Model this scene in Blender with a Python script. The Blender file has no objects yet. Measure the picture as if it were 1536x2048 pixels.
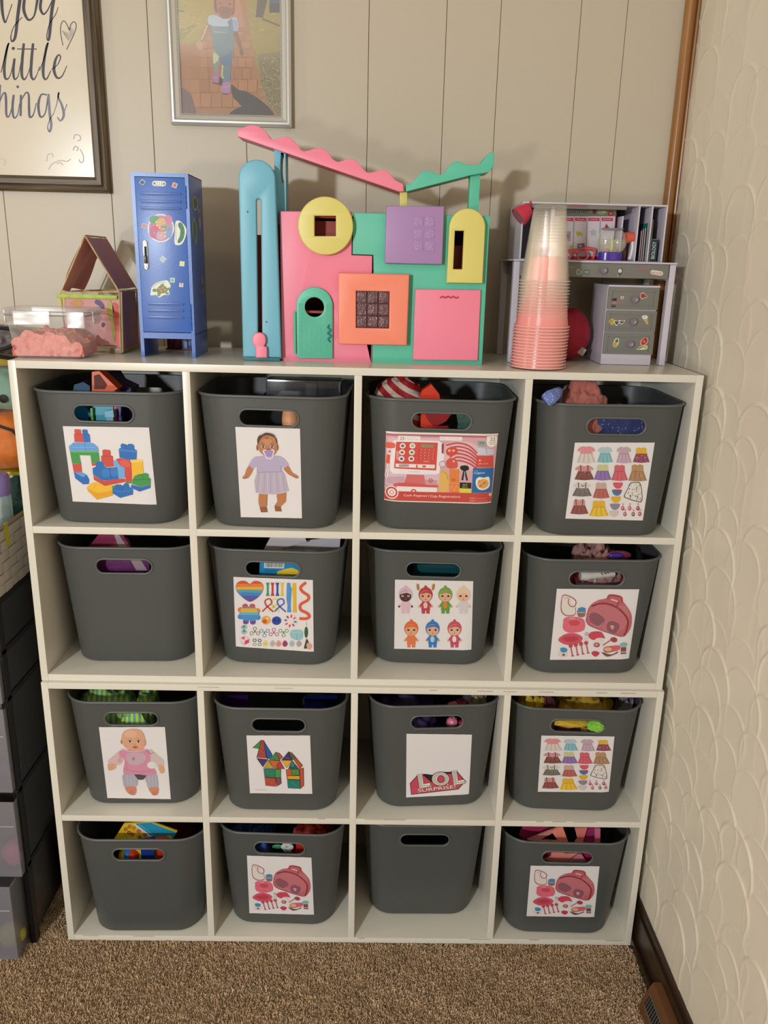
import bpy, bmesh, math, random
import numpy as np
from mathutils import Vector, Matrix, noise as mnoise

scene = bpy.context.scene
COL = scene.collection
# ------------------------------------------------------------------ camera
CAM = np.array([0.5941, -1.3700, 1.3257]); FPX = 1657.57
_yaw, _pitch, _roll = -0.018169, 1.278549, 0.024035
RM = np.array((Matrix.Rotation(_yaw, 3, 'Z') @ Matrix.Rotation(_pitch, 3, 'X') @ Matrix.Rotation(_roll, 3, 'Z')))
cd = bpy.data.cameras.new('camera'); cam = bpy.data.objects.new('camera', cd); COL.objects.link(cam)
cd.sensor_fit = 'VERTICAL'; cd.sensor_height = 32.0; cd.lens = FPX / 2048 * 32.0
cd.clip_start = 0.02
_m = Matrix(RM.tolist()).to_4x4(); _m.translation = Vector(CAM); cam.matrix_world = _m
scene.camera = cam
# ------------------------------------------------------------------ world, lights, exposure
world = bpy.data.worlds.new('world'); scene.world = world; world.use_nodes = True
world.node_tree.nodes['Background'].inputs[0].default_value = (.9, .96, 1.0, 1)
world.node_tree.nodes['Background'].inputs[1].default_value = 0.02
def area(name, loc, target, size, power, color, sizey=None):
    l = bpy.data.lights.new(name, 'AREA'); l.energy = power; l.color = color
    l.shape = 'RECTANGLE' if sizey else 'DISK'; l.size = size
    if sizey: l.size_y = sizey
    o = bpy.data.objects.new(name, l); COL.objects.link(o); o.location = loc
    o.rotation_euler = (Vector(target) - Vector(loc)).to_track_quat('-Z', 'Y').to_euler(); return o
area('far_lamp_light', (-.85, -3.4, 1.62), (.6, .2, .9), .17, 70.0, (.875, .94, .98))
area('low_fill_light', (-.75, -2.9, .85), (.6, .1, .5), .26, 15.0, (1.0, .94, .82))  # added fill, brightens the lower shelves; stands for no known lamp
area('side_lamp_light', (-1.45, -.75, 1.55), (0, .29, 1.3), .22, 3.6, (1.0, .90, .74))
area('ceiling_fill_light', (-.7, -2.1, 2.38), (-.7, -2.1, 0), .7, 4.0, (.95, .95, .92), .7)  # soft fill added below the ceiling to lift the shadows
scene.view_settings.view_transform = 'Standard'; scene.view_settings.look = 'None'
scene.view_settings.gamma = 1.0; scene.view_settings.use_curve_mapping = False
scene.view_settings.exposure = -0.13
cy = scene.cycles
cy.max_bounces = 8; cy.diffuse_bounces = 3; cy.glossy_bounces = 4; cy.transmission_bounces = 8
cy.transparent_max_bounces = 48; cy.use_denoising = True; cy.caustics_reflective = False; cy.caustics_refractive = False
cy.sample_clamp_indirect = 5.0

# ------------------------------------------------------------------ measuring helpers
def at(px, py, ax='y', c=0.0):
    """a point of the room read off at a place of the photograph and a known plane"""
    d = RM @ np.array([(px - 768) / FPX, -(py - 1024) / FPX, -1.0]); i = 'xyz'.index(ax)
    return CAM + d * ((c - CAM[i]) / d[i])
def ray(px, py): return RM @ np.array([(px - 768) / FPX, -(py - 1024) / FPX, -1.0])
def crop(ox, oy, s): return lambda x, y: (ox + x / s, oy + y / s)
def homog(src, dst):
    A = []; b = []
    for (x, y), (u, v) in zip(src, dst):
        A.append([x, y, 1, 0, 0, 0, -u * x, -u * y]); b.append(u)
        A.append([0, 0, 0, x, y, 1, -v * x, -v * y]); b.append(v)
    h = np.append(np.linalg.solve(np.array(A, float), np.array(b, float)), 1).reshape(3, 3)
    def f(x, y):
        w = h @ (x, y, 1.0); return (w[0] / w[2], w[1] / w[2])
    return f
UNIT = [(0, 0), (1, 0), (1, 1), (0, 1)]

# ------------------------------------------------------------------ colour and material helpers
def lin(c):
    if isinstance(c, str):
        c = c.lstrip('#'); c = [int(c[i:i + 2], 16) / 255 for i in (0, 2, 4)]
    return [(x / 12.92 if x <= .04045 else ((x + .055) / 1.055) ** 2.4) for x in c]
MATS = {}
def mat(name, col, rough=.5, metal=0., bump=0., bscale=60., vary=.06, vscale=8., alpha=1., spec=.5, trans=0., ior=1.45, sheen=0., coat=0.):
    if name in MATS: return MATS[name]
    m = bpy.data.materials.new(name); m.use_nodes = True; nt = m.node_tree; p = nt.nodes['Principled BSDF']
    c = lin(col)
    tc = nt.nodes.new('ShaderNodeTexCoord')
    if vary:
        n = nt.nodes.new('ShaderNodeTexNoise'); n.inputs['Scale'].default_value = vscale; n.inputs['Detail'].default_value = 4
        nt.links.new(tc.outputs['Object'], n.inputs['Vector'])
        mx = nt.nodes.new('ShaderNodeMix'); mx.data_type = 'RGBA'
        mx.inputs[6].default_value = (*[x * (1 - vary) for x in c], 1); mx.inputs[7].default_value = (*[min(1, x * (1 + vary)) for x in c], 1)
        nt.links.new(n.outputs['Fac'], mx.inputs[0]); nt.links.new(mx.outputs[2], p.inputs['Base Color'])
    else: p.inputs['Base Color'].default_value = (*c, 1)
    p.inputs['Roughness'].default_value = rough; p.inputs['Metallic'].default_value = metal
    p.inputs['Specular IOR Level'].default_value = spec; p.inputs['Alpha'].default_value = alpha
    p.inputs['Transmission Weight'].default_value = trans; p.inputs['IOR'].default_value = ior
    p.inputs['Sheen Weight'].default_value = sheen; p.inputs['Coat Weight'].default_value = coat
    if bump:
        n2 = nt.nodes.new('ShaderNodeTexNoise'); n2.inputs['Scale'].default_value = bscale; n2.inputs['Detail'].default_value = 3
        nt.links.new(tc.outputs['Object'], n2.inputs['Vector'])
        b = nt.nodes.new('ShaderNodeBump'); b.inputs['Strength'].default_value = bump; b.inputs['Distance'].default_value = .002
        nt.links.new(n2.outputs['Fac'], b.inputs['Height']); nt.links.new(b.outputs['Normal'], p.inputs['Normal'])
    MATS[name] = m; return m
def plastic_film(name, col, solid, rough=.15):
    """thin see-through plastic: part clear, part tinted plastic with a sheen"""
    if name in MATS: return MATS[name]
    m = bpy.data.materials.new(name); m.use_nodes = True; nt = m.node_tree; nt.nodes.clear()
    o = nt.nodes.new('ShaderNodeOutputMaterial'); t = nt.nodes.new('ShaderNodeBsdfTransparent')
    p = nt.nodes.new('ShaderNodeBsdfPrincipled'); p.inputs['Base Color'].default_value = (*lin(col), 1); p.inputs['Roughness'].default_value = rough
    fr = nt.nodes.new('ShaderNodeLayerWeight'); fr.inputs[0].default_value = .25
    mr = nt.nodes.new('ShaderNodeMapRange'); mr.inputs[3].default_value = solid; mr.inputs[4].default_value = min(1, solid + .45)
    mx = nt.nodes.new('ShaderNodeMixShader'); nt.links.new(fr.outputs['Facing'], mr.inputs[0]); nt.links.new(mr.outputs[0], mx.inputs[0])
    nt.links.new(t.outputs[0], mx.inputs[1]); nt.links.new(p.outputs[0], mx.inputs[2]); g = nt.nodes.new('ShaderNodeBsdfGlossy'); g.inputs['Color'].default_value = (.06, .06, .06, 1); g.inputs['Roughness'].default_value = max(.08, rough)
    ad = nt.nodes.new('ShaderNodeAddShader'); nt.links.new(mx.outputs[0], ad.inputs[0]); nt.links.new(g.outputs[0], ad.inputs[1]); nt.links.new(ad.outputs[0], o.inputs[0])
    MATS[name] = m; return m
def ink(name='printed_paper', rough=.45):
    if name in MATS: return MATS[name]
    m = bpy.data.materials.new(name); m.use_nodes = True; nt = m.node_tree; p = nt.nodes['Principled BSDF']
    a = nt.nodes.new('ShaderNodeAttribute'); a.attribute_name = 'Col'; nt.links.new(a.outputs['Color'], p.inputs['Base Color'])
    p.inputs['Roughness'].default_value = rough; MATS[name] = m; return m
def wood(name, c1, c2, scale=(2, 30, 30), rough=.4, bump=.15):
    if name in MATS: return MATS[name]
    m = bpy.data.materials.new(name); m.use_nodes = True; nt = m.node_tree; p = nt.nodes['Principled BSDF']
    tc = nt.nodes.new('ShaderNodeTexCoord'); mp = nt.nodes.new('ShaderNodeMapping'); mp.inputs['Scale'].default_value = scale
    n = nt.nodes.new('ShaderNodeTexNoise'); n.inputs['Scale'].default_value = 3; n.inputs['Detail'].default_value = 6; n.inputs['Distortion'].default_value = .6
    r = nt.nodes.new('ShaderNodeValToRGB'); r.color_ramp.elements[0].position = .35; r.color_ramp.elements[1].position = .65
    r.color_ramp.elements[0].color = (*lin(c1), 1); r.color_ramp.elements[1].color = (*lin(c2), 1)
    nt.links.new(tc.outputs['Object'], mp.inputs[0]); nt.links.new(mp.outputs[0], n.inputs['Vector']); nt.links.new(n.outputs['Fac'], r.inputs[0])
    nt.links.new(r.outputs[0], p.inputs['Base Color']); p.inputs['Roughness'].default_value = rough
    b = nt.nodes.new('ShaderNodeBump'); b.inputs['Strength'].default_value = bump; b.inputs['Distance'].default_value = .001
    nt.links.new(n.outputs['Fac'], b.inputs['Height']); nt.links.new(b.outputs[0], p.inputs['Normal'])
    MATS[name] = m; return m

# ------------------------------------------------------------------ scene graph helpers
WM = {}
def tag(o, label=None, cat=None, group=None, kind=None):
    for k, v in (('label', label), ('category', cat), ('group', group), ('kind', kind)):
        if v: o[k] = v
    return o
def thing(name, label, cat, loc=(0, 0, 0), rz=0., group=None):
    o = bpy.data.objects.new(name, None); COL.objects.link(o); o.empty_display_size = .02
    o.location = loc; o.rotation_euler = (0, 0, rz)
    WM[o.name] = Matrix.Translation(Vector(loc)) @ Matrix.Rotation(rz, 4, 'Z'); return tag(o, label, cat, group)
def link(name, me, parent=None, world=False):
    o = bpy.data.objects.new(name, me); COL.objects.link(o)
    if parent is not None:
        o.parent = parent; M = WM[parent.name]; WM[o.name] = M
        if world: me.transform(M.inverted())
    else: WM[o.name] = Matrix.Identity(4)
    return o
class MB:
    """collects shapes into one mesh"""
    def __init__(s): s.v = []; s.f = []; s.mi = []; s.sm = []; s.mats = []
    def _m(s, m):
        if m is None: return 0
        if m not in s.mats: s.mats.append(m)
        return s.mats.index(m)
    def add(s, v, f, m=None, smooth=False, M=None):
        n = len(s.v); k = s._m(m)
        for p in v:
            p = Vector(p)
            if M is not None: p = M @ p
            s.v.append(tuple(p))
        for q in f: s.f.append(tuple(i + n for i in q)); s.mi.append(k); s.sm.append(smooth)
        return s
    def box(s, x0, x1, y0, y1, z0, z1, m=None, bev=0., M=None):
        if bev <= 0:
            v = [(x, y, z) for z in (z0, z1) for y in (y0, y1) for x in (x0, x1)]
            return s.add(v, [(0, 2, 3, 1), (4, 5, 7, 6), (0, 1, 5, 4), (2, 6, 7, 3), (0, 4, 6, 2), (1, 3, 7, 5)], m, False, M)
        bm = bmesh.new(); bmesh.ops.create_cube(bm, size=1)
        bmesh.ops.transform(bm, matrix=Matrix.Translation(((x0 + x1) / 2, (y0 + y1) / 2, (z0 + z1) / 2)) @ Matrix.Diagonal((x1 - x0, y1 - y0, z1 - z0, 1)), verts=bm.verts)
        b = min(bev, .45 * min(abs(x1 - x0), abs(y1 - y0), abs(z1 - z0)))
        bmesh.ops.bevel(bm, geom=bm.edges[:], offset=b, segments=2, affect='EDGES', profile=.7)
        return s.addbm(bm, m, True, M)
    def addbm(s, bm, m=None, smooth=False, M=None):
        bm.verts.index_update()
        s.add([v.co for v in bm.verts], [[v.index for v in f.verts] for f in bm.faces], m, smooth, M); bm.free(); return s
    def lathe(s, prof, m=None, n=32, M=None, sx=1., sy=1., cap=True):
        v = []; f = []
        for r, z in prof:
            for i in range(n):
                a = 2 * math.pi * i / n; v.append((r * math.cos(a) * sx, r * math.sin(a) * sy, z))
        for j in range(len(prof) - 1):
            for i in range(n): f.append((j * n + i, j * n + (i + 1) % n, (j + 1) * n + (i + 1) % n, (j + 1) * n + i))
        if cap:
            if prof[0][0] > 1e-6: f.append(tuple(range(n - 1, -1, -1)))
            if prof[-1][0] > 1e-6: f.append(tuple((len(prof) - 1) * n + i for i in range(n)))
        return s.add(v, f, m, True, M)
    def tube(s, pts, r, m=None, n=8, closed=False, M=None, flat=None):
        """a round bar along points; r a number or one per point; flat = (rx, rz) squashes it"""
        P = [Vector(p) for p in pts]; N = len(P); v = []; f = []
        up = None
        for i in range(N):
            if closed: t = (P[(i + 1) % N] - P[i - 1]).normalized()
            else: t = (P[min(i + 1, N - 1)] - P[max(i - 1, 0)]).normalized()
            if up is None: up = t.orthogonal().normalized()
            up = (up - t * up.dot(t)).normalized(); si = t.cross(up)
            rr = r[i] if isinstance(r, (list, tuple)) else r
            for k in range(n):
                a = 2 * math.pi * k / n; v.append(P[i] + up * math.cos(a) * rr + si * math.sin(a) * rr)
        for i in range(N if closed else N - 1):
            j = (i + 1) % N
            for k in range(n): f.append((i * n + k, i * n + (k + 1) % n, j * n + (k + 1) % n, j * n + k))
        if not closed: f += [tuple(range(n - 1, -1, -1)), tuple((N - 1) * n + k for k in range(n))]
        return s.add(v, f, m, True, M)
    def ball(s, c, r, m=None, M=None, sub=3):
        bm = bmesh.new(); bmesh.ops.create_icosphere(bm, subdivisions=sub, radius=1)
        if not isinstance(r, (tuple, list)): r = (r, r, r)
        bmesh.ops.transform(bm, matrix=Matrix.Translation(c) @ Matrix.Diagonal((*r, 1)), verts=bm.verts); return s.addbm(bm, m, True, M)
    def prism(s, pts, d, m=None, smooth=False, M=None):
        """polygon of 3-D points pushed along the vector d"""
        n = len(pts); d = Vector(d); v = [Vector(p) for p in pts]; v += [p + d for p in v]
        f = [tuple(range(n)), tuple(range(2 * n - 1, n - 1, -1))] + [(i, i + n, (i + 1) % n + n, (i + 1) % n) for i in range(n)]
        return s.add(v, f, m, smooth, M)
    def mesh(s, name, fix=True):
        me = bpy.data.meshes.new(name); me.from_pydata(s.v, [], s.f)
        for m in s.mats: me.materials.append(m)
        me.polygons.foreach_set('material_index', s.mi); me.polygons.foreach_set('use_smooth', s.sm)
        if fix:
            bm = bmesh.new(); bm.from_mesh(me); bmesh.ops.recalc_face_normals(bm, faces=bm.faces); bm.to_mesh(me); bm.free()
        me.update(); return me
    def build(s, name, parent=None, m=None, world=False, smooth_angle=None, fix=True):
        if m is not None and not s.mats: s.mats.append(m)
        me = s.mesh(name, fix)
        if smooth_angle is None: smooth_angle = 35
        try: me.set_sharp_from_angle(angle=math.radians(smooth_angle))
        except Exception: pass
        return link(name, me, parent, world)
def plate(outlines, y0, y1, bev=.001, res=2):
    """mesh data (verts, faces) of a board cut to 2-D outlines (x, z), further outlines are holes; y0 front, y1 back"""
    cu = bpy.data.curves.new('c', 'CURVE'); cu.dimensions = '2D'; cu.fill_mode = 'BOTH'
    t = abs(y1 - y0) / 2; b = min(bev, t * .9); cu.extrude = t - b; cu.bevel_depth = b; cu.bevel_resolution = res; cu.offset = -b
    for o in outlines:
        sp = cu.splines.new('POLY'); sp.points.add(len(o) - 1); sp.use_cyclic_u = True
        for q, (x, z) in zip(sp.points, o): q.co = (x, z, 0, 1)
    ob = bpy.data.objects.new('c', cu); COL.objects.link(ob); dg = bpy.context.evaluated_depsgraph_get(); dg.update()
    me = bpy.data.meshes.new_from_object(ob.evaluated_get(dg)); bpy.data.objects.remove(ob); bpy.data.curves.remove(cu)
    yc = (y0 + y1) / 2; v = [(p.co.x, yc - p.co.z, p.co.y) for p in me.vertices]; f = [tuple(q.vertices) for q in me.polygons]
    bpy.data.meshes.remove(me); return v, f
def board(name, outlines, y0, y1, m, parent, bev=.001):
    v, f = plate(outlines, y0, y1, bev); b = MB(); b.add(v, f, m, True)
    me = b.mesh(name, False); bm = bmesh.new(); bm.from_mesh(me); bmesh.ops.remove_doubles(bm, verts=bm.verts, dist=1e-6); bmesh.ops.recalc_face_normals(bm, faces=bm.faces); bm.to_mesh(me); bm.free()
    try: me.set_sharp_from_angle(angle=math.radians(40))
    except Exception: pass
    return link(name, me, parent, True)
def arcpts(cx, cz, r, a0, a1, n=16, rz=None):
    return [(cx + r * math.cos(math.radians(a0 + (a1 - a0) * i / n)), cz + (rz or r) * math.sin(math.radians(a0 + (a1 - a0) * i / n))) for i in range(n + 1)]
def catmull(P, k=6, closed=False):
    P = [np.array(p, float) for p in P]; n = len(P); out = []
    for i in range(n if closed else n - 1):
        p0 = P[i - 1] if (i > 0 or closed) else P[0]; p1 = P[i]; p2 = P[(i + 1) % n]; p3 = P[(i + 2) % n] if (closed or i + 2 < n) else P[-1]
        for j in range(k):
            t = j / k; out.append(.5 * ((2 * p1) + (-p0 + p2) * t + (2 * p0 - 5 * p1 + 4 * p2 - p3) * t * t + (-p0 + 3 * p1 - 3 * p2 + p3) * t ** 3))
    if not closed: out.append(P[-1])
    return [tuple(p) for p in out]

# ------------------------------------------------------------------ flat printing
GLY = {}
def glyphs(s, font=None):
    if s in GLY: return GLY[s]
    cu = bpy.data.curves.new('t', 'FONT'); cu.body = s; cu.size = 1; cu.resolution_u = 3
    ob = bpy.data.objects.new('t', cu); COL.objects.link(ob); dg = bpy.context.evaluated_depsgraph_get(); dg.update()
    me = bpy.data.meshes.new_from_object(ob.evaluated_get(dg)); bpy.data.objects.remove(ob); bpy.data.curves.remove(cu)
    P = [(v.co.x, v.co.y) for v in me.vertices]; F = [tuple(q.vertices) for q in me.polygons]; bpy.data.meshes.remove(me)
    x0 = min(p[0] for p in P); x1 = max(p[0] for p in P); y0 = min(p[1] for p in P); y1 = max(p[1] for p in P)
    GLY[s] = (P, F, x0, x1, y0, y1); return GLY[s]
class Art:
    def __init__(s): s.P = []; s.n = 0
    def poly(s, pts, c, same=False):
        if not same: s.n += 1
        a = sum(pts[i - 1][0] * pts[i][1] - pts[i][0] * pts[i - 1][1] for i in range(len(pts)))
        s.P.append((pts if a < 0 else pts[::-1], lin(c), s.n)); return s
    def rect(s, x0, y0, x1, y1, c): return s.poly([(x0, y0), (x1, y0), (x1, y1), (x0, y1)], c)
    def blob(s, pts, c, k=5): return s.poly(catmull(pts, k, True), c)
    def ell(s, cx, cy, rx, ry=None, c='#000000', rot=0, n=22):
        ry = ry or rx; r = math.radians(rot); o = []
        for i in range(n):
            a = 2 * math.pi * i / n; x, y = rx * math.cos(a), ry * math.sin(a); o.append((cx + x * math.cos(r) - y * math.sin(r), cy + x * math.sin(r) + y * math.cos(r)))
        return s.poly(o, c)
    def line(s, pts, w, c, closed=False):
        s.n += 1; P = [np.array(p, float) for p in pts]; N = len(P); L = []; R = []
        for i in range(N):
            a = P[i - 1] if (i > 0 or closed) else P[i]; b = P[(i + 1) % N] if (i < N - 1 or closed) else P[i]
            t = b - a; t = t / (np.linalg.norm(t) + 1e-9); nn = np.array([-t[1], t[0]]); ww = (w[i] if isinstance(w, (list, tuple)) else w) / 2
            L.append(tuple(P[i] + nn * ww)); R.append(tuple(P[i] - nn * ww))
        for i in range(N if closed else N - 1):
            j = (i + 1) % N; s.poly([L[i], L[j], R[j], R[i]], c, True)
        return s
    def curve(s, pts, w, c, closed=False, k=6):
        if isinstance(w, (list, tuple)):
            q = catmull([(*p, ww) for p, ww in zip(pts, w)], k, closed); return s.line([p[:2] for p in q], [max(.2, p[2]) for p in q], c, closed)
        return s.line(catmull(pts, k, closed), w, c, closed)
    def ring(s, cx, cy, r, w, c, ry=None): return s.line([(cx + r * math.cos(2 * math.pi * i / 22), cy + (ry or r) * math.sin(2 * math.pi * i / 22)) for i in range(22)], w, c, True)
    def text(s, t, x, y, w, h, c, rot=0, shear=0):
        """text with its lower left corner at (x, y), w wide and h high (image units, y down)"""
        P, F, x0, x1, y0, y1 = glyphs(t); s.n += 1; r = math.radians(rot); Q = []
        for a, b in P:
            a = (a - x0) / (x1 - x0) * w; b = -(b - y0) / (y1 - y0) * h; a -= b * shear
            Q.append((x + a * math.cos(r) - b * math.sin(r), y + a * math.sin(r) + b * math.cos(r)))
        for f in F: s.poly([Q[i] for i in f], c, True)
        return s
def art_layers(art):
    """overlapping shapes lie one above the other, separate ones share a layer"""
    g = {}
    for pts, c, n in art.P:
        xs = [p[0] for p in pts]; ys = [p[1] for p in pts]; b = g.get(n); q = (min(xs), max(xs), min(ys), max(ys))
        g[n] = q if b is None else (min(b[0], q[0]), max(b[1], q[1]), min(b[2], q[2]), max(b[3], q[3]))
    B = np.zeros((0, 4)); Lr = np.zeros(0, int); out = {}
    for n in sorted(g):
        b = g[n]; hit = (B[:, 0] < b[1]) & (B[:, 1] > b[0]) & (B[:, 2] < b[3]) & (B[:, 3] > b[2]) if len(B) else np.zeros(0, bool)
        l = 1 + (Lr[hit].max() if hit.any() else 0); out[n] = l; B = np.vstack([B, b]); Lr = np.append(Lr, l)
    return out
def art_mesh(name, art, place, cuts=None, step=2.2e-5, bend=None):
    """place(x, y) -> 3-D point and outward normal of the sheet"""
    v = []; f = []; cols = []; lay = art_layers(art)
    for pts, c, n in art.P:
        k = len(v)
        for x, y in pts:
            p, nn = place(x, y); v.append(Vector(p) + Vector(nn) * (2e-4 + step * lay[n]))
        f.append(tuple(range(k, k + len(pts)))); cols.append(c)
    me = bpy.data.meshes.new(name); me.from_pydata(v, [], f)
    a = me.color_attributes.new('Col', 'FLOAT_COLOR', 'CORNER'); d = np.ones((len(me.loops), 4), np.float32)
    for p, c in zip(me.polygons, cols): d[p.loop_start:p.loop_start + p.loop_total, :3] = c
    a.data.foreach_set('color', d.ravel())
    if bend:
        bm = bmesh.new(); bm.from_mesh(me)
        for xc in cuts: bmesh.ops.bisect_plane(bm, geom=bm.verts[:] + bm.edges[:] + bm.faces[:], plane_co=(xc, 0, 0), plane_no=(1, 0, 0), dist=1e-7)
        for q in bm.verts: q.co.y += bend(q.co.x, q.co.z)
        bm.to_mesh(me); bm.free()
    me.materials.append(ink()); me.update(); return me
def flat_print(name, art, cr, parent, ax='y', c=0., n=(0, -1, 0), mt=None):
    me = art_mesh(name, art, lambda x, y: (at(*cr(x, y), ax, c), n))
    if mt: me.materials[0] = mt
    return link(name, me, parent, True)
# ================================================================== the room
T = .0125; CW = .27; CH = .2711; UH = 2 * CH + 3 * T; UW = 4 * CW + 5 * T; TOP = 2 * UH
WY = .295; WX = 1.163
m_wall = mat('warm_grey_wall_paint', '#c3b7a4', .42, vary=.03, vscale=3, bump=.03, bscale=90)
m_plaster = mat('cream_plaster_paint', '#ece2ce', .38, vary=.03, vscale=4, bump=.04, bscale=120)
m_groove = mat('groove_shade_paint', '#b5a997', .6)
m_ceil = mat('ceiling_paint', '#d8d0c2', .8)
m_dark = wood('dark_stained_baseboard_wood', '#1d120a', '#3a2818', (6, 1, 6), .35)
m_oak = wood('oak_trim_wood', '#8a5a2c', '#a97641', (20, 20, 1), .32)
def struct(name, mb, m, world=False, parent=None):
    o = mb.build(name, parent, m); tag(o, kind='structure'); return o
X0, Y0, ZC = -1.9, -4.2, 2.42
floor = struct('floor', MB().box(X0 - .1, WX + .1, Y0 - .1, WY + .1, -.05, -.006), mat('carpet_backing', '#a88a6c', .95))
struct('ceiling', MB().box(X0 - .1, WX + .1, Y0 - .1, WY + .1, ZC, ZC + .05), m_ceil)
struct('wall_left', MB().box(X0 - .1, X0, Y0, WY + .1, 0, ZC), m_wall)
struct('wall_front', MB().box(X0 - .1, WX + .1, Y0 - .1, Y0, 0, ZC), m_wall)
wall_back = struct('wall_back', MB().box(X0 - .1, WX + .1, WY + .004, WY + .1, 0, ZC), m_groove)
gx = [at(x, y, 'y', WY)[0] for x, y in ((15, 470), (208, 165), (303, 200), (493, 283), (735, 240), (883, 300), (995, 150), (1149, 190), (1238, 200), (1329, 100))]
gx[-1] = 1.2
gx = [gx[0] - .41, gx[0] - .2] + gx
gx = [X0] + [x for x in np.arange(X0 + .2, gx[0] - .05, .2)] + gx
for a, b in zip(gx[:-1], gx[1:]):
    b = min(b, WX + .0)
    v, f = plate([[(a + .0004, .0), (b - .0004, .0), (b - .0004, ZC), (a + .0004, ZC)]], WY, WY + .0055, .0010, 1)
    o = MB().add(v, f, m_wall, False).build('wall_panel', wall_back)
# the right wall: trowelled plaster with overlapping scallop ridges, modelled relief
rng = np.random.default_rng(7)
ny, nz = 330, 860; ys = np.linspace(-.62, WY, ny); zs = np.linspace(.09, 2.02, nz); Yg, Zg = np.meshgrid(ys, zs, indexing='ij')
Hm = np.zeros_like(Yg); Low = np.zeros_like(Yg)
cz = 2.1; row = 0
while cz > .1:
    yy = -.72 + (row % 2) * .05 + rng.uniform(-.015, .015)
    while yy < WY + .08:
        R = rng.uniform(.042, .062); cyy = yy + rng.uniform(-.012, .012); czz = cz + rng.uniform(-.02, .02); L = R * rng.uniform(1.4, 2.3)
        lean = rng.uniform(-.25, .3)
        u = (Yg - cyy) + lean * (Zg - czz) * .5; w = Zg - czz
        top = np.sqrt((u / R) ** 2 + (np.maximum(w, 0) / (R * .95)) ** 2); side = np.abs(u) / (R * (1 + .06 * np.sin(w * 60)))
        rr = np.where(w > 0, top, side); inside = (rr < 1) & (w > -L)
        d = (rr - 1) * R
        fade = np.where(w > 0, 1., np.clip(1 + w / L, 0, 1) ** .6)
        am = rng.uniform(.0008, .0032) * (.75 if czz > 1.2 else 1) * (.35 + .65 * np.clip(np.sin(np.arctan2(w, u) + rng.uniform(-.6, .6)) * .5 + .5 + rng.uniform(-.2, .2), 0, 1))
        Hm = np.where(inside, Hm * .45 + .0006 * np.clip(rr, 0, 1) ** 3, Hm)
        rid = am * fade * np.exp(-(d / .0026) ** 2) * ((w > -L))
        Hm = np.maximum(Hm, rid)
        yy += R * rng.uniform(1.5, 2.0)
    cz -= rng.uniform(.05, .066) * (1.35 if cz > 1.15 else 1); row += 1
Hm += .0003 * np.sin(Yg * 37 + 3 * np.sin(Zg * 11)) + .0003 * np.sin(Zg * 23 + Yg * 9)
V = np.stack([WX - Hm, Yg, Zg], -1).reshape(-1, 3)
idx = np.arange(ny * nz).reshape(ny, nz); F = np.stack([idx[:-1, :-1], idx[:-1, 1:], idx[1:, 1:], idx[1:, :-1]], -1).reshape(-1, 4)
me = bpy.data.meshes.new('wall_right'); me.vertices.add(len(V)); me.vertices.foreach_set('co', V.ravel())
me.loops.add(F.size); me.loops.foreach_set('vertex_index', F.ravel()); me.polygons.add(len(F)); me.polygons.foreach_set('loop_start', np.arange(0, F.size, 4)); me.polygons.foreach_set('use_smooth', np.ones(len(F), bool))
me.update(calc_edges=True); me.materials.append(m_plaster)
wr = struct('wall_right', MB().box(WX + .003, WX + .1, Y0, WY, 0, ZC).box(WX, WX + .05, Y0, -.62, 0, ZC).box(WX, WX + .05, -.62, WY, 0, .09).box(WX, WX + .05, -.62, WY, 2.02, ZC), m_plaster)
o = link('plaster_relief', me, wr)
# skirting boards, corner trim
bb = MB().box(WX - .011, WX, Y0, WY, 0, .078, bev=.002).box(WX - .007, WX, Y0, WY, .078, .095, bev=.003)
struct('baseboard_right', bb, m_dark)
struct('trim_1', MB().box(WX - .019, WX - .011, Y0, WY - .012, 0, .018, bev=.004), m_dark)
struct('baseboard_back', MB().box(X0, WX - .011, WY - .011, WY, 0, .09, bev=.002), m_dark)
c = MB(); c.tube([(WX - .0165, WY - .008, .1), (WX - .0165, WY - .008, ZC)], .0095, n=12); c.box(WX - .026, WX - .001, WY - .009, WY - .0002, .095, ZC, bev=.002)
struct('trim_2', c, m_oak)
c = MB(); c.tube([(WX - .0035, WY - .011, .1), (WX - .0035, WY - .011, ZC)], .003, n=8)
struct('trim_3', c, m_oak)
# carpet pile
n = 190000
reg = [(-.35, WX - .02, -.36, .03, .8), (-.30, .03, .0, WY, .2)]
px_, py_ = [], []
for a, b, c_, d, w in reg:
    k = int(n * w); px_.append(rng.uniform(a, b, k)); py_.append(rng.uniform(c_, d, k))
bx, by = np.concatenate(px_), np.concatenate(py_); n = len(bx)
ang = rng.uniform(0, 6.283, n); hgt = rng.uniform(.005, .0085, n); wd = rng.uniform(.0006, .0011, n); lx = rng.normal(0, .0022, n); ly = rng.normal(0, .0022, n)
clump = np.sin(bx * 90 + 2 * np.sin(by * 70)) * np.sin(by * 110 + 1.5 * np.sin(bx * 60)); hgt += .0012 * clump; lx += .002 * np.sin(by * 45 + bx * 20); 
dx, dy = np.cos(ang) * wd, np.sin(ang) * wd; z0 = -.006
V = np.stack([np.stack([bx - dx, by - dy, np.full(n, z0)], -1), np.stack([bx + dx, by + dy, np.full(n, z0)], -1),
              np.stack([bx + dx * .8 + lx, by + dy * .8 + ly, z0 + hgt], -1), np.stack([bx - dx * .8 + lx, by - dy * .8 + ly, z0 + hgt], -1)], 1).reshape(-1, 3)
me = bpy.data.meshes.new('carpet_pile'); me.vertices.add(4 * n); me.vertices.foreach_set('co', V.ravel().astype(np.float32))
me.loops.add(4 * n); me.loops.foreach_set('vertex_index', np.arange(4 * n)); me.polygons.add(n); me.polygons.foreach_set('loop_start', np.arange(0, 4 * n, 4)); me.update(calc_edges=True)
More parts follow.
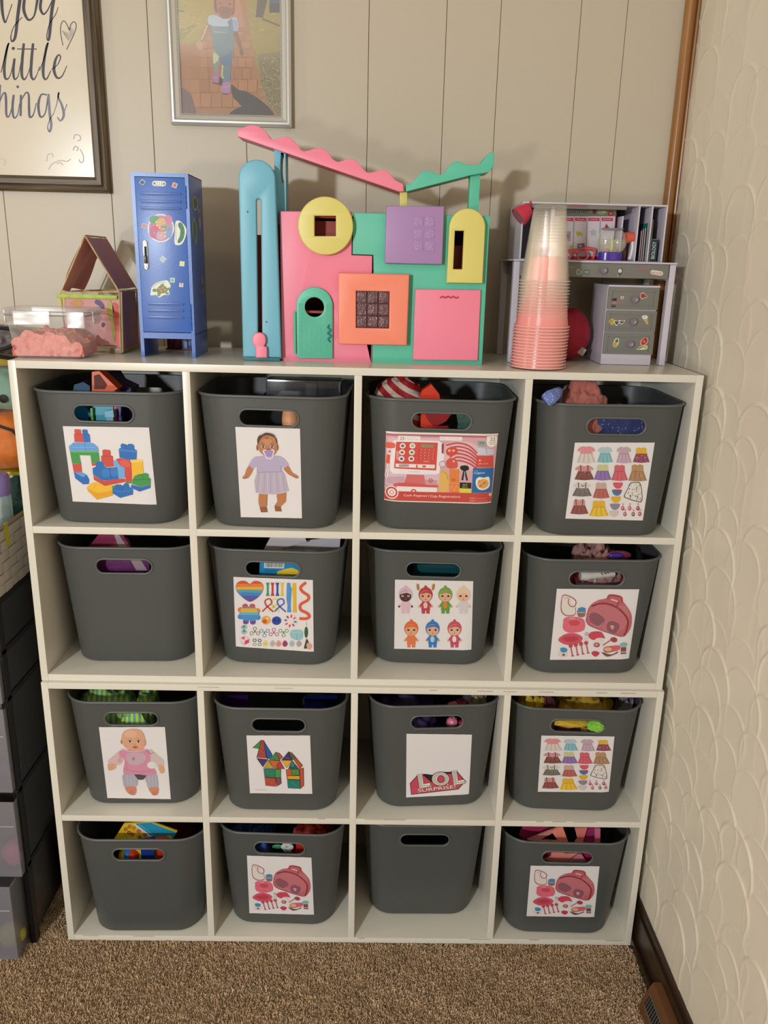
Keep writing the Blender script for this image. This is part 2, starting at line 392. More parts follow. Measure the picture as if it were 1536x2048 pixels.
cc = np.array([lin('#cfb08d'), lin('#dabb97'), lin('#bc9c7a'), lin('#e4c9a6')]); pick = rng.choice(4, n, p=[.42, .28, .2, .1])
cl = np.ones((n, 4, 4), np.float32); cl[:, :, :3] = (cc[pick] * (1 + .12 * clump[:, None]))[:, None, :]
a = me.color_attributes.new('Col', 'FLOAT_COLOR', 'CORNER'); a.data.foreach_set('color', cl.ravel()); me.materials.append(ink('carpet_fibre', .95))
pile = link('carpet_pile', me, floor); tag(pile, kind='stuff')

# ================================================================== cube organisers
m_shelf = mat('white_laminate', '#dcd6c9', .28, vary=.02, vscale=14, bump=.02, bscale=40)
m_edge = mat('chipped_laminate_edge', '#8d8371', .7)
def organiser(label, z0, dx, dy, chips):
    t = thing('cube_organizer', label, 'shelf', (dx, dy, z0), group='stacked cube organizers')
    D = WY - .012
    for s, x in (('side_panel', 0), ('side_panel', UW - T)):
        MB().box(x, x + T, 0, D, 0, UH, bev=.0008).build(s, t, m_shelf)
    for k in range(3):
        x = (k + 1) * (CW + T)
        MB().box(x, x + T, .0004, D, T, UH - T, bev=.0006).build('divider', t, m_shelf)
    MB().box(T, UW - T, 0.0002, D, UH - T, UH, bev=.0008).build('top_board', t, m_shelf)
    MB().box(T, UW - T, 0.0002, D, 0, T, bev=.0008).build('bottom_board', t, m_shelf)
    for k in range(4):
        x = T + k * (CW + T); MB().box(x, x + CW, 0.0002, D, T + CH, 2 * T + CH, bev=.0006).build('shelf_board', t, m_shelf)
    MB().box(T * .5, UW - T * .5, D + .0005, D + .0035, T * .5, UH - T * .5).build('back_panel', t, m_shelf)
    if chips:
        r = random.Random(3)
        c = MB()
        for zz in (T - .0012, 2 * T + CH - .0012, UH - T * .35):
            x = .03
            while x < UW - .05:
                if r.random() < .45:
                    w = r.uniform(.012, .05); c.box(x, x + w, -.0002, .0002, zz - .0002, zz + r.uniform(.0003, .0008))
                x += r.uniform(.03, .09)
        tag(c.build('edge_chip', t, m_edge), kind='stuff')
    return t
organiser('white laminate cube organizer resting on another one, toys along its top', UH, 0, 0, False)
organiser('white laminate cube organizer standing on the carpet with chipped front edges', 0, .0015, -.0081, True)

# ================================================================== bins
m_bin = mat('charcoal_plastic', '#4d4f4d', .42, vary=.03, bump=.05, bscale=300, spec=.45)
m_rim = mat('charcoal_plastic_rim', '#5c5e5e', .38, vary=.03)
BH = .232; B0 = (.107, .0985, .046); B1 = (.126, .1125, .052)
def bdim(z):
    k = z / BH; return [a + (b - a) * k for a, b in zip(B0, B1)]
def front_y(x, z):
    hw, hd, r = bdim(z); e = abs(x) - (hw - r)
    if e <= 0: return -hd
    e = min(e, r * .98); return -hd + r - math.sqrt(r * r - e * e)
def ring(hw, hd, r, z, n=7):
    o = []
    for cx, cyy, a0 in ((hw - r, hd - r, 0), (-(hw - r), hd - r, 90), (-(hw - r), -(hd - r), 180), (hw - r, -(hd - r), 270)):
        for i in range(n + 1):
            a = math.radians(a0 + 90 * i / n); o.append((cx + r * math.cos(a), cyy + r * math.sin(a), z))
    return o
def bin_meshes():
    th = .0022; rings = []
    def R(z, inset=0, drop=0):
        hw, hd, r = bdim(z); return ring(hw - inset, hd - inset, r - inset, z + drop)
    rings.append(R(0, .006)); rings.append(R(.0015, .0022)); rings.append(R(.005)); 
    for z in (.06, .12, .18, BH): rings.append(R(z))
    rings.append(R(BH, th)); rings.append(R(.12, th)); rings.append(R(.008, th)); rings.append([(p[0], p[1], .004) for p in R(.004, .008)])
    n = len(rings[0]); v = [p for r in rings for p in r]; f = []
    for j in range(len(rings) - 1):
        for i in range(n): f.append((j * n + i, j * n + (i + 1) % n, (j + 1) * n + (i + 1) % n, (j + 1) * n + i))
    f.append(tuple(range(n - 1, -1, -1))); f.append(tuple((len(rings) - 1) * n + i for i in range(n)))
    body = MB().add(v, f, m_bin, True).mesh('body')
    # oval hand holes, cut through front and back
    sl = arcpts(.036, .1968, .0128, -90, 90, 10) + arcpts(-.036, .1968, .0128, 90, 270, 10)
    cut = MB().prism([(x, -.2, z) for x, z in sl], (0, .4, 0)).mesh('cut')
    a = bpy.data.objects.new('a', body); b = bpy.data.objects.new('b', cut); COL.objects.link(a); COL.objects.link(b)
    md = a.modifiers.new('h', 'BOOLEAN'); md.operation = 'DIFFERENCE'; md.object = b; md.solver = 'EXACT'
    dg = bpy.context.evaluated_depsgraph_get(); dg.update(); me = bpy.data.meshes.new_from_object(a.evaluated_get(dg))
    bpy.data.objects.remove(a); bpy.data.objects.remove(b)
    me.name = 'body'; me.materials.clear(); me.materials.append(m_bin); me.polygons.foreach_set('material_index', [0] * len(me.polygons))
    me.set_sharp_from_angle(angle=math.radians(40))
    hw, hd, r = bdim(BH)
    rim = MB().tube(ring(hw + .0008, hd + .0008, r, BH, 9), .0026, m_rim, 8, True).mesh('rim')
    slot = MB()
    for s in (-1,):
        slot.tube([(x, front_y(x, z) - .0002, z) for x, z in arcpts(.036, .1968, .0145, -90, 90, 10) + arcpts(-.036, .1968, .0145, 90, 270, 10)], .0021, m_rim, 8, True)
    return me, rim, slot.mesh('handle_rim')
BM = bin_meshes()
def cell_floor(r): return {1: TOP - T - CH, 2: TOP - 2 * T - 2 * CH, 3: UH - T - CH, 4: T}[r]
BINS = {}
def make_bin(r, c, x, yf, yaw, label):
    z = cell_floor(r); dy = -.0081 if r > 2 else 0; a = math.radians(yaw)
    cyy = yf + .0985; cx = x
    t = thing('storage_bin', label, 'bin', (cx, cyy, z + .0003), a, 'charcoal bins in the cube organizers')
    for nm, me in zip(('body', 'rim', 'handle_rim'), BM): link(nm, me, t)
    BINS[(r, c)] = t; return t
def bin_local(t, px, py):
    M = WM[t.name].inverted(); o = M @ Vector(CAM); d = M.to_3x3() @ Vector(ray(px, py)); s = (B1[1] - B0[1]) / BH
    # plane y = -(B0[1] + s z)
    k = -(o.y + B0[1] + s * o.z) / (d.y + s * d.z); p = o + d * k; return (p.x, p.z)
m_sheet = mat('white_paper_sheet', '#e0dadb', .35, vary=.02, vscale=20)
m_tape = plastic_film('clear_tape', '#5b5c5b', .55, .2)
def add_label(rc, quad, cr, art=None, asrc=None, fold=False, tape=None):
    """a paper sheet on the bin front; quad = its corners (crop pixels); asrc = corners in the drawing's own crop"""
    t = BINS[rc]; loc = [bin_local(t, *cr(x, y)) for x, y in quad]; H = homog(UNIT, loc)
    sq = []; N = 16
    sh = MB(); v = []; f = []
    for j in range(N + 1):
        for i in range(N + 1):
            x, z = H(i / N, j / N); w = .0007 * math.sin(i * .9 + j * .3) ** 2 * (1 if j in (0, N) else .3)
            v.append((x, front_y(x, z) - .0006 - w * .6, z))
    n = (N + 1) ** 2
    for j in range(N):
        for i in range(N): k = j * (N + 1) + i; f.append((k, k + 1, k + N + 2, k + N + 1))
    sh.add(v, f, m_sheet, True); lab = sh.build('label', t, fix=False)
    if art is not None:
        S = homog(asrc or quad, UNIT)
        def place(x, y):
            a, b = S(x, y); X, Z = H(a, b); return ((X, 0, Z), (0, -1, 0))
        me = art_mesh('print', art, place, [s * (.058 + .0015 * q) for s in (-1, 1) for q in range(30)], bend=lambda x, z: front_y(x, z) - .0011)
        link('print', me, lab)
    return lab
# ================================================================== printed pictures on the bin labels
RED, BLU, SKY, GRN, YEL = '#c9463c', '#2468b4', '#5f9ad6', '#3f9147', '#eab62c'
def art_blocks():
    a = Art()
    def studblock(x, y, w, h, c, d):
        a.poly([(x, y), (x + w, y), (x + w, y + h), (x, y + h)], c); a.rect(x, y + h * .82, x + w, y + h, d)
    a.poly([(572, 768), (578, 760), (618, 762), (622, 770), (626, 795), (640, 800), (650, 862), (574, 858), (570, 800), (576, 795)], RED); a.line([(572, 797), (632, 800)], 4, '#a8362e')
    a.poly([(632, 770), (640, 762), (672, 764), (678, 795), (690, 800), (697, 862), (648, 862), (636, 800)], BLU); a.line([(640, 798), (690, 802)], 4, '#184f90')
    a.poly([(530, 892), (568, 862), (712, 866), (752, 896), (760, 928), (536, 926)], SKY); a.line([(652, 868), (660, 926)], 4, '#3d78b8'); a.line([(540, 900), (752, 902)], 3, '#86b6e4')
    a.poly([(538, 928), (758, 930), (768, 1000), (740, 1022), (704, 1016), (697, 962), (612, 960), (626, 1028), (556, 1024)], GRN); a.poly([(538, 928), (758, 930), (759, 942), (540, 940)], '#56a85a')
    a.poly([(557, 1026), (626, 1028), (632, 1090), (568, 1088)], RED); a.poly([(704, 1018), (740, 1022), (745, 1040), (708, 1042)], RED)
    a.poly([(568, 1090), (630, 1092), (668, 1112), (688, 1150), (684, 1182), (640, 1184), (580, 1138)], BLU); a.poly([(580, 1096), (630, 1094), (664, 1114), (640, 1130)], SKY)
    a.poly([(788, 924), (800, 916), (842, 920), (850, 930), (852, 962), (868, 968), (876, 1048), (812, 1052), (800, 1020), (780, 1016), (778, 968), (790, 962)], RED); a.line([(782, 966), (866, 970)], 5, '#a8362e')
    a.poly([(738, 1020), (752, 1006), (786, 1008), (800, 1020), (802, 1040), (812, 1054), (812, 1110), (716, 1104), (712, 1060), (738, 1048)], BLU)
    a.poly([(712, 1060), (812, 1056), (900, 1052), (912, 1146), (790, 1154), (718, 1112)], BLU); a.blob([(785, 1070), (836, 1068), (842, 1120), (790, 1124)], '#3178c4'); a.blob([(850, 1068), (900, 1064), (906, 1112), (856, 1116)], '#3178c4'); a.line([(846, 1056), (858, 1148)], 3, '#184f90')
    a.poly([(876, 1000), (905, 996), (920, 1040), (958, 1050), (962, 1130), (914, 1146), (904, 1052), (880, 1050)], '#6aa7dc')
    a.poly([(718, 1116), (790, 1156), (960, 1138), (964, 1166), (810, 1196), (724, 1150)], RED); a.line([(790, 1158), (806, 1194)], 3, '#a8362e')
    a.poly([(892, 990), (925, 982), (996, 996), (1012, 1030), (1014, 1160), (968, 1168), (958, 1056), (930, 1044)], RED); a.blob([(925, 1000), (990, 1004), (1000, 1050), (940, 1044)], '#d65a50')
    a.poly([(914, 910), (930, 905), (928, 880), (940, 870), (966, 876), (976, 884), (992, 872), (1022, 876), (1032, 890), (1034, 915), (1052, 922), (1050, 992), (996, 996), (920, 978)], BLU); a.poly([(914, 912), (1052, 926), (1050, 938), (914, 926)], '#3a80cc'); a.line([(968, 880), (972, 912)], 4, '#184f90')
    a.poly([(1010, 1000), (1050, 994), (1096, 996), (1104, 1100), (1040, 1112), (1018, 1150)], YEL); a.poly([(1010, 1000), (1096, 996), (1098, 1010), (1014, 1016)], '#f4cb58')
    a.poly([(1018, 1150), (1040, 1118), (1064, 1106), (1094, 1102), (1120, 1096), (1142, 1106), (1144, 1132), (1158, 1140), (1158, 1184), (1082, 1204), (1016, 1180)], GRN); a.line([(1030, 1150), (1150, 1144)], 5, '#2f7638'); a.line([(1094, 1106), (1098, 1150)], 4, '#2f7638')
    a.poly([(1010, 1184), (1082, 1206), (1158, 1186), (1156, 1212), (1074, 1240), (1008, 1210)], BLU); a.line([(1082, 1208), (1078, 1238)], 3, '#184f90')
    a.poly([(668, 1206), (710, 1170), (736, 1166), (812, 1196), (864, 1190), (866, 1270), (748, 1302), (680, 1236)], YEL); a.poly([(668, 1210), (750, 1250), (864, 1232), (866, 1270), (748, 1302), (680, 1238)], '#dc9f1c'); a.line([(740, 1182), (720, 1214)], 3, '#c58f18')
    a.poly([(964, 1168), (1014, 1160), (1012, 1176), (966, 1180)], GRN)
    a.poly([(868, 1216), (885, 1208), (884, 1190), (900, 1184), (930, 1186), (944, 1196), (958, 1176), (988, 1180), (996, 1204), (1012, 1214), (1024, 1222), (1022, 1262), (926, 1288), (868, 1254)], BLU); a.line([(872, 1226), (930, 1240), (1020, 1226)], 5, '#3a80cc'); a.line([(944, 1196), (940, 1232)], 4, '#184f90'); a.poly([(862, 1196), (884, 1192), (884, 1210), (868, 1218), (866, 1240)], GRN)
    return a
def art_doll_lilac():
    a = Art(); sk, dk, lil = '#b5764c', '#8f5634', '#b3a5c2'
    for L in ([(650, 1168), (722, 1172), (718, 1210), (716, 1288), (722, 1300), (727, 1334), (668, 1336), (656, 1290), (646, 1250), (646, 1210)], [(803, 1172), (892, 1160), (888, 1240), (842, 1286), (850, 1328), (792, 1326), (786, 1280), (812, 1236)]): a.poly(L, sk)
    a.poly([(657, 1290), (718, 1286), (727, 1334), (668, 1336)], dk); a.poly([(788, 1276), (842, 1286), (850, 1328), (796, 1326)], dk); a.line([(722, 1176), (718, 1280)], 6, dk)
    a.blob([(565, 925), (600, 945), (590, 985), (560, 1030), (530, 1040), (505, 1030), (525, 1005), (540, 960)], sk); a.blob([(905, 925), (865, 948), (900, 995), (945, 1022), (980, 1036), (998, 1030), (985, 1010), (945, 985)], sk)
    a.line([(505, 1034), (525, 1040), (545, 1028)], 6, dk); a.line([(950, 1018), (975, 1034), (996, 1034)], 6, dk)
    a.poly([(622, 845), (700, 838), (780, 836), (838, 842), (880, 870), (915, 918), (868, 952), (846, 925), (858, 980), (632, 985), (632, 925), (604, 955), (558, 922), (590, 868)], lil)
    a.poly([(632, 985), (858, 975), (880, 1010), (912, 1148), (870, 1165), (780, 1178), (680, 1172), (622, 1164), (610, 1060)], '#b5a9bb')
    for x in range(650, 880, 26): a.line([(x, 988), (x + (x - 745) * .2, 1160)], 5, '#a294ad' if x % 4 else '#c8bccb')
    a.line([(632, 985), (858, 978)], 5, '#9484a2'); a.line([(630, 1166), (780, 1180), (910, 1150)], 4, '#d8cfd8'); a.line([(632, 930), (640, 980)], 4, '#9484a2'); a.line([(846, 925), (838, 975)], 4, '#9484a2')
    a.blob([(648, 690), (690, 650), (740, 642), (790, 665), (812, 720), (814, 780), (790, 828), (740, 846), (690, 834), (648, 790), (640, 740)], sk)
    a.poly(catmull([(640, 745), (636, 690), (664, 652), (714, 636), (770, 648), (806, 690), (812, 745), (800, 715), (785, 680), (740, 662), (700, 664), (668, 690), (652, 720)], 4, True), '#4d3122')
    a.ell(636, 768, 9, 26, dk); a.ell(814, 766, 8, 26, dk); a.curve([(662, 660), (714, 634), (780, 650), (802, 684)], 7, '#b9b0bb')
    a.curve([(700, 672), (716, 690), (728, 682), (722, 668)], 5, '#33201a')
    a.ell(724, 720, 44, 30, '#c28458')
    for x in (686, 764): a.ell(x, 757, 17, 12, '#e6dcd4'); a.ell(x, 757, 11, 12, '#2c1a14'); a.curve([(x - 19, 750), (x, 741), (x + 18, 752)], 4, '#2c1a14'); a.ell(x - 3, 753, 3, 3, '#ffffff'); a.curve([(x - 16, 730), (x, 724), (x + 16, 730)], 4, '#6a4028')
    a.ell(734, 782, 14, 8, dk); a.blob([(682, 800), (700, 785), (735, 796), (770, 782), (786, 800), (774, 830), (740, 844), (700, 832)], '#d9cede'); a.blob([(706, 795), (764, 792), (768, 830), (738, 846), (708, 832)], '#9d86bd')
    a.curve([(704, 826), (714, 856), (742, 866), (768, 852), (776, 822)], 8, '#e4dae8')
    for x in (700, 772): a.ell(x, 802, 4, 4, '#6a5590')
    return a
def art_register():
    a = Art(); R0, PK = '#cf4a42', '#d98d96'
    a.poly([(272, 540), (1262, 563), (1200, 1175), (255, 1150)], '#d1a2a8')
    a.poly([(272, 540), (1262, 563), (1260, 576), (272, 556)], '#e5dcd8'); a.poly([(274, 558), (1258, 580), (1256, 596), (275, 576)], '#b5606a')
    a.poly([(290, 590), (740, 600), (740, 1000), (270, 1010)], '#d8b7c2')
    # till
    a.poly([(330, 625), (352, 612), (740, 622), (762, 640), (770, 735), (784, 740), (780, 792), (752, 798), (742, 905), (700, 916), (335, 908), (306, 885), (306, 745), (322, 740)], '#e9e0e4')
    a.poly([(362, 628), (728, 636), (712, 880), (342, 862)], R0); a.poly([(582, 648), (690, 655), (688, 682), (580, 678)], '#8f8464')
    for j in range(3):
        for i in range(2): a.ell(418 - j * 5 + i * 86, 664 + j * 57, 26, 24, '#e8e2da'); a.ell(418 - j * 5 + i * 86, 664 + j * 57, 15, 12, [['#8c5a58', '#b55350', '#4a6a94'], ['#a3b08a', '#5d8f62', '#8b4a52']][i][j])
    for j in range(4):
        for i in range(4): a.ell(580 + i * 36 - j * 2, 698 + j * 25 + i * 2, 10, 8, '#b23a34'); a.rect(577 + i * 36 - j * 2, 693 + j * 25 + i * 2, 583 + i * 36 - j * 2, 702 + j * 25 + i * 2, '#e8c8c0')
    a.line([(566, 690), (560, 790)], 5, '#b23a34'); a.text('TOTAL', 600, 806, 52, 10, '#f0d8d0')
    a.poly([(358, 820), (700, 830), (698, 862), (356, 850)], '#e9e0dc'); a.rect(385, 826, 472, 848, '#a39a92'); a.rect(536, 830, 550, 856, '#c9605a'); a.rect(592, 836, 622, 852, '#c54a44'); a.curve([(650, 850), (670, 838), (690, 846)], 3, '#aaa098')
    a.text('cash register', 470, 896, 100, 10, '#9a8c94')
    # scanner at the side
    a.blob([(272, 640), (345, 640), (350, 680), (300, 688), (272, 680)], '#d8604a'); a.poly([(280, 690), (325, 692), (322, 740), (284, 736)], '#e4d6d8'); a.ell(304, 716, 12, 12, '#c86a70'); a.poly([(280, 745), (312, 748), (304, 825), (270, 820)], '#e0583a'); a.curve([(290, 826), (272, 900), (264, 930), (275, 945), (285, 935), (292, 870)], 7, '#e6dfe2')
    # drawer
    a.poly([(455, 915), (605, 920), (625, 1010), (430, 1000)], '#cf6a6c'); a.poly([(340, 990), (440, 985), (625, 1005), (730, 1010), (718, 1080), (330, 1040)], '#cc5650'); a.poly([(365, 1018), (722, 1030), (718, 1072), (370, 1060)], '#eadfdd')
    a.ring(514, 1068, 20, 12, R0); a.poly([(285, 940), (430, 930), (440, 975), (330, 1000), (280, 1000)], '#c79fae'); a.poly([(610, 960), (720, 965), (722, 1008), (615, 1000)], '#c9959f'); a.ring(664, 968, 16, 6, '#b74a50'); a.ell(664, 968, 6, 6, '#b74a50')
    # right half: striped bag, food
    a.blob([(790, 690), (830, 640), (930, 625), (1030, 640), (1085, 690), (1070, 790), (1060, 870), (900, 880), (800, 840)], '#dcb6ba')
    for i in range(6):
        o = i * 34; a.curve([(800 + o * .3, 660 + o), (900, 640 + o * .9), (1000, 665 + o * .9), (1072, 730 + o * .8)], 15, '#c14d55')
    a.blob([(800, 700), (850, 670), (895, 690), (900, 730), (860, 750), (810, 745)], '#cf4a42'); a.ell(828, 706, 12, 10, '#eab59a'); a.ell(864, 706, 12, 10, '#eab59a')
    a.blob([(800, 800), (840, 770), (890, 790), (900, 850), (850, 865), (806, 850)], '#cf5548'); a.ell(866, 800, 8, 8, '#f0c8b0')
    a.poly([(760, 650), (780, 640), (776, 730), (760, 730)], '#963a48'); a.ell(767, 824, 29, 28, '#a04a58'); a.ell(767, 824, 25, 24, '#d9cdd2')
    a.blob([(745, 1070), (735, 1000), (745, 920), (770, 878), (800, 888), (820, 930), (822, 1000), (808, 1060), (780, 1078)], '#dfae5e'); a.curve([(760, 890), (800, 905), (815, 960)], 5, '#b98538')
    a.poly([(830, 866), (915, 870), (912, 1078), (826, 1076)], '#dd7f3f'); a.line([(830, 990), (912, 994)], 3, '#f2b070'); a.text('mac', 848, 972, 34, 20, '#8d3b22'); a.curve([(836, 1060), (850, 1010), (870, 1060), (890, 1010), (906, 1060)], 5, '#f0a055')
    a.poly([(918, 985), (1022, 988), (1018, 1080), (918, 1078)], '#211d18'); a.poly([(918, 1036), (1020, 1040), (1018, 1080), (918, 1078)], '#dec94e'); a.text('dark', 944, 1012, 44, 14, '#d8cd7a'); a.text('choc', 940, 1030, 48, 12, '#d8cd7a')
    a.blob([(930, 840), (985, 838), (1000, 870), (960, 885), (925, 868)], '#1b1719'); a.poly([(948, 885), (972, 885), (992, 968), (975, 970), (962, 905), (950, 968), (932, 964)], '#2b2730'); a.line([(963, 890), (958, 960)], 5, '#c9c0d2')
    a.poly([(1036, 858), (1222, 862), (1204, 1080), (1022, 1076)], '#2566a0'); a.text('good', 1046, 890, 30, 9, '#cfe0ee'); a.text('organic', 1044, 914, 96, 20, '#dbe8f2')
    a.blob([(1062, 960), (1090, 938), (1130, 945), (1175, 940), (1186, 985), (1180, 1030), (1140, 1052), (1090, 1048), (1062, 1010)], '#e9e0cf'); a.ell(1124, 998, 50, 42, '#dba25a')
    for i in range(7): a.ell(1090 + (i * 37) % 68, 974 + (i * 23) % 50, 9, 7, '#b8703a'); 
    a.poly([(1066, 750), (1218, 755), (1216, 858), (1060, 852)], '#cc4a40'); a.ell(1095, 793, 8, 8, '#f0c0b0'); a.text('gift card', 1082, 828, 84, 12, '#f0cdc0')
    a.poly([(1070, 620), (1150, 625), (1155, 675), (1080, 665)], '#8fa39b'); a.text('$$', 1090, 650, 44, 22, '#47645a'); a.poly([(1080, 680), (1225, 700), (1222, 745), (1070, 742)], '#c4c6da'); a.line([(1150, 690), (1158, 735)], 3, '#4a4c5a')
    # headers and banner
    a.poly([(378, 575), (572, 580), (570, 628), (378, 622)], '#ece4e0'); a.text('25', 394, 614, 40, 28, '#453f3f'); a.text('+', 438, 600, 10, 10, '#453f3f'); a.text('play pieces', 456, 598, 100, 9, '#8c8585'); a.text('piezas de juego', 456, 614, 100, 9, '#8c8585')
    a.poly([(744, 582), (940, 586), (938, 620), (744, 616)], '#ece4e0'); a.text('lights and sounds', 752, 598, 170, 9, '#8d6f72'); a.text('luces y sonidos', 752, 612, 170, 9, '#a39a9a')
    a.ell(1202, 630, 48, 50, '#ece2dc'); a.rect(1158, 582, 1250, 620, '#ece2dc'); a.text('22', 1186, 622, 48, 28, '#453f3f'); a.text('PIECES', 1172, 642, 66, 11, '#6d6464'); a.text('PIEZAS', 1182, 658, 50, 9, '#6d6464')
    a.poly([(258, 1050), (340, 1062), (1204, 1082), (1200, 1166), (256, 1142)], '#c2453d')
    a.poly([(255, 1142), (1200, 1167), (1200, 1175), (255, 1150)], '#e8dfd8')
    a.ell(322, 1074, 60, 58, '#e9dcd8'); a.ell(322, 1074, 51, 49, '#c2453d'); a.ell(322, 1074, 36, 34, '#e9dcd8'); a.ell(322, 1074, 19, 18, '#c2453d'); a.ell(322, 1074, 14, 13, '#ecdcd6')
    a.text('Cash Register', 428, 1112, 208, 24, '#eedcd6', 1.3); a.text('|', 644, 1116, 3, 22, '#eedcd6'); a.text('Caja Registradora', 660, 1120, 262, 26, '#eedcd6', 1.5)
    for i, w in enumerate((44, 78)): a.text('AGES 3+' if i == 0 else 'EDADES 3+', 1004, 1128 + i * 22, 60, 10, '#e8c8c2'); a.text('batteries included', 1072, 1130 + i * 22, 84, 7, '#e0b0aa')
    a.ell(1190, 1102, 13, 13, '#e3cfc6'); a.ell(1190, 1102, 8, 8, '#bfae9e')
    return a
def dress(a, x, y, w, h, top, sk, trim=None, sleeve=True, straps=False):
    """a little dress: bodice, gathered skirt with folds, sleeves or straps"""
    b = w * .32
    a.poly([(x - w * .5, y + h * .94), (x - b, y + h * .42), (x + b, y + h * .42), (x + w * .5, y + h * .94), (x + w * .3, y + h * .97), (x, y + h), (x - w * .3, y + h * .97)], sk)
    d = [max(0, q * .78) for q in [int(sk[i:i + 2], 16) for i in (1, 3, 5)]]; dk = '#%02x%02x%02x' % tuple(int(q) for q in d); l = '#%02x%02x%02x' % tuple(min(255, int(int(sk[i:i + 2], 16) * 1.12)) for i in (1, 3, 5))
    for i in range(-3, 4): a.line([(x + i * b * .28, y + h * .45), (x + i * w * .15, y + h * .95)], w * .022, dk if i % 2 else l)
    a.poly([(x - b, y + h * .43), (x - b * .95, y + h * .08), (x - b * .4, y + h * .02), (x, y + h * .08), (x + b * .4, y + h * .02), (x + b * .95, y + h * .08), (x + b, y + h * .43)], top)
    if sleeve:
        for s in (-1, 1): a.blob([(x + s * b * .8, y + h * .05), (x + s * w * .42, y + h * .16), (x + s * w * .46, y + h * .3), (x + s * b * .9, y + h * .28)], top)
    if straps:
        for s in (-1, 1): a.line([(x + s * b * .6, y), (x + s * b * .55, y + h * .4)], w * .05, dk)
    a.line([(x - b, y + h * .43), (x + b, y + h * .43)], h * .03, trim or dk)
def art_dresses():
    a = Art(); ds = [(534, 612, 152, 142, '#d68a92', '#cfc3bd', 1, 0), (686, 618, 126, 132, '#a9c0c6', '#7fb2bd', 1, 0), (838, 616, 124, 138, '#bb9fae', '#bd9fb0', 1, 0), (978, 622, 136, 128, '#d9aa34', '#8f4a5e', 0, 0),
        (518, 768, 158, 122, '#c98a8c', '#7d4a46', 1, 1), (666, 758, 142, 134, '#c2c093', '#8b6ea8', 0, 0), (803, 762, 134, 134, '#c8606c', '#c8606c', 0, 0), (948, 758, 150, 142, '#b48a62', '#a98060', 0, 0),
        (500, 908, 158, 114, '#cfc7c0', '#6f6c66', 1, 1), (654, 904, 136, 134, '#c3a293', '#b1625c', 0, 0), (478, 1042, 146, 124, '#c58c86', '#8e4e4e', 0, 1), (636, 1050, 158, 134, '#dcab35', '#e0b63a', 0, 0)]
    for x, y, w, h, t, s, sl, st in ds: dress(a, x, y, w, h, t, s, None, bool(sl), bool(st))
    for x, y, w, h in ((518, 830, 130, 50), (948, 830, 120, 60), (978, 690, 110, 50), (500, 970, 120, 40)):
        r = random.Random(x); [a.ell(x + r.uniform(-.45, .45) * w, y + r.uniform(-.4, .5) * h, 3.2, 2.6, random.Random(i).choice(['#c99a86', '#5d3a3a', '#d8b89a'])) for i in range(16)]
    a.curve([(492, 925), (505, 940), (520, 925)], 5, '#35322f')
    for i, c in enumerate(('#d25568', '#3f78ac', '#d9a92e', '#8d7f95', '#cdbdb8')):
        x, y = 790 - i * 8, 910 + i * 57; a.blob([(x - 38, y), (x, y - 2), (x + 38, y), (x + 34, y + 26), (x + 14, y + 46), (x - 14, y + 46), (x - 34, y + 26)], c, 3); 
    a.poly([(752, 968), (820, 966), (812, 990), (784, 992)], '#9a4a5a')
    a.poly(catmull([(890, 912), (930, 906), (970, 914), (985, 990), (982, 1062), (930, 1060), (870, 1040), (838, 1020), (866, 960)], 4, True), '#2d2a2a'); a.poly(catmull([(894, 917), (930, 911), (966, 919), (980, 990), (977, 1056), (930, 1054), (872, 1034), (845, 1018), (870, 962)], 4, True), '#dcd5cd')
    r = random.Random(5)
    for i in range(42):
        x, y = r.uniform(872, 972), r.uniform(925, 1050)
        if x > 870 + (1000 - y) * .15: a.ell(x, y, r.uniform(2, 6), r.uniform(2, 5), '#2b2828', r.uniform(0, 180), 8)
    for x, y, c in ((830, 1075, '#b84a58'), (886, 1075, '#c0606a'), (953, 1075, '#8e3138'), (848, 1122, '#b05a62'), (915, 1122, '#7b5c58'), (968, 1120, '#a85860')):
        a.line([(x, y), (x + 2, y + 20)], 12, '#cf9a9a'); a.ell(x - 2, y + 42, 14, 18, c); a.ell(x - 4, y + 40, 6, 7, '#e2b0b0')
    return a
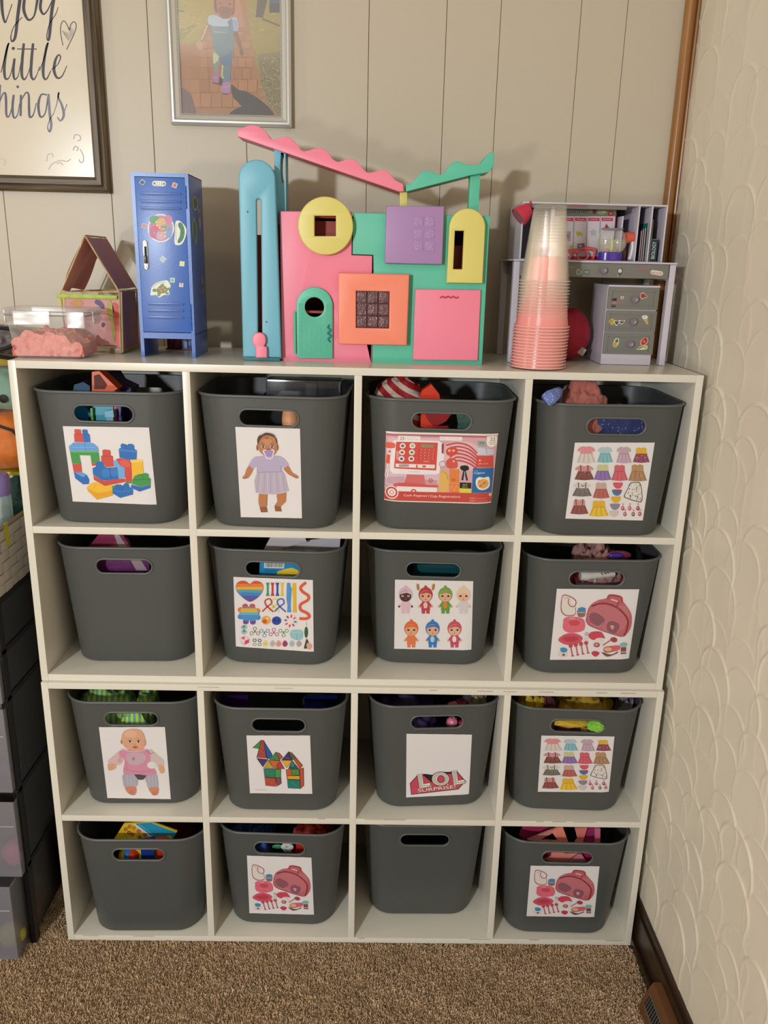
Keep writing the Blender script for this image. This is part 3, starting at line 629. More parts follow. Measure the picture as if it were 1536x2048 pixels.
def art_fidgets():
    a = Art(); rb = ['#cf4b33', '#dd7a35', '#e0a63c', '#4a9cb4', '#3f7fc0', '#4e5aa8', '#6d4a94']
    H = catmull([(510, 505), (545, 476), (590, 476), (628, 500), (634, 550), (600, 610), (515, 664), (430, 610), (386, 555), (388, 502), (425, 474), (475, 476)], 6, True)
    for i, c in enumerate(rb):
        y0, y1 = 470 + i * 28, 470 + (i + 1) * 28
        P = [(x, min(max(y, y0), y1)) for x, y in H]; a.poly(P, c)
        if i < 6: a.line([(min(x for x, y in P if abs(y - y1) < 3 or True) + i * 14 + 8, y1 - 3), (max(x for x, y in P) - i * 14 - 8, y1 + 1)], 2, '#a8683a' if i < 3 else '#30648c')
    a.curve(H[::4], 3, '#b0533a', True)
    for k, (x, y, c) in enumerate(((468, 708, rb[0]), (534, 708, rb[0]), (425, 740, rb[1]), (582, 750, rb[1]), (426, 805, rb[4]), (584, 812, rb[4]), (474, 852, rb[6]), (540, 854, rb[6]))): a.ell(x, y, 27, 24, c)
    a.blob([(440, 722), (505, 712), (570, 726), (600, 780), (568, 836), (506, 842), (444, 832), (414, 780)], '#4a8cc8')
    a.poly([(432, 726), (575, 728), (588, 765), (420, 762)], rb[2]); a.poly([(420, 762), (588, 765), (592, 790), (416, 786)], '#5fb0c0')
    for x, c in ((678, '#3e9466'), (723, '#bb3a44'), (768, '#2f4f9e'), (812, '#d8bd38')):
        a.poly([(x - 17, 488), (x + 17, 488), (x + 9, 520), (x + 9, 580), (x + 17, 612), (x - 17, 612), (x - 9, 580), (x - 9, 520)], c)
    a.poly([(856, 490), (888, 490), (890, 520), (900, 540), (892, 700), (896, 764), (858, 764), (862, 700), (852, 640)], '#4f8fcb'); a.poly([(908, 492), (942, 492), (944, 700), (948, 766), (912, 766), (914, 640), (904, 560)], '#dbb02e')
    a.curve([(1034, 486), (985, 530), (1000, 570), (1055, 610), (1050, 650), (985, 690), (985, 740), (1040, 770), (1065, 800), (1040, 822), (972, 822)], 27, '#d65a36')
    for x, c, d in ((742, '#d6d05a', 0), (685, '#c43f48', 0), (800, '#4b5fb0', 0)): a.curve([(x - 58, 756), (x - 10, 710), (x + 28, 680), (x + 20, 644), (x - 8, 640), (x - 32, 660), (x - 20, 700), (x + 46, 760)], 13, c)
    a.ell(662, 838, 42, 40, '#dca24a'); a.ell(650, 848, 22, 20, '#c75436'); a.ell(676, 822, 14, 12, '#e7c874'); a.ell(760, 842, 44, 40, '#2848a0'); a.ell(744, 838, 8, 18, '#16255c'); a.ell(778, 842, 7, 16, '#16255c')
    a.ell(890, 845, 62, 62, '#e6d3d4')
    for i, c in enumerate(('#b35a5c', '#d76a70', '#2f8a76', '#8d5a90', '#c44f5a', '#d0704a', '#4b7bb8', '#8f4a55')):
        t = i * .785 - 1.4; a.ell(890 + 45 * math.cos(t), 845 + 45 * math.sin(t), 15, 9, c, math.degrees(t))
    a.curve([(456, 884), (432, 906), (456, 925), (482, 945), (458, 966), (432, 945), (456, 925), (484, 904)], 6, '#7fa9a2', True); a.ell(456, 900, 14, 12, '#3d9690'); a.ell(458, 942, 13, 12, '#3d9690')
    for x, y, c in ((558, 945, '#6d7550'), (648, 950, '#5c8aa8'), (735, 955, '#b04a78'), (825, 950, '#5a8a4a')):
        for k in range(3):
            t = math.radians(-90 + 120 * k + (180 if x in (648, 825) else 0)); a.ring(x + 34 * math.cos(t), y + 28 * math.sin(t), 15, 5, c)
        a.ell(x, y, 9, 9, c)
    a.blob([(888, 940), (935, 926), (1000, 938), (1000, 1010), (950, 1022), (895, 1000)], '#8fbcc4', 3); a.line([(892, 945), (948, 958), (998, 944)], 4, '#b8d8da'); a.line([(948, 958), (950, 1020)], 4, '#6a9ca8')
    a.ell(1036, 950, 17, 52, '#2e5c3a'); a.line([(1038, 850), (1040, 890)], 3, '#8c8c8c'); a.blob([(1040, 1010), (1054, 1030), (1066, 1060), (1088, 1080), (1070, 1110), (1044, 1100), (1016, 1100), (1026, 1050)], '#3c3f3a'); a.blob([(1045, 1048), (1080, 1060), (1088, 1090), (1060, 1112), (1040, 1080)], '#d7a07e')
    a.blob([(424, 1000), (464, 986), (508, 1010), (510, 1040), (464, 1068), (424, 1048)], '#e0c8cc', 3); a.poly([(428, 1000), (464, 988), (460, 1020)], '#c9485a'); a.poly([(464, 1030), (506, 1012), (504, 1046), (464, 1066)], '#cc4656'); a.line([(430, 1044), (462, 1066)], 4, '#7c9ab4')
    for x, y, c in ((556, 1024, '#4a433c'), (602, 1026, '#4a433c'), (556, 1062, '#9aa0a0'), (602, 1062, '#8a9090')): a.ring(x, y, 15, 6, c, 12)
    for x, c in ((655, '#d8cc7c'), (722, '#b9b0aa'), (778, '#d79494'), (838, '#9a3a62'), (902, '#a9b8bc'), (968, '#b0a0a4')): a.blob([(x - 24, 1060), (x - 14, 1034), (x, 1026), (x + 16, 1036), (x + 26, 1060), (x + 10, 1082), (x - 12, 1082)], c, 3); a.ell(x - 5, 1056, 3, 3, '#4c4440'); a.ell(x + 7, 1056, 3, 3, '#4c4440')
    return a
def art_baby_figures():
    a = Art(); sk = '#d9a487'
    for x, y, hood, suit, face, belly in ((485, 620, '#d3afc0', '#d9b6c4', '#4a2c2a', None), (678, 620, '#b23a44', '#b8404e', sk, '#e0bcbc'), (867, 620, '#6f9a4a', '#5f9440', sk, '#d97a38'), (1040, 620, '#dcc3a4', '#cfc5cc', '#dcae94', None), (540, 945, '#d9673a', '#d9764a', '#dba079', None), (745, 945, '#2f74b8', '#2f78b8', sk, '#b9c4cc'), (955, 945, '#c0505e', '#bb4c60', '#d8a890', '#e6cfd4')):
        for s in (-1, 1):
            a.blob([(x + s * 30, y + 72), (x + s * 52, y + 92), (x + s * 66, y + 118), (x + s * 52, y + 122), (x + s * 34, y + 100)], suit, 3); a.ell(x + s * 62, y + 112, 9, 11, face)
            a.rect(min(x + s * 6, x + s * 38), y + 120, max(x + s * 6, x + s * 38), y + 180, suit)
        a.blob([(x - 34, y + 66), (x + 34, y + 66), (x + 40, y + 120), (x + 36, y + 150), (x - 36, y + 150), (x - 40, y + 120)], suit, 3)
        if belly: a.ell(x - 2, y + 100, 20, 30, belly)
        a.ell(x, y - 2, 68, 72, hood); a.ell(x, y + 12, 56, 54, face); a.blob([(x - 50, y - 6), (x - 20, y - 36), (x + 30, y - 34), (x + 52, y - 4), (x + 10, y - 20)], hood, 3)
        for s in (-1, 1): a.ell(x + s * 28, y + 12, 11, 9, '#e8e0da' if face[1] == '4' else '#3b2a22'); a.ell(x + s * 28, y + 12, 6, 6, '#241815')
        a.ell(x, y + 44, 6, 5, '#a24c42'); a.ell(x, y + 28, 4, 3, '#b87a60')
        a.ell(x, y - 78, 14, 12, hood)
    for s in (-1, 1): a.blob([(678 + s * 60, 560), (678 + s * 66, 520), (678 + s * 86, 516), (678 + s * 84, 560), (678 + s * 70, 580)], '#a87a38', 3)
    return a
def art_care_set():
    a = Art(); rd, pk = '#a8404a', '#d0596c'
    a.curve([(478, 500), (466, 560), (468, 630), (500, 664), (545, 668), (580, 655), (582, 600)], 8, '#a8575c'); a.blob([(482, 505), (530, 500), (545, 560), (578, 600), (580, 650), (540, 664), (496, 655), (470, 620), (470, 560)], '#dcd3cd'); a.curve([(480, 503), (500, 496), (550, 515), (586, 545), (580, 585), (545, 590), (524, 560), (530, 525)], 8, '#a8575c'); a.curve([(490, 522), (525, 520)], 5, '#b88a86')
    a.blob([(602, 620), (664, 620), (662, 668), (640, 680), (604, 672)], '#8a6a66', 3); a.poly([(604, 606), (636, 596), (668, 604), (668, 626), (634, 636), (604, 628)], '#3f86b4'); a.line([(602, 640), (664, 642)], 6, '#c4b8b4')
    a.blob([(490, 690), (545, 676), (620, 684), (658, 710), (658, 780), (600, 806), (520, 806), (480, 775), (482, 720)], '#d96878', 4); a.blob([(530, 715), (580, 705), (620, 722), (600, 750), (545, 748)], '#c44a5c', 4)
    for x in (540, 556, 572): a.ell(x, 690, 8, 8, '#e2939c')
    a.blob([(440, 866), (500, 820), (580, 815), (642, 848), (620, 890), (560, 910), (490, 904)], '#cc5064', 4); a.blob([(480, 850), (560, 838), (610, 852), (580, 880), (510, 882)], '#b83c50', 4)
    a.blob([(690, 830), (720, 802), (790, 800), (818, 830), (826, 858), (790, 850), (740, 870), (704, 856)], '#c9445a', 4); a.ring(676, 820, 12, 5, '#a8787a'); a.poly([(655, 845), (688, 850), (684, 888), (650, 884)], '#d8c8c6'); a.blob([(740, 870), (780, 850), (806, 875), (800, 900), (770, 895)], '#ddd2cc', 3); a.ell(760, 910, 26, 20, '#a8505a'); a.ell(758, 908, 12, 9, '#d4a0a0')
    a.line([(810, 914), (880, 868)], 9, '#b8505c'); a.blob([(872, 860), (900, 845), (930, 862), (922, 886), (890, 886)], rd, 3)
    for i in range(4):
        x = 545 + i * 43; y = 918 - i * 8; a.ell(x - 2, y, 17, 17, '#b34a54'); a.line([(x, y + 10), (x + 14, y + 84)], 11, '#c05a62'); a.line([(x + 4, y + 84), (x + 26, y + 82)], 9, rd)
    a.blob([(448, 965), (480, 955), (516, 970), (510, 1006), (470, 1012), (440, 996)], '#d5cccc', 3); a.blob([(456, 940), (486, 932), (516, 946), (508, 968), (470, 972)], '#3f8ab4', 3); a.ell(485, 992, 13, 10, '#8a4a50')
    a.blob([(716, 976), (740, 960), (780, 972), (778, 990), (752, 1008), (726, 994)], '#c03a50', 3)
    a.blob([(806, 970), (880, 990), (932, 966), (930, 980), (850, 1008), (806, 980)], '#6a5048', 3); a.blob([(818, 938), (870, 920), (950, 916), (948, 950), (900, 966), (830, 974)], '#cf6270', 4); a.ell(855, 946, 34, 18, '#dcae7e'); a.ring(855, 946, 36, 5, '#9b3b42', 22)
    a.poly([(960, 930), (1006, 928), (1004, 986), (958, 986)], '#7a4a50'); a.blob([(956, 900), (985, 890), (1014, 900), (1008, 920), (960, 922)], '#7fb0a4', 3); a.line([(960, 970), (1004, 968)], 10, '#c9a0a2')
    # bag: mesh pattern body, trims, window
    a.blob([(860, 500), (900, 498), (960, 512), (970, 540), (1010, 590), (1048, 660), (1046, 760), (1000, 830), (960, 842), (880, 815), (780, 780), (690, 740), (670, 690), (700, 590), (770, 540), (835, 525)], '#b8626c', 4)
    for j in range(26):
        for i in range(30):
            x, y = 690 + i * 12 + (j % 2) * 6, 540 + j * 11.5 + i * 2.2
            cx, cyy = (x - 862) / 172, (y - 670) / 150
            if cx * cx + cyy * cyy < .97 and y < 740 + (x - 690) * .33: a.ell(x, y, 3.1, 3.4, '#d8979c', 0, 6)
    a.curve([(716, 590), (790, 566), (880, 578), (960, 625), (1016, 700), (1010, 780), (985, 834)], 15, '#8d3038')
    a.blob([(700, 660), (740, 640), (800, 668), (830, 712), (800, 745), (760, 750), (706, 715)], '#8c5560', 4); a.blob([(845, 735), (880, 712), (945, 735), (940, 780), (905, 815), (850, 790)], '#8c5560', 4); a.blob([(870, 750), (905, 752), (890, 785)], '#c99aa0', 3); a.line([(770, 760), (830, 715)], 4, '#c0959a')
    a.curve([(850, 530), (862, 502), (905, 500), (962, 516), (968, 560)], 16, rd); a.curve([(880, 532), (900, 538), (936, 550)], 9, '#dfd2cc'); a.curve([(945, 545), (930, 590), (945, 612)], 15, rd)
    a.curve([(672, 690), (690, 742), (780, 784), (880, 818), (960, 842)], 4, '#8d3038')
    return a
def art_doll_pink():
    a = Art(); sk, dk, pk = '#d5a083', '#b57a60', '#cf8ba3'
    a.poly(catmull([(735, 868), (860, 880), (868, 930), (850, 990), (750, 1000), (726, 940)], 4, True), '#a9a5b2'); a.poly(catmull([(925, 880), (1030, 866), (1052, 930), (1050, 1000), (970, 1008), (945, 950)], 4, True), '#a9a5b2')
    for x in (770, 800, 830, 970, 1000, 1030): a.line([(x, 880), (x + 5, 990)], 5, '#bdb9c4')
    a.poly([(830, 875), (960, 875), (915, 925), (870, 925)], '#4f4650')
    a.blob([(748, 995), (800, 985), (850, 1000), (845, 1060), (805, 1068), (765, 1040)], '#c9826a'); a.blob([(965, 1005), (1010, 995), (1058, 1000), (1052, 1060), (1010, 1072), (985, 1045)], '#c9826a'); a.ell(810, 1040, 22, 18, dk); a.ell(1022, 1048, 20, 16, dk)
    a.blob([(700, 650), (740, 640), (745, 700), (715, 775), (660, 790), (600, 780), (590, 745), (640, 700)], '#d2b3b2'); a.blob([(980, 640), (1040, 690), (1100, 740), (1105, 790), (1060, 800), (980, 770), (960, 700)], '#cdb9b6')
    for i in range(6): a.line([(700 - i * 4, 680 + i * 14), (725 - i * 3, 690 + i * 14)], 5, '#c96a86')
    a.blob([(588, 780), (650, 775), (662, 815), (620, 838), (592, 835)], sk); a.blob([(1060, 790), (1100, 790), (1114, 850), (1085, 866), (1062, 835)], sk); a.line([(600, 790), (605, 832)], 3, dk); a.line([(622, 790), (625, 828)], 3, dk)
    a.blob([(725, 650), (850, 640), (960, 645), (985, 700), (985, 760), (1025, 830), (1035, 868), (960, 885), (860, 872), (740, 868), (735, 800), (745, 740), (700, 700), (690, 668)], pk)
    a.blob([(760, 690), (860, 670), (930, 690), (930, 750), (860, 790), (780, 770)], '#c0a6b4'); a.ell(825, 728, 14, 18, '#c9718c'); a.curve([(735, 820), (850, 850), (990, 840)], 6, '#b8728c'); a.curve([(745, 740), (770, 820)], 5, '#b8728c'); a.curve([(940, 650), (985, 680), (1010, 672)], 6, '#b06680')
    a.blob([(958, 770), (1000, 755), (1040, 780), (1030, 815), (980, 818), (955, 800)], '#dcd6d6')
    a.curve([(735, 645), (800, 662), (900, 655), (950, 640)], 7, '#e2b4c0')
    a.blob([(715, 520), (740, 472), (800, 452), (870, 455), (915, 490), (935, 560), (925, 620), (880, 652), (820, 652), (750, 625), (716, 575)], sk); a.ell(714, 572, 9, 20, dk); a.ell(932, 580, 10, 30, '#cf9578')
    a.ell(800, 500, 60, 34, '#dcae92')
    for x in (793, 872): a.ell(x, 570, 17, 9, '#e9ded6'); a.ell(x, 569, 10, 10, '#3d2418'); a.curve([(x - 20, 564), (x, 555), (x + 18, 563)], 4, '#6e4432'); a.curve([(x - 20, 545), (x, 538), (x + 18, 543)], 3, '#b98a6c')
    a.curve([(825, 590), (836, 602), (850, 592)], 4, dk); a.ell(842, 620, 26, 9, '#b4604e'); a.ell(842, 626, 18, 4, '#8a3c34'); a.ell(762, 610, 22, 14, '#da9a80'); a.ell(905, 605, 18, 14, '#da9a80')
    return a
def art_camel():
    a = Art(); K = '#3a2226'
    T = [([(505, 600), (585, 528), (570, 608)], '#3f8a4a'), ([(590, 525), (612, 528), (640, 700), (545, 692)], '#a34642'), ([(612, 528), (690, 660), (690, 700), (648, 704)], '#2559a4'), ([(545, 700), (652, 712), (604, 782)], '#4a3560'), ([(690, 665), (648, 708), (700, 690)], '#2a6a90'),
        ([(664, 715), (728, 640), (768, 718)], '#3c8650'), ([(728, 640), (760, 650), (795, 690), (770, 712)], '#b9504a'), ([(785, 714), (850, 636), (888, 716)], '#4b2f66'), ([(850, 636), (880, 646), (985, 770), (962, 800)], '#c0502e'), ([(856, 640), (900, 680), (915, 700), (890, 716)], '#3c7a40'),
        ([(612, 792), (655, 718), (710, 796)], '#b39b3a'), ([(660, 720), (766, 722), (718, 792)], '#cf6430'), ([(766, 722), (812, 800), (722, 800)], '#a8413c'), ([(780, 718), (884, 720), (832, 790)], '#d8a72e'), ([(884, 722), (950, 800), (848, 800)], '#2a5a5c'), ([(884, 722), (915, 760), (900, 790), (860, 770)], '#3a7a6a'),
        ([(612, 800), (722, 802), (722, 884), (622, 876)], '#2c7c66'), ([(722, 802), (776, 806), (774, 880), (724, 886)], '#4a9448'), ([(622, 882), (726, 890), (728, 968), (632, 958)], '#b84a36'), ([(728, 890), (776, 880), (780, 940), (740, 968)], '#7d4a52'),
        ([(826, 808), (876, 806), (880, 870), (838, 900)], '#c65a30'), ([(876, 806), (950, 806), (956, 862), (880, 860)], '#4d8c3c'), ([(840, 868), (956, 866), (958, 904), (840, 900)], '#d3a32e'), ([(838, 904), (958, 908), (964, 990), (846, 984)], '#1f7a70'), ([(956, 800), (992, 790), (996, 962), (966, 990)], '#c04f34')]
    for p, c in T: a.poly(p, c); a.line(p, 5, K, True)
    for x, y in ((665, 840), (672, 920), (905, 945), (915, 836), (725, 690), (835, 690), (600, 640)):
        a.line([(x - 22, y - 14), (x + 20, y + 16)], 3, '#6c9a84'); a.line([(x + 16, y - 16), (x - 16, y + 18)], 3, '#5f3a3a')
    a.line([(530, 1000), (640, 1006)], 5, '#c3bcc0')
    return a
def art_logo():
    a = Art(); K, W, PKK = '#231c1d', '#e8ded4', '#c2475c'
    a.poly([(574, 940), (645, 862), (720, 850), (790, 860), (850, 830), (950, 832), (1020, 818), (1110, 920), (1040, 998), (586, 1050)], K)
    a.poly([(580, 942), (646, 870), (700, 862), (780, 930), (900, 850), (960, 850), (1020, 826), (1102, 922), (1036, 992), (590, 1043)], PKK)
    def dots(pred, x0, y0, x1, y1):
        j = 0; y = y0
        while y < y1:
            x = x0 + (4 if j % 2 else 0)
            while x < x1:
                if pred(x, y): a.ell(x, y, 3.1, 2.5, K, 0, 6)
                x += 9
            y += 6.5; j += 1
    def L(x, y, s=1):
        P = [(x, y), (x + 46, y - 8), (x + 58, y + 90), (x + 118, y + 78), (x + 128, y + 112), (x + 18, y + 130)]
        a.line(P, 11, K, True); a.poly(P, W)
        def ins(px, py): return (x + 6 < px < x + 46 and y + 2 < py < y + 120) or (x + 16 < px < x + 118 and y + 96 < py < y + 112)
        dots(ins, x, y - 4, x + 128, y + 130)
    a.ell(868, 898, 88, 70, K); a.ell(868, 898, 82, 64, W); dots(lambda px, py: .28 < ((px - 868) / 82) ** 2 + ((py - 898) / 64) ** 2 < .86, 780, 830, 955, 965); a.ell(872, 900, 38, 36, K); a.ell(872, 900, 33, 31, PKK)
    L(646, 858); L(976, 826)
    for x, y in ((775, 968), (938, 950), (1104, 925)): a.ell(x, y, 12, 10, K); a.ell(x, y, 7, 6, W)
    a.text('SURPRISE!', 655, 1030, 362, 34, K, -6.2); a.text('SURPRISE!', 653, 1027, 362, 33, '#eadfd6', -6.2)
    return a
# ================================================================== the sixteen bins
C11, C12, C13, C14 = crop(0, 660, 3.84), crop(370, 720, 4.389), crop(710, 740, 4.389), crop(1040, 740, 4.042)
C22, C23, C24 = crop(390, 1060, 4.655), crop(710, 1060, 4.8), crop(1010, 1070, 4.151)
C31, C32, C33, C34 = crop(90, 1360, 4.655), crop(400, 1370, 4.8), crop(700, 1370, 4.8), crop(990, 1370, 4.389)
C42, C44 = crop(410, 1640, 4.955), crop(980, 1640, 4.8)
BD = [(1, 1, .1475, .022, -.7, 'charcoal bin with a picture of toy building blocks on its label'), (1, 2, .4285, .014, -3., 'charcoal bin with a picture of a doll in a lilac dress'),
 (1, 3, .7145, .017, -1.3, 'charcoal bin with a red toy cash register picture across it'), (1, 4, .9985, .003, 2.4, 'charcoal bin with a doll dresses label, blue dotted cuff over its rim'),
 (2, 1, .1495, .053, 1.5, 'charcoal bin without a label, pink packet inside, directly beneath the building blocks bin'), (2, 2, .4265, .052, -3., 'charcoal bin with a rainbow heart and fidget toys on its label'),
 (2, 3, .7165, .062, -2., 'charcoal bin with seven small baby dolls on its label'), (2, 4, 1.0025, .033, 1.5, 'charcoal bin with a doll care set label, white toy showing in its handle'),
 (3, 1, .1515, .028, 1.2, 'charcoal bin with a bald baby doll in pink on its label'), (3, 2, .4315, .013, 0, 'charcoal bin with a camel made of coloured tiles on its label'),
 (3, 3, .722, .032, 4., 'charcoal bin with pink and black dotted lettering on its label'), (3, 4, .9985, .025, -2., 'charcoal bin with a doll dresses label, yellow fabric heaped inside'),
 (4, 1, .1545, .002, 1., 'charcoal bin without a label holding a yellow and blue card'), (4, 2, .4315, .025, -1.8, 'charcoal bin with a doll care set label, blue fabric inside, in the bottom row'),
 (4, 3, .717, .055, .6, 'charcoal bin without a label and with a dark empty handle'), (4, 4, .9995, .008, -1.2, 'charcoal bin with a doll care set label and pink ribbons inside')]
for r, c, x, yf, yaw, lb in BD: make_bin(r, c, x, yf, yaw, lb)
A_dr, A_care = art_dresses(), art_care_set()
QD = [(443, 586), (1088, 586), (992, 1216), (366, 1200)]; QC = [(430, 445), (1115, 450), (1033, 1030), (372, 1035)]
add_label((1, 1), [(483, 738), (1145, 748), (1202, 1342), (560, 1316)], C11, art_blocks())
add_label((1, 2), [(442, 586), (1010, 602), (1027, 1388), (491, 1378)], C12, art_doll_lilac())
add_label((1, 3), [(272, 540), (1262, 563), (1200, 1175), (255, 1150)], C13, art_register())
add_label((1, 4), QD, C14, A_dr)
add_label((2, 2), [(358, 435), (1098, 464), (1105, 1133), (380, 1083)], C22, art_fidgets())
add_label((2, 3), [(384, 475), (1135, 490), (1118, 1153), (376, 1138)], C23, art_baby_figures())
add_label((2, 4), QC, C24, A_care)
add_label((3, 1), [(502, 437), (1117, 435), (1172, 1107), (582, 1096)], C31, art_doll_pink())
add_label((3, 2), [(446, 482), (1057, 482), (1078, 1043), (480, 1036)], C32, art_camel())
add_label((3, 3), [(542, 466), (1170, 474), (1142, 1047), (538, 1077)], C33, art_logo())
add_label((3, 4), [(407, 442), (1048, 450), (1000, 940), (375, 935)], C34, A_dr, QD)
add_label((4, 2), [(416, 350), (1055, 370), (1080, 936), (441, 920)], C42, A_care, [(430, 395), (1090, 400), (1058, 1050), (390, 1050)])
add_label((4, 4), [(390, 436), (1050, 442), (1000, 930), (350, 920)], C44, A_care, QC)
# ================================================================== dollhouse
DC = crop(460, 240, 2.844)
m_pink = mat('pink_toy_plastic', '#f2869e', .4, vary=.02); m_teal = mat('mint_toy_plastic', '#5cbfa2', .4, vary=.02); m_blue = mat('sky_blue_toy_plastic', '#72b4ca', .4, vary=.02)
m_yel = mat('pale_yellow_toy_plastic', '#dccf74', .4, vary=.02); m_lil = mat('lilac_toy_plastic', '#a883b4', .4, vary=.02); m_peach = mat('peach_toy_plastic', '#f58c72', .4, vary=.02)
m_red = mat('brick_red_toy_plastic', '#a3331f', .45, vary=.04); m_teald = mat('deep_teal_toy_plastic', '#2f7d80', .45)
m_smoke = mat('smoked_clear_plastic', '#5a3138', .08, spec=.8, vary=.1, coat=.4); m_blackgap = mat('shadow_gap_plastic', '#1c2322', .8)
DY = .08
def dp(pts, y=DY): return [tuple(at(*DC(x, z), 'y', y)[[0, 2]]) for x, z in pts]
house = thing('dollhouse', 'pastel plastic toy dollhouse with wavy pink and mint roofs', 'dollhouse', tuple(np.array([at(*DC(750, 1385), 'y', DY)[0], DY, TOP + .0003])))
yb = .2
# hollow core: back wall, floors and side walls
bl, br, tl, tr = dp([(290, 1372), (1432, 1395), (285, 520), (1478, 548)])
zb = TOP + .0006
win_c0, ac0 = dp([(541, 603), (1304, 640)])
MB().box(bl[0] + .004, br[0] - .004, yb - .004, yb, zb, tl[1] - .004, m_red).build('back_panel', house, world=True)
MB().box(win_c0[0] - .03, win_c0[0] + .03, DY + .03, DY + .033, win_c0[1] - .03, tl[1] - .012, m_red).build('room_panel', house, world=True)
MB().box(ac0[0] - .02, ac0[0] + .012, DY + .028, DY + .031, ac0[1] - .06, ac0[1] - .02, m_red).build('room_panel', house, world=True)
for x in (bl[0] + .002, (bl[0] + br[0]) / 2, br[0] - .006):
    MB().box(x, x + .004, DY + .006, yb - .004, zb, tl[1] - .006, m_red).build('inner_wall', house, world=True)
for z in (zb, zb + .08, zb + .155, tl[1] - .008):
    MB().box(bl[0] + .006, br[0] - .006, DY + .009, yb - .004, z, z + .004, m_red).build('inner_floor', house, world=True)
win_c = dp([(480, 545), (602, 545), (602, 660), (480, 660)]); door_c = dp([(480, 1065)])[0]
dr_o = dp([(380, 1355), (378, 1060)]) ; da = dp([(481, 1058)])[0]; dr = (dp([(585, 1058)])[0][0] - dp([(378, 1058)])[0][0]) / 2
door_out = dp([(380, 1355)]) + arcpts(da[0], da[1], dr, 180, 0, 18) + dp([(584, 1357)])
peach_w = dp([(717, 972), (907, 976), (904, 1185), (717, 1181)])
# pink and mint fronts, each with the openings behind its windows
pinkf = dp([(283, 518), (695, 522), (692, 768), (810, 772), (808, 868), (806, 1386), (295, 1374)])
hole1 = win_c; hole2 = [(door_c[0] + .021 * math.cos(t), door_c[1] + .021 * math.sin(t)) for t in np.linspace(0, 6.0, 18)]
hole3 = dp([(717, 972), (800, 974), (800, 1183), (717, 1181)])
board('front_wall', [pinkf, hole1, hole2, hole3], DY, DY + .008, m_pink, house, .0015)
mintf = dp([(700, 526), (1480, 546), (1434, 1396), (808, 1387), (812, 874), (816, 868), (815, 768), (696, 764)])
board('front_wall', [mintf, dp([(1278, 630), (1330, 630), (1322, 850), (1270, 848)]), dp([(825, 976), (907, 976), (904, 1185), (825, 1183)])], DY + .0005, DY + .0085, m_teal, house, .0015)
# side skins
MB().box(bl[0] + .0, bl[0] + .0035, DY + .008, yb, zb, tl[1], m_pink, .0008).build('side_wall', house, world=True)
MB().box(br[0] - .0035, br[0] - .0, DY + .0085, yb, zb, tr[1] - .004, m_teal, .0008).build('side_wall', house, world=True)
# lift tower
TYF = .062
tw = lambda pts: dp(pts, TYF)
(lx, lz), (rx, rz_) = tw([(47, 330), (257, 330)]); (blx, blz), (brx, _) = tw([(73, 1356), (291, 1356)])
cxt = (lx + rx) / 2; rt = (rx - lx) / 2; pk = tw([(150, 224)])[0][1]
outl = [(blx, zb + .006), (brx, zb + .006)] + arcpts(cxt, lz, rt, 0, 180, 22, pk - lz)
sl_top = tw([(158, 447)])[0]; sl_bot = tw([(170, 1220)])[0]; sw = .0036
slot = [(sl_bot[0] - sw, sl_bot[1]), (sl_bot[0] + sw, sl_bot[1])] + arcpts(sl_top[0] + .001, sl_top[1] - .004, sw, 0, 180, 8)
board('lift_front', [outl, slot], TYF, TYF + .012, m_blue, house, .003)
shell = [(blx + .001, zb + .002), (brx - .001, zb + .002)] + arcpts(cxt, lz, rt - .001, 0, 180, 22, pk - lz - .001)
inner = [(blx + .005, zb + .008), (brx - .005, zb + .008)] + arcpts(cxt, lz, rt - .005, 0, 180, 22, pk - lz - .005)
board('lift_shell', [shell, inner], TYF + .0122, .155, m_blue, house, .0008)
MB().box(blx + .003, brx - .003, TYF + .003, .15, zb, zb + .0055, m_teald, .0005).build('lift_base', house, world=True)
MB().box(cxt - .02, cxt + .02, .084, .087, zb + .03, zb + .205, m_red).build('lift_back', house, world=True)
f = [(p[0], p[1]) for p in catmull(tw([(150, 1350), (148, 1292), (132, 1268), (132, 1232), (150, 1210), (180, 1208), (203, 1228), (206, 1262), (198, 1285), (212, 1292), (214, 1350)]), 4, False)]
board('lift_knob', [f], TYF - .009, TYF - .001, m_pink, house, .002)
for x, z in ((100, 522), (207, 1148)):
    p = tw([(x, z)])[0]; MB().ball((p[0], TYF - .0002, p[1]), (.0016, .0006, .0016), m_teald, sub=2).build('screw_dimple', house, world=True)
# windows and doors that stand proud of the front
def circ(c, r, n=36): return [(c[0] + r * math.cos(2 * math.pi * i / n), c[1] + r * math.sin(2 * math.pi * i / n)) for i in range(n)]
Y2 = DY - .014; q = lambda pts, y=Y2: dp(pts, y)
cc = q([(543, 603)])[0]; cr_ = (q([(702, 603)])[0][0] - q([(386, 603)])[0][0]) / 2
w = board('round_window', [circ(cc, cr_, 48), q([(480, 545), (602, 545), (602, 660), (480, 660)])], Y2, DY - .0005, m_yel, house, .0022)
board('window_panel', [q([(888, 487), (1220, 490), (1207, 822), (880, 815)])], Y2, DY - .0005, m_lil, house, .0022)
Bf = MB()
P0 = q([(1040, 543), (1167, 545), (1163, 753), (1038, 750)], Y2)
Hh = homog(UNIT, P0)
for j in range(3):
    for i in range(2):
        a_, b_ = Hh(i / 2 + .04, j / 3 + .03); c_, d_ = Hh(i / 2 + .46, j / 3 + .3); MB().box(a_, c_, Y2 - .0009, Y2 + .0002, d_, b_, mat('lilac_raised_plastic', '#ab87b8', .25, bump=.9, bscale=350), .0006).build('raised_pane', house, world=True)
ac = q([(1350, 612)])[0]; ar = (q([(1452, 612)])[0][0] - q([(1246, 612)])[0][0]) / 2
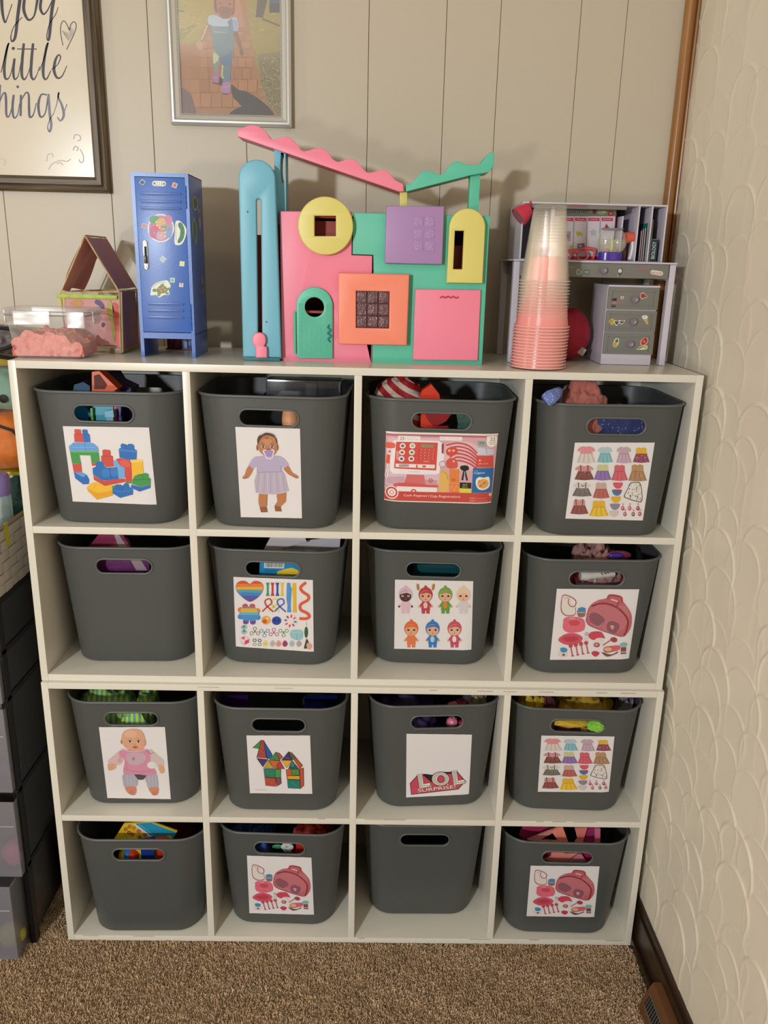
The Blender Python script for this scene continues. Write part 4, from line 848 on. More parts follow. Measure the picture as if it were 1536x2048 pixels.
board('arched_window', [q([(1232, 926), (1437, 930)]) + arcpts(ac[0], ac[1], ar, 0, 180, 22), q([(1280, 630), (1332, 630), (1322, 850), (1270, 848)])], Y2, DY - .0005, m_yel, house, .002)
w = board('square_window', [q([(616, 868), (1020, 878), (1005, 1282), (616, 1274)]), q([(717, 972), (907, 976), (904, 1185), (717, 1181)])], Y2 - .004, DY - .0005, m_peach, house, .0025)
Hp = homog(UNIT, q([(717, 972), (907, 976), (904, 1185), (717, 1181)], Y2)); m_pane = mat('embossed_smoked_pane', '#5b3038', .12, bump=1., bscale=260, spec=.9, vary=.2, vscale=120, coat=.6)
for j in range(3):
    for i in range(3):
        a_, b_ = Hp(i / 3 + .02, j / 3 + .015); c_, d_ = Hp(i / 3 + .31, j / 3 + .31); MB().box(a_, c_, Y2 + .001, Y2 + .004, d_, b_, m_pane, .0005).build('pane', house, world=True)
board('pane_frame', [q([(714, 969), (910, 973), (907, 1188), (714, 1184)])], Y2 + .0045, Y2 + .006, mat('dark_pane_frame', '#5a242a', .3), house, .0003)
# mint front door with grooves, a round window, a wavy handle and a hinge
Yd = DY - .006
da = dp([(481, 1058)], Yd)[0]; dr = (dp([(585, 1058)], Yd)[0][0] - dp([(378, 1058)], Yd)[0][0]) / 2
dout = dp([(381, 1355)], Yd) + arcpts(da[0], da[1], dr, 180, 0, 20) + dp([(584, 1357)], Yd)
dcc = dp([(480, 1065)], Yd)[0]
door = board('door', [dout, circ(dcc, .0163, 24)], Yd, DY - .0004, m_teal, house, .0012)
for i in range(22):
    x = dout[0][0] + .004 + i * (.0655 / 22) * (2 * dr / .072); zt = dcc[1] - math.sqrt(max(0, .0185 ** 2 - (x - dcc[0]) ** 2)) if abs(x - dcc[0]) < .0185 else da[1] + .004
    MB().box(x - .0006, x + .0006, Yd - .0009, Yd, dout[0][1] + .004, zt).build('door_rib', door, m_teal, world=True)
MB().tube([(p[0], Yd - .002, p[1]) for p in catmull(dp([(566, 1165), (556, 1180), (574, 1195), (556, 1212), (576, 1228), (558, 1244), (570, 1262)], Yd), 4)], .0014, m_teald).build('door_handle', door, world=True)
h0, h1 = dp([(368, 1090), (370, 1330)], Yd); MB().tube([(h0[0], Yd + .001, h0[1]), (h1[0], Yd + .001, h1[1])], .0022, m_teal).build('hinge', house, world=True)
board('garage_door', [dp([(1053, 962), (1428, 966), (1410, 1370), (1040, 1365)], DY - .005)], DY - .005, DY - .0003, m_pink, house, .0018)
g = DY - .0055
MB().tube([(p[0], g, p[1]) for p in catmull(dp([(1195, 1012), (1210, 1004), (1225, 1011), (1240, 1003), (1256, 1011), (1270, 1004), (1286, 1012), (1300, 1006)], g), 4)], .0012, mat('deep_pink_plastic', '#b83a58', .4)).build('garage_handle', house, world=True)
# roof: two wavy boards on posts
def wave(top, bottom, y): return dp(catmull(top, 6), y) + dp(bottom, y)
RY = .088
board('roof_board', [wave([(38, 56), (75, 42), (120, 29), (170, 40), (205, 68), (235, 108), (275, 103), (315, 94), (350, 108), (385, 142), (410, 174), (440, 174), (480, 163), (520, 160), (555, 180), (585, 222), (615, 237), (650, 228), (690, 221), (725, 238), (760, 280), (785, 298), (820, 294), (870, 284), (905, 300), (940, 340), (985, 364)], [(988, 406), (962, 408), (45, 94)], RY)], RY, RY + .055, m_pink, house, .001)
board('roof_board', [wave([(998, 368), (1030, 360), (1060, 330), (1085, 300), (1110, 290), (1150, 294), (1190, 310), (1215, 303), (1245, 262), (1275, 238), (1300, 235), (1340, 252), (1385, 257), (1420, 250), (1450, 215), (1475, 187), (1502, 181)], [(1500, 262), (1470, 298), (1370, 314), (1002, 408)], RY)], RY, RY + .055, m_teal, house, .001)
b = MB(); (x0, z0), (x1, z1) = dp([(250, 172), (320, 500)], .095); 
xa, xb = dp([(252, 300)], .095)[0][0], dp([(318, 300)], .095)[0][0]
board('roof_post', [[(xa, tl[1] - .02), (xb, tl[1] - .02), (xb, dp([(320, 190)], .095)[0][1] - .0), (xa, dp([(250, 164)], .095)[0][1])], [(a_ * .0035 + (xa + xb) / 2 + .004, b_ * .024 + dp([(300, 270)], .095)[0][1]) for a_, b_ in circ((0, 0), 1, 20)]], .095, .135, m_blue, house, .0008)
(x0, z0), (x1, z1) = dp([(967, 404), (1005, 520)], .1); MB().box(x0, x1, .1, .13, z1, z0, m_yel, .0008).build('roof_post', house, world=True)
(x0, z0), (x1, z1) = dp([(1367, 306), (1412, 540)], .1); MB().box(x0, x1, .1, .125, z1, z0, m_teal, .0008).build('roof_post', house, world=True)

# ================================================================== blue locker
LC = crop(0, 330, 3.2)
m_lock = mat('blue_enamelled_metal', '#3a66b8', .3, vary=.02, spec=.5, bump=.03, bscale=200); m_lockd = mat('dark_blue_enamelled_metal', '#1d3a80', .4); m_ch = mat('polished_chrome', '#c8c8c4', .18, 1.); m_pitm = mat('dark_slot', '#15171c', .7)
lx0, lx1, LY, LB = .1934, .2873, .0895, .200
lz1 = TOP + .298
locker = thing('toy_locker', 'small blue metal locker covered in stickers, beside the dollhouse', 'locker', ((lx0 + lx1) / 2, (LY + LB) / 2, TOP + .0003))
zb = TOP + .0004; body0 = TOP + .038
b = MB(); t_ = .0022
b.box(lx0, lx0 + t_, LY, LB, zb, lz1, m_lock, .0006).box(lx1 - t_, lx1, LY, LB, zb, lz1, m_lock, .0006).box(lx0, lx1, LB - t_, LB, body0, lz1, m_lock, .0006).box(lx0, lx1, LY, LB, lz1 - t_, lz1, m_lock, .0006).box(lx0, lx1, LY + .001, LB, body0, body0 + t_, m_lock, .0006)
b.box(lx0, lx0 + .006, LY - .0003, LY + .002, zb, lz1, m_lock).box(lx1 - .006, lx1, LY - .0003, LY + .002, zb, lz1, m_lock).box(lx0 + .0061, lx1 - .0061, LY - .0003, LY + .002, lz1 - .006, lz1, m_lock).box(lx0 + .0061, lx1 - .0061, LY - .0003, LY + .002, body0 - .006, body0 + .004, m_lock)
b.build('body', locker, world=True)
apr = MB()
door = MB().box(lx0 + .0065, lx1 - .0062, LY - .0014, LY + .0015, body0 + .005, lz1 - .0068, m_lock, .0009).build('door', locker, world=True)
for z0_, pts in ((1, ((178, 190), (227, 241), (270, 284))), (2, ((882, 896), (924, 940), (967, 983)))):
    for a_, b_ in pts:
        p = at(*LC(1030 if z0_ == 1 else 1062, (a_ + b_) / 2), 'y', LY); wv = .0335 if z0_ == 1 else .031
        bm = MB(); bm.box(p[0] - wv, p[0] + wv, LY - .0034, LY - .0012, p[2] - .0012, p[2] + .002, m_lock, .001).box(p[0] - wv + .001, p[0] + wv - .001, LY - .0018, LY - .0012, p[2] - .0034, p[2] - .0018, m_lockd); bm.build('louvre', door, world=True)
for ya, yb_ in ((135, 280), (890, 1060)):
    p0 = at(*LC(1196, ya), 'y', LY); p1 = at(*LC(1196, yb_), 'y', LY); x = lx1 - .0055
    hb = MB().tube([(x, LY - .001, p0[2]), (x, LY - .001, p1[2])], .0017, m_lock); 
    for k in range(1, 4): hb.tube([(x, LY - .001, p0[2] + (p1[2] - p0[2]) * k / 4 - .0003), (x, LY - .001, p0[2] + (p1[2] - p0[2]) * k / 4 + .0003)], .0019, m_lockd)
    hb.build('hinge', locker, world=True)
p0 = at(*LC(930, 480), 'y', LY); p1 = at(*LC(940, 670), 'y', LY); xh = (p0[0] + p1[0]) / 2
hp = board('handle_plate', [arcpts(xh, p0[2] - .0045, .0045, 0, 180, 8) + arcpts(xh, p1[2] + .0045, .0045, 180, 360, 8)], LY - .0026, LY - .0014, m_ch, locker, .0004)
MB().box(xh - .0018, xh + .0018, LY - .0034, LY - .0025, (p0[2] + p1[2]) / 2 - .012, (p0[2] + p1[2]) / 2 + .014, m_pitm).build('handle_slot', hp, world=True)
MB().box(xh - .0022, xh + .0022, LY - .007, LY - .003, (p0[2] + p1[2]) / 2 - .014, (p0[2] + p1[2]) / 2 - .001, mat('black_latch', '#23252a', .25, .6), .0012).build('latch', hp, world=True)
for z in (p0[2] - .004, p1[2] + .004): MB().ball((xh, LY - .0027, z), (.0013, .0008, .0013), m_ch, sub=2).build('rivet', hp, world=True)
def sticker(draw, y=LY - .0014, crp=LC, parent=locker, n=(0, -1, 0), ax='y'):
    a = Art(); draw(a); return flat_print('sticker', a, crp, parent, ax, y, n)
W_ = '#dcdad6'
def sq(x, y, r, c, rot=0, inner=None):
    def d(a):
        for k, cl in ((1, W_), (.82, c)):
            a.poly([(x + r * k * math.cos(math.radians(rot + 45 + 90 * i)) * 1.3, y + r * k * math.sin(math.radians(rot + 45 + 90 * i)) * 1.3) for i in range(4)], cl)
        if inner: inner(a)
    return d
sticker(sq(911, 110, 16, '#4d7d80', 35, lambda a: a.blob([(898, 116), (908, 100), (924, 112), (912, 122)], '#2a4a48', 3)))
sticker(sq(1118, 130, 17, '#d77a6e', 20, lambda a: a.ell(1120, 130, 6, 7, '#b84038')))
sticker(sq(922, 390, 15, '#cf6a60', 15, lambda a: a.ell(922, 390, 6, 6, '#d89a5a')))
sticker(sq(1043, 603, 18, '#a9c4c8', 40)); sticker(sq(1165, 632, 17, '#d8d39a', 5)); sticker(sq(1104, 737, 16, '#9cc9b0', 3, lambda a: a.ell(1104, 737, 8, 7, '#5f9a84'))); sticker(sq(1160, 768, 14, '#dcd4d0', 5, lambda a: a.text('9', 1152, 780, 15, 24, '#a83c36')))
def plate_(a):
    a.poly(arcpts(990, 118, 17, 90, 270, 8) + arcpts(1046, 120, 17, -90, 90, 8), '#d2d2ce'); a.rect(1004, 104, 1034, 132, '#e8e8e2'); a.text('223', 1001, 130, 38, 20, '#8a8c8c'); a.ell(988, 118, 6, 6, '#3a4450'); a.ell(1050, 121, 6, 6, '#3a4450')
sticker(plate_)
def roundst(a):
    a.ell(1030, 404, 85, 91, '#e4e0de'); a.ell(1030, 404, 77, 83, '#b889a4')
    for x, y, rx, ry, c in ((990, 350, 34, 26, '#5f9a6a'), (1075, 350, 30, 30, '#c77a98'), (985, 430, 30, 40, '#c06a8a'), (1075, 430, 28, 40, '#7d9ac0'), (1030, 370, 30, 30, '#d0ab6a'), (1030, 450, 30, 30, '#caa2b4'), (1000, 400, 16, 14, '#d94f6a'), (1060, 395, 14, 14, '#6bb08c'), (1035, 410, 24, 22, '#b97f66')): a.ell(x, y, rx, ry, c)
    for i in range(26): a.ell(1030 + 62 * math.cos(i * 2.4) * (i / 26), 404 + 66 * math.sin(i * 2.4) * (i / 26), 5, 5, ['#e4d6dc', '#d14f78', '#8fb4d6', '#e0c06a'][i % 4])
sticker(roundst, LY - .0015)
def pickle(a):
    a.blob([(1124, 365), (1150, 358), (1180, 385), (1194, 420), (1184, 470), (1160, 508), (1120, 506), (1118, 440)], '#dddfd6'); a.line([(1130, 380), (1124, 420), (1128, 480)], 3, '#7c8a78'); a.blob([(1142, 372), (1162, 370), (1178, 400), (1182, 440), (1170, 480), (1148, 500), (1136, 490), (1150, 455), (1154, 420), (1142, 395)], '#2c6b3c')
    for i in range(12): a.ell(1160 + 12 * math.sin(i * 2), 385 + i * 9, 2.4, 2.4, '#5f9a62')
sticker(pickle)
def turtle(a):
    a.blob([(965, 810), (975, 775), (1010, 750), (1060, 738), (1078, 745), (1092, 775), (1082, 800), (1084, 830), (1050, 832), (1020, 848), (1000, 832), (966, 834)], '#dcdfd2'); a.blob([(1002, 800), (1020, 775), (1050, 772), (1070, 790), (1068, 812), (1040, 822), (1010, 818)], '#8a7440')
    for p in ((1022, 792), (1042, 786), (1056, 800), (1032, 806)): a.ell(*p, 7, 6, '#b39a58')
    a.ell(990, 802, 15, 11, '#5f8f5a'); a.blob([(1025, 775), (1035, 760), (1050, 762), (1046, 776)], '#5f8f5a', 3); a.blob([(1068, 790), (1086, 784), (1088, 796), (1072, 804)], '#5f8f5a', 3); a.blob([(1010, 818), (1030, 824), (1018, 842), (1008, 834)], '#5f8f5a', 3); a.blob([(1058, 814), (1078, 816), (1080, 830), (1062, 826)], '#5f8f5a', 3); a.ell(984, 799, 2.5, 2.5, '#1f2a1c')
    a.curve([(975, 785), (1010, 758), (1060, 748)], 3, '#8a9a80')
sticker(turtle)
def side1(a):
    a.blob([(1232, 205), (1252, 205), (1268, 240), (1262, 285), (1240, 290), (1230, 250)], '#9aa08c', 3); a.blob([(1238, 215), (1252, 215), (1262, 245), (1256, 275), (1242, 275)], '#5c5a48', 3)
sticker(side1, lx1 + .0001, n=(1, 0, 0), ax='x')
sticker(lambda a: (a.blob([(1266, 285), (1280, 300), (1286, 395), (1272, 400)], '#9a9aa6', 3), a.ell(1276, 320, 6, 22, '#a04c50')), lx1 + .0001, n=(1, 0, 0), ax='x')
sticker(lambda a: (a.blob([(1232, 340), (1246, 345), (1262, 420), (1256, 515), (1242, 480), (1228, 430)], '#8f9a90', 3), a.blob([(1238, 365), (1248, 370), (1254, 430), (1248, 480), (1240, 450)], '#4f6a52', 3)), lx1 + .0001, n=(1, 0, 0), ax='x')
sticker(lambda a: (a.blob([(1288, 720), (1300, 725), (1306, 780), (1300, 830), (1288, 800)], '#8f7a84', 3), a.ell(1297, 776, 5, 22, '#5f3a44')), lx1 + .0001, n=(1, 0, 0), ax='x')
# things kept under the locker
def box_thing(name, label, cat, x0, x1, y0, y1, z0, z1, m, bev=.001, group=None):
    t = thing(name, label, cat, ((x0 + x1) / 2, (y0 + y1) / 2, z0), group=group); MB().box(x0, x1, y0, y1, z0, z1, m, bev).build('body', t, world=True); return t
t = thing('toy_tray', 'small maroon tray of coloured blocks seen under the blue locker', 'toy', (.24, .24, TOP + .0004))
MB().box(.205, .272, .215, .265, TOP + .0006, TOP + .003, mat('maroon_plastic', '#6d2436', .4), .001).build('tray', t, world=True)
for i, c in enumerate(('#7d1f3a', '#9a2f4a', '#8fa6c8', '#3a3f8a', '#6a1f38')): MB().box(.207 + i * .013, .219 + i * .013, .22, .26, TOP + .0032, TOP + .031 - (i % 2) * .004, mat('tray_block_' + c[1:], c, .3), .001).build('block', t, world=True)

# ================================================================== craft house of sticks and fabric
KC = crop(0, 440, 5.2966)
m_stick = wood('craft_stick_wood', '#b08f5c', '#d6bb8b', (30, 30, 4), .6); m_cloth = mat('salmon_fabric', '#d68c82', .85, bump=.3, bscale=120, vary=.12, vscale=25, sheen=.3); m_cloth2 = mat('mauve_fabric', '#bd868c', .85, bump=.3, bscale=120, vary=.1, vscale=25)
m_clr = mat('pink_painted_card', '#d99a9a', .5, vary=.05)
KY, KB = .128, .240
def kp(x, z, y=KY): return tuple(at(*KC(x, z), 'y', y))
craft = thing('craft_house', 'painted craft stick house with salmon fabric roof, behind the sand box', 'craft', (.105, .16, TOP + .0003))
pL, pR, pT = kp(640, 770), kp(1262, 760), kp(900, 165); bR = (kp(1290, 1400)[0] - .002, KY, TOP + .003); bL = (pL[0] + .004, KY, TOP + .003)
def shift(p, y=KB): return (p[0], y, p[2])
def stick(a, b, w=.0045, name='stick', m=None):
    MB().tube([a, b], w / 2, m or m_stick, 6).build(name, craft, world=True)
for a_, b_ in ((pL, pT), (pR, pT), (bL, pL), (bR, pR), (bL, bR), (pL, pR)):
    stick(a_, b_, .003); stick(shift(a_), shift(b_), .003)
for a_ in (pL, pR, pT, bL, bR): stick(a_, shift(a_), .003)
stick((pR[0] + .004, KY - .001, pR[2]), (bR[0] + .004, KY - .001, bR[2]), .003)
def sheet(name, quad, m, wav=.003, N=14, hem=0, M=None):
    v = []; f = []; H3 = [Vector(p) for p in quad]; nrm = (H3[1] - H3[0]).cross(H3[3] - H3[0]).normalized()
    for j in range(N + 1):
        for i in range(N + 1):
            u, w_ = i / N, j / N; w2 = w_ * (1 + hem * math.sin(u * 5))
            p = (H3[0] * (1 - u) + H3[1] * u) * (1 - w2) + (H3[3] * (1 - u) + H3[2] * u) * w2
            p += nrm * wav * math.sin(u * 9 + w_ * 3) * (.3 + w_); v.append(p)
    for j in range(N):
        for i in range(N): k = j * (N + 1) + i; f.append((k, k + 1, k + N + 2, k + N + 1))
    b = MB().add(v, f, m, True)
    return b.build(name, craft, world=True, fix=False)
E3 = .003
sheet('roof_fabric', [(pT[0] - E3, KY + .002, pT[2] - .002), (pT[0] - E3, KB, pT[2] - .002), (pL[0] + E3, KB, pL[2] + .004), (pL[0] + E3, KY + .002, pL[2] + .004)], m_cloth, .0035)
sheet('roof_fabric', [(pT[0] + E3, KY + .003, pT[2] - .003), (pT[0] + E3, KB, pT[2] - .003), (pR[0] - E3, KB, pR[2] + .004), (pR[0] - E3, KY + .003, pR[2] + .004)], m_cloth2, .0006)
sheet('side_fabric', [(bR[0] + .0015, KY + .002, pR[2] - .002), (bR[0] + .0015, KB, pR[2] - .002), (bR[0] + .0015, KB, bR[2]), (bR[0] + .0015, KY + .002, bR[2])], m_cloth2, .0006)
q1 = sheet('front_card', [(pL[0] + .004, KY + .0015, pL[2] - .006), (pR[0] - .002, KY + .0015, pR[2] - .006), (bR[0] - .002, KY + .0015, bR[2] + .012), (bL[0] + .001, KY + .0015, bL[2] + .012)], m_clr, .0003)
a = Art()
a.blob([(740, 890), (780, 855), (850, 848), (878, 880), (860, 905), (800, 902)], '#c98a28'); a.blob([(1005, 880), (1010, 850), (1040, 845), (1080, 870), (1105, 915), (1090, 940), (1040, 905)], '#4a3468'); a.blob([(1075, 1100), (1095, 1085), (1112, 1105), (1095, 1135), (1078, 1130)], '#2c1c30')
a.blob([(1145, 880), (1165, 850), (1185, 880), (1205, 950), (1200, 1060), (1220, 1180), (1215, 1300), (1195, 1230), (1165, 1060), (1135, 960)], '#a8a02c'); a.blob([(1190, 895), (1240, 890), (1265, 1000), (1282, 1330), (1232, 1340), (1215, 1100)], '#c9473e')
a.rect(620, 840, 686, 900, '#d4c33c')
for grp_ in sorted({n for _, _, n in a.P}):
    a1 = Art(); a1.P = [q_ for q_ in a.P if q_[2] == grp_]; flat_print('paint_patch', a1, KC, q1, 'y', KY + .0008)
p0, p1 = kp(600, 795), kp(1245, 820); MB().box(p0[0], p1[0], KY - .004, KY - .0005, p1[2] - .003, p0[2] + .002, mat('lime_painted_stick', '#a9bf3c', .5, vary=.35, vscale=60), .0012).build('painted_stick', craft, world=True)
MB().box(bR[0] - .001, bR[0] + .004, KY, KB + .002, TOP + .0006, TOP + .008, mat('olive_painted_stick', '#a8923a', .5, vary=.3, vscale=40), .001).build('painted_stick', craft, world=True)
MB().box(bR[0] - .018, bR[0] + .003, KY - .003, KY + .001, TOP + .0006, TOP + .010, mat('glue_clump', '#8d7a55', .4, vary=.3, vscale=60, bump=.4), .002).build('glued_joint', craft, world=True)

# ================================================================== sand box
m_clear = plastic_film('clear_container_plastic', '#dedad8', .10, .12); m_clear2 = plastic_film('milky_clasp_plastic', '#d4cfd0', .25, .2)
cx0, cx1, cy0, cy1 = -.006, .1125, .030, .112
box = thing('food_container', 'clear plastic box with clip lid holding pink play sand', 'container', ((cx0 + cx1) / 2, (cy0 + cy1) / 2, TOP + .0003))
def rr(x0, x1, y0, y1, r, z, n=5):
    o = []
    for cx_, cy_, a0 in ((x1 - r, y1 - r, 0), (x0 + r, y1 - r, 90), (x0 + r, y0 + r, 180), (x1 - r, y0 + r, 270)):
        for i in range(n + 1): a_ = math.radians(a0 + 90 * i / n); o.append((cx_ + r * math.cos(a_), cy_ + r * math.sin(a_), z))
    return o
def loft(rings, m, cap0=True, cap1=True):
    n = len(rings[0]); v = [p for r_ in rings for p in r_]; f = []
    for j in range(len(rings) - 1):
        for i in range(n): f.append((j * n + i, j * n + (i + 1) % n, (j + 1) * n + (i + 1) % n, (j + 1) * n + i))
    if cap0: f.append(tuple(range(n - 1, -1, -1)))
    if cap1: f.append(tuple((len(rings) - 1) * n + i for i in range(n)))
    return MB().add(v, f, m, True)
Z0 = TOP + .0006; ch = .074
loft([rr(cx0 + .006, cx1 - .006, cy0 + .004, cy1 - .004, .012, Z0), rr(cx0 + .003, cx1 - .003, cy0 + .002, cy1 - .002, .014, Z0 + .004), rr(cx0 - .008, cx1 + .009, cy0 - .002, cy1 + .006, .016, Z0 + ch)], m_clear, True, False).build('body', box, world=True)
lid = loft([rr(cx0 - .011, cx1 + .012, cy0 - .005, cy1 + .009, .017, Z0 + ch - .004), rr(cx0 - .012, cx1 + .013, cy0 - .006, cy1 + .010, .018, Z0 + ch + .004), rr(cx0 - .009, cx1 + .010, cy0 - .003, cy1 + .007, .016, Z0 + ch + .007)], m_clear2, False, True).build('lid', box, world=True)
MB().tube(rr(cx0 - .0085, cx1 + .0095, cy0 - .0035, cy1 + .0065, .016, Z0 + ch - .004), .0013, mat('grey_silicone', '#77757c', .4), 6, True).build('seal', box, world=True)
for i, (x0, x1, y0, y1) in enumerate(((cx0 + .012, cx1 - .046, cy0 - .009, cy0 - .006), (cx1 - .02, cx1 + .01, cy0 - .0095, cy0 - .006))):
    MB().box(x0, x1, y0, y1, Z0 + ch - .019 - (i * .004), Z0 + ch + .003, m_clear2, .001).build('clasp', box, world=True)
MB().box(cx1 + .013, cx1 + .0165, cy0 + .02, cy1 - .02, Z0 + ch - .018, Z0 + ch + .003, m_clear2, .001).build('clasp', box, world=True)
MB().box(cx0 - .0155, cx0 - .012, cy0 + .02, cy1 - .02, Z0 + ch - .018, Z0 + ch + .003, m_clear2, .001).build('clasp', box, world=True)
# sand: a crumbly heap
m_sand = mat('pink_play_sand', '#ec928a', .9, vary=.32, vscale=110, bump=.65, bscale=420)
NX, NY = 90, 60; v = []; f = []
for j in range(NY + 1):
    for i in range(NX + 1):
        u, w_ = i / NX, j / NY; x = cx0 + .0005 + (cx1 - cx0 - .001) * u; y = cy0 + .0035 + (cy1 - cy0 - .007) * w_
        hgt = .026 + .022 * math.exp(-((u - .58) / .22) ** 2) * (0.6 + .4 * w_) + .014 * math.exp(-((u - .22) / .16) ** 2) - .010 * max(0, u - .8) * 5 * .4
        hgt += .007 * mnoise.fractal((x * 45, y * 45, 1.3), .9, 2, 4) + .004 * abs(mnoise.noise((x * 110, y * 110, 4)))
        v.append((x, y, Z0 + max(.008, min(hgt, ch - .012))))
W1 = NX + 1
for j in range(NY):
    for i in range(NX): k = j * W1 + i; f.append((k, k + 1, k + W1 + 1, k + W1))
def skirt(idx_, out):
    base = len(v); M_ = 12
    for r_ in range(1, M_ + 1):
        for q_ in idx_:
            p = v[q_]; tt = r_ / M_; z = p[2] * (1 - tt) + (Z0 + .003) * tt; dd = .0016 * mnoise.fractal((p[0] * 160, z * 160, p[1] * 160), .9, 2, 3) - .001 * tt * tt
            dd -= .0022 * max(0, mnoise.noise((p[0] * 110 + 7, z * 110, p[1] * 110)) - .15) * 4
            taper = -.0022 * (tt); v.append((p[0] + out[0] * (dd + taper), p[1] + out[1] * (dd + taper), z))
    n_ = len(idx_)
    for r_ in range(M_):
        for i in range(n_ - 1):
            a_ = idx_[i] if r_ == 0 else base + (r_ - 1) * n_ + i; b_ = idx_[i + 1] if r_ == 0 else base + (r_ - 1) * n_ + i + 1
            f.append((a_, base + r_ * n_ + i, base + r_ * n_ + i + 1, b_))
skirt(list(range(W1)), (0, -1)); skirt([j * W1 + NX for j in range(NY + 1)], (1, 0)); skirt([j * W1 for j in range(NY + 1)], (-1, 0)); skirt([NY * W1 + i for i in range(W1)], (0, 1))
sand = MB().add(v, f, m_sand, True).build('play_sand', None, fix=True); tag(sand, 'pink crumbly play sand heaped inside the clear plastic box', 'sand', kind='stuff')

# ================================================================== cups
m_pc = mat('pink_cup_plastic', '#f29a94', .22, vary=.01, spec=.6); m_pr = mat('pale_pink_rim_plastic', '#f6b2a8', .25, vary=.01); m_cc = plastic_film('clear_cup_plastic', '#dcd2c4', .014, .08)
CXc, CYc = .8768, .058
pk_z = [TOP + .0035 + i * .00515 for i in range(14)]
def cup_mesh(R, r, h, m, mr, lip):
    b = MB(); b.lathe([(R * .965, .0015), (R * .93, .012), (r + (R * .93 - r) * .12, h - .012), (r, h - .003), (r - .0015, h), (r - .004, h - .0015), (.0001, h - .0018)], m, 40, cap=False); body = b.mesh('cup_body')
    q = MB().tube([(R * math.cos(2 * math.pi * i / 40), R * math.sin(2 * math.pi * i / 40), .0) for i in range(40)], lip, mr, 8, True).mesh('lip'); return body, q
pb, pl = cup_mesh(.0455, .0300, .112, m_pc, m_pr, .0016)
names = ['lowest', 'second', 'third', 'fourth', 'fifth', 'sixth', 'seventh', 'eighth', 'ninth', 'tenth', 'eleventh', 'twelfth', 'thirteenth', 'fourteenth']
for i, z in enumerate(pk_z):
    t = thing('plastic_cup', 'solid pink upturned plastic cup, %s from the bottom of the stack' % names[i] if i else 'solid pink upturned plastic cup at the very bottom of the stack', 'cup', (CXc + .0004 * math.sin(i * 2.1) + .00012 * i, CYc, z - .0014), group='pink cups in the stack')
    link('cup_body', pb, t).location.z = .0014; link('lip', pl, t).location.z = .0014
cb, cl_ = cup_mesh(.0415, .0262, .118, m_cc, plastic_film('clear_cup_rim_plastic', '#efdccd', .35, .1), .0013)
for i in range(12):
    z = TOP + .0885 + i * .0050
    t = thing('plastic_cup', 'clear upturned plastic cup, %s of the clear ones from the bottom' % names[i], 'cup', (CXc + .001 + .0004 * math.cos(i * 1.7), CYc, z - .0012), group='clear cups over the pink cups')
    link('cup_body', cb, t).location.z = .0012; link('lip', cl_, t).location.z = .0012
# ================================================================== toy desk with hutch
QC1 = crop(1100, 390, 6.144); QC2 = crop(980, 380, 3.491); QC3 = crop(1180, 560, 9.6)
m_dw = mat('lilac_white_toy_wood', '#cfc6d2', .35, vary=.02); m_dg = mat('grey_toy_wood', '#7c7a74', .4, vary=.03); m_dp = mat('mauve_toy_panel', '#a093ab', .45, vary=.03)
DKY = .13; HB = WY - .012
def Q(c, x, z, y=DKY): p = at(*c(x, z), 'y', y); return p[0], p[2]
desk = thing('toy_desk', 'lilac and grey doll desk with open shelves above, in the corner', 'desk', (.98, .2, TOP + .0003))
tX0, tZ = Q(QC2, 165, 498); tX1, _ = Q(QC2, 1308, 512); tz = TOP + .1775
MB().box(tX0, tX1, DKY - .002, HB, tz - .003, tz, m_dw, .0006).build('desk_top', desk, world=True)
ax0, ax1 = Q(QC2, 205, 560)[0], Q(QC2, 1248, 560)[0]
drawer = MB().box(ax0, ax1, DKY, HB - .01, Q(QC2, 1000, 617)[1], tz - .0035, m_dg, .0008).build('desk_drawer', desk, world=True)
lg0, lg1 = Q(QC2, 1250, 620)[0], Q(QC2, 1303, 620)[0]
for x0, x1 in ((lg0, tX1 - .001), (tX0 + .001, tX0 + .012)):
    MB().box(x0, x1, DKY + .0005, DKY + .016, TOP + .0006, tz - .0035, m_dw, .0008).build('leg', desk, world=True)
    MB().box(x0, x1, HB - .015, HB, TOP + .0006, tz - .0035, m_dw, .0008).build('leg', desk, world=True)
MB().box(tX1 - .012, tX1 - .002, DKY + .017, HB - .016, tz - .03, tz - .0035, m_dw, .0006).build('side_rail', desk, world=True)
# hutch
HY = .15
h = lambda x, z: Q(QC1, x, z, HY)
hx0, hz1 = Q(QC2, 228, 78, HY); hx1 = h(1450, 115)[0]; hxb = h(1385, 820)[0]; hx1 = (hx1 + hxb) / 2; hz1 = h(800, 108)[1]; hx0 = Q(QC2, 215, 300, HY)[0]
tt = .0028
MB().box(hx0, hx1, HY, HB, hz1 - tt, hz1, m_dw, .0005).build('hutch_top', desk, world=True)
for x in (hx0, hx1 - tt): MB().box(x, x + tt, HY, HB, tz + .0002, hz1 - tt, m_dw, .0005).build('hutch_side', desk, world=True)
d1, d2 = (h(1108, 120)[0] + h(1040, 815)[0]) / 2, (h(1275, 125)[0] + h(1190, 815)[0]) / 2
for x in (d1, d2): MB().box(x - .0012, x + .0012, HY + .0004, HB, tz + .0002, hz1 - tt, m_dw, .0004).build('shelf_divider', desk, world=True)
MB().box(hx0 + tt, hx1 - tt, HB - .004, HB - .001, tz + .0002, hz1 - tt, m_dp).build('hutch_back', desk, world=True)
MB().box(hx0 + tt, hx1 - tt, HY + .001, HB, tz + .0003, tz + .0015, m_dp).build('hutch_floor', desk, world=True)
bxr = h(920, 300)[0]
MB().box(bxr - .0012, bxr + .0012, HY + .012, HB, tz + .0016, hz1 - .019, m_dw, .0004).build('shelf_divider', desk, world=True)
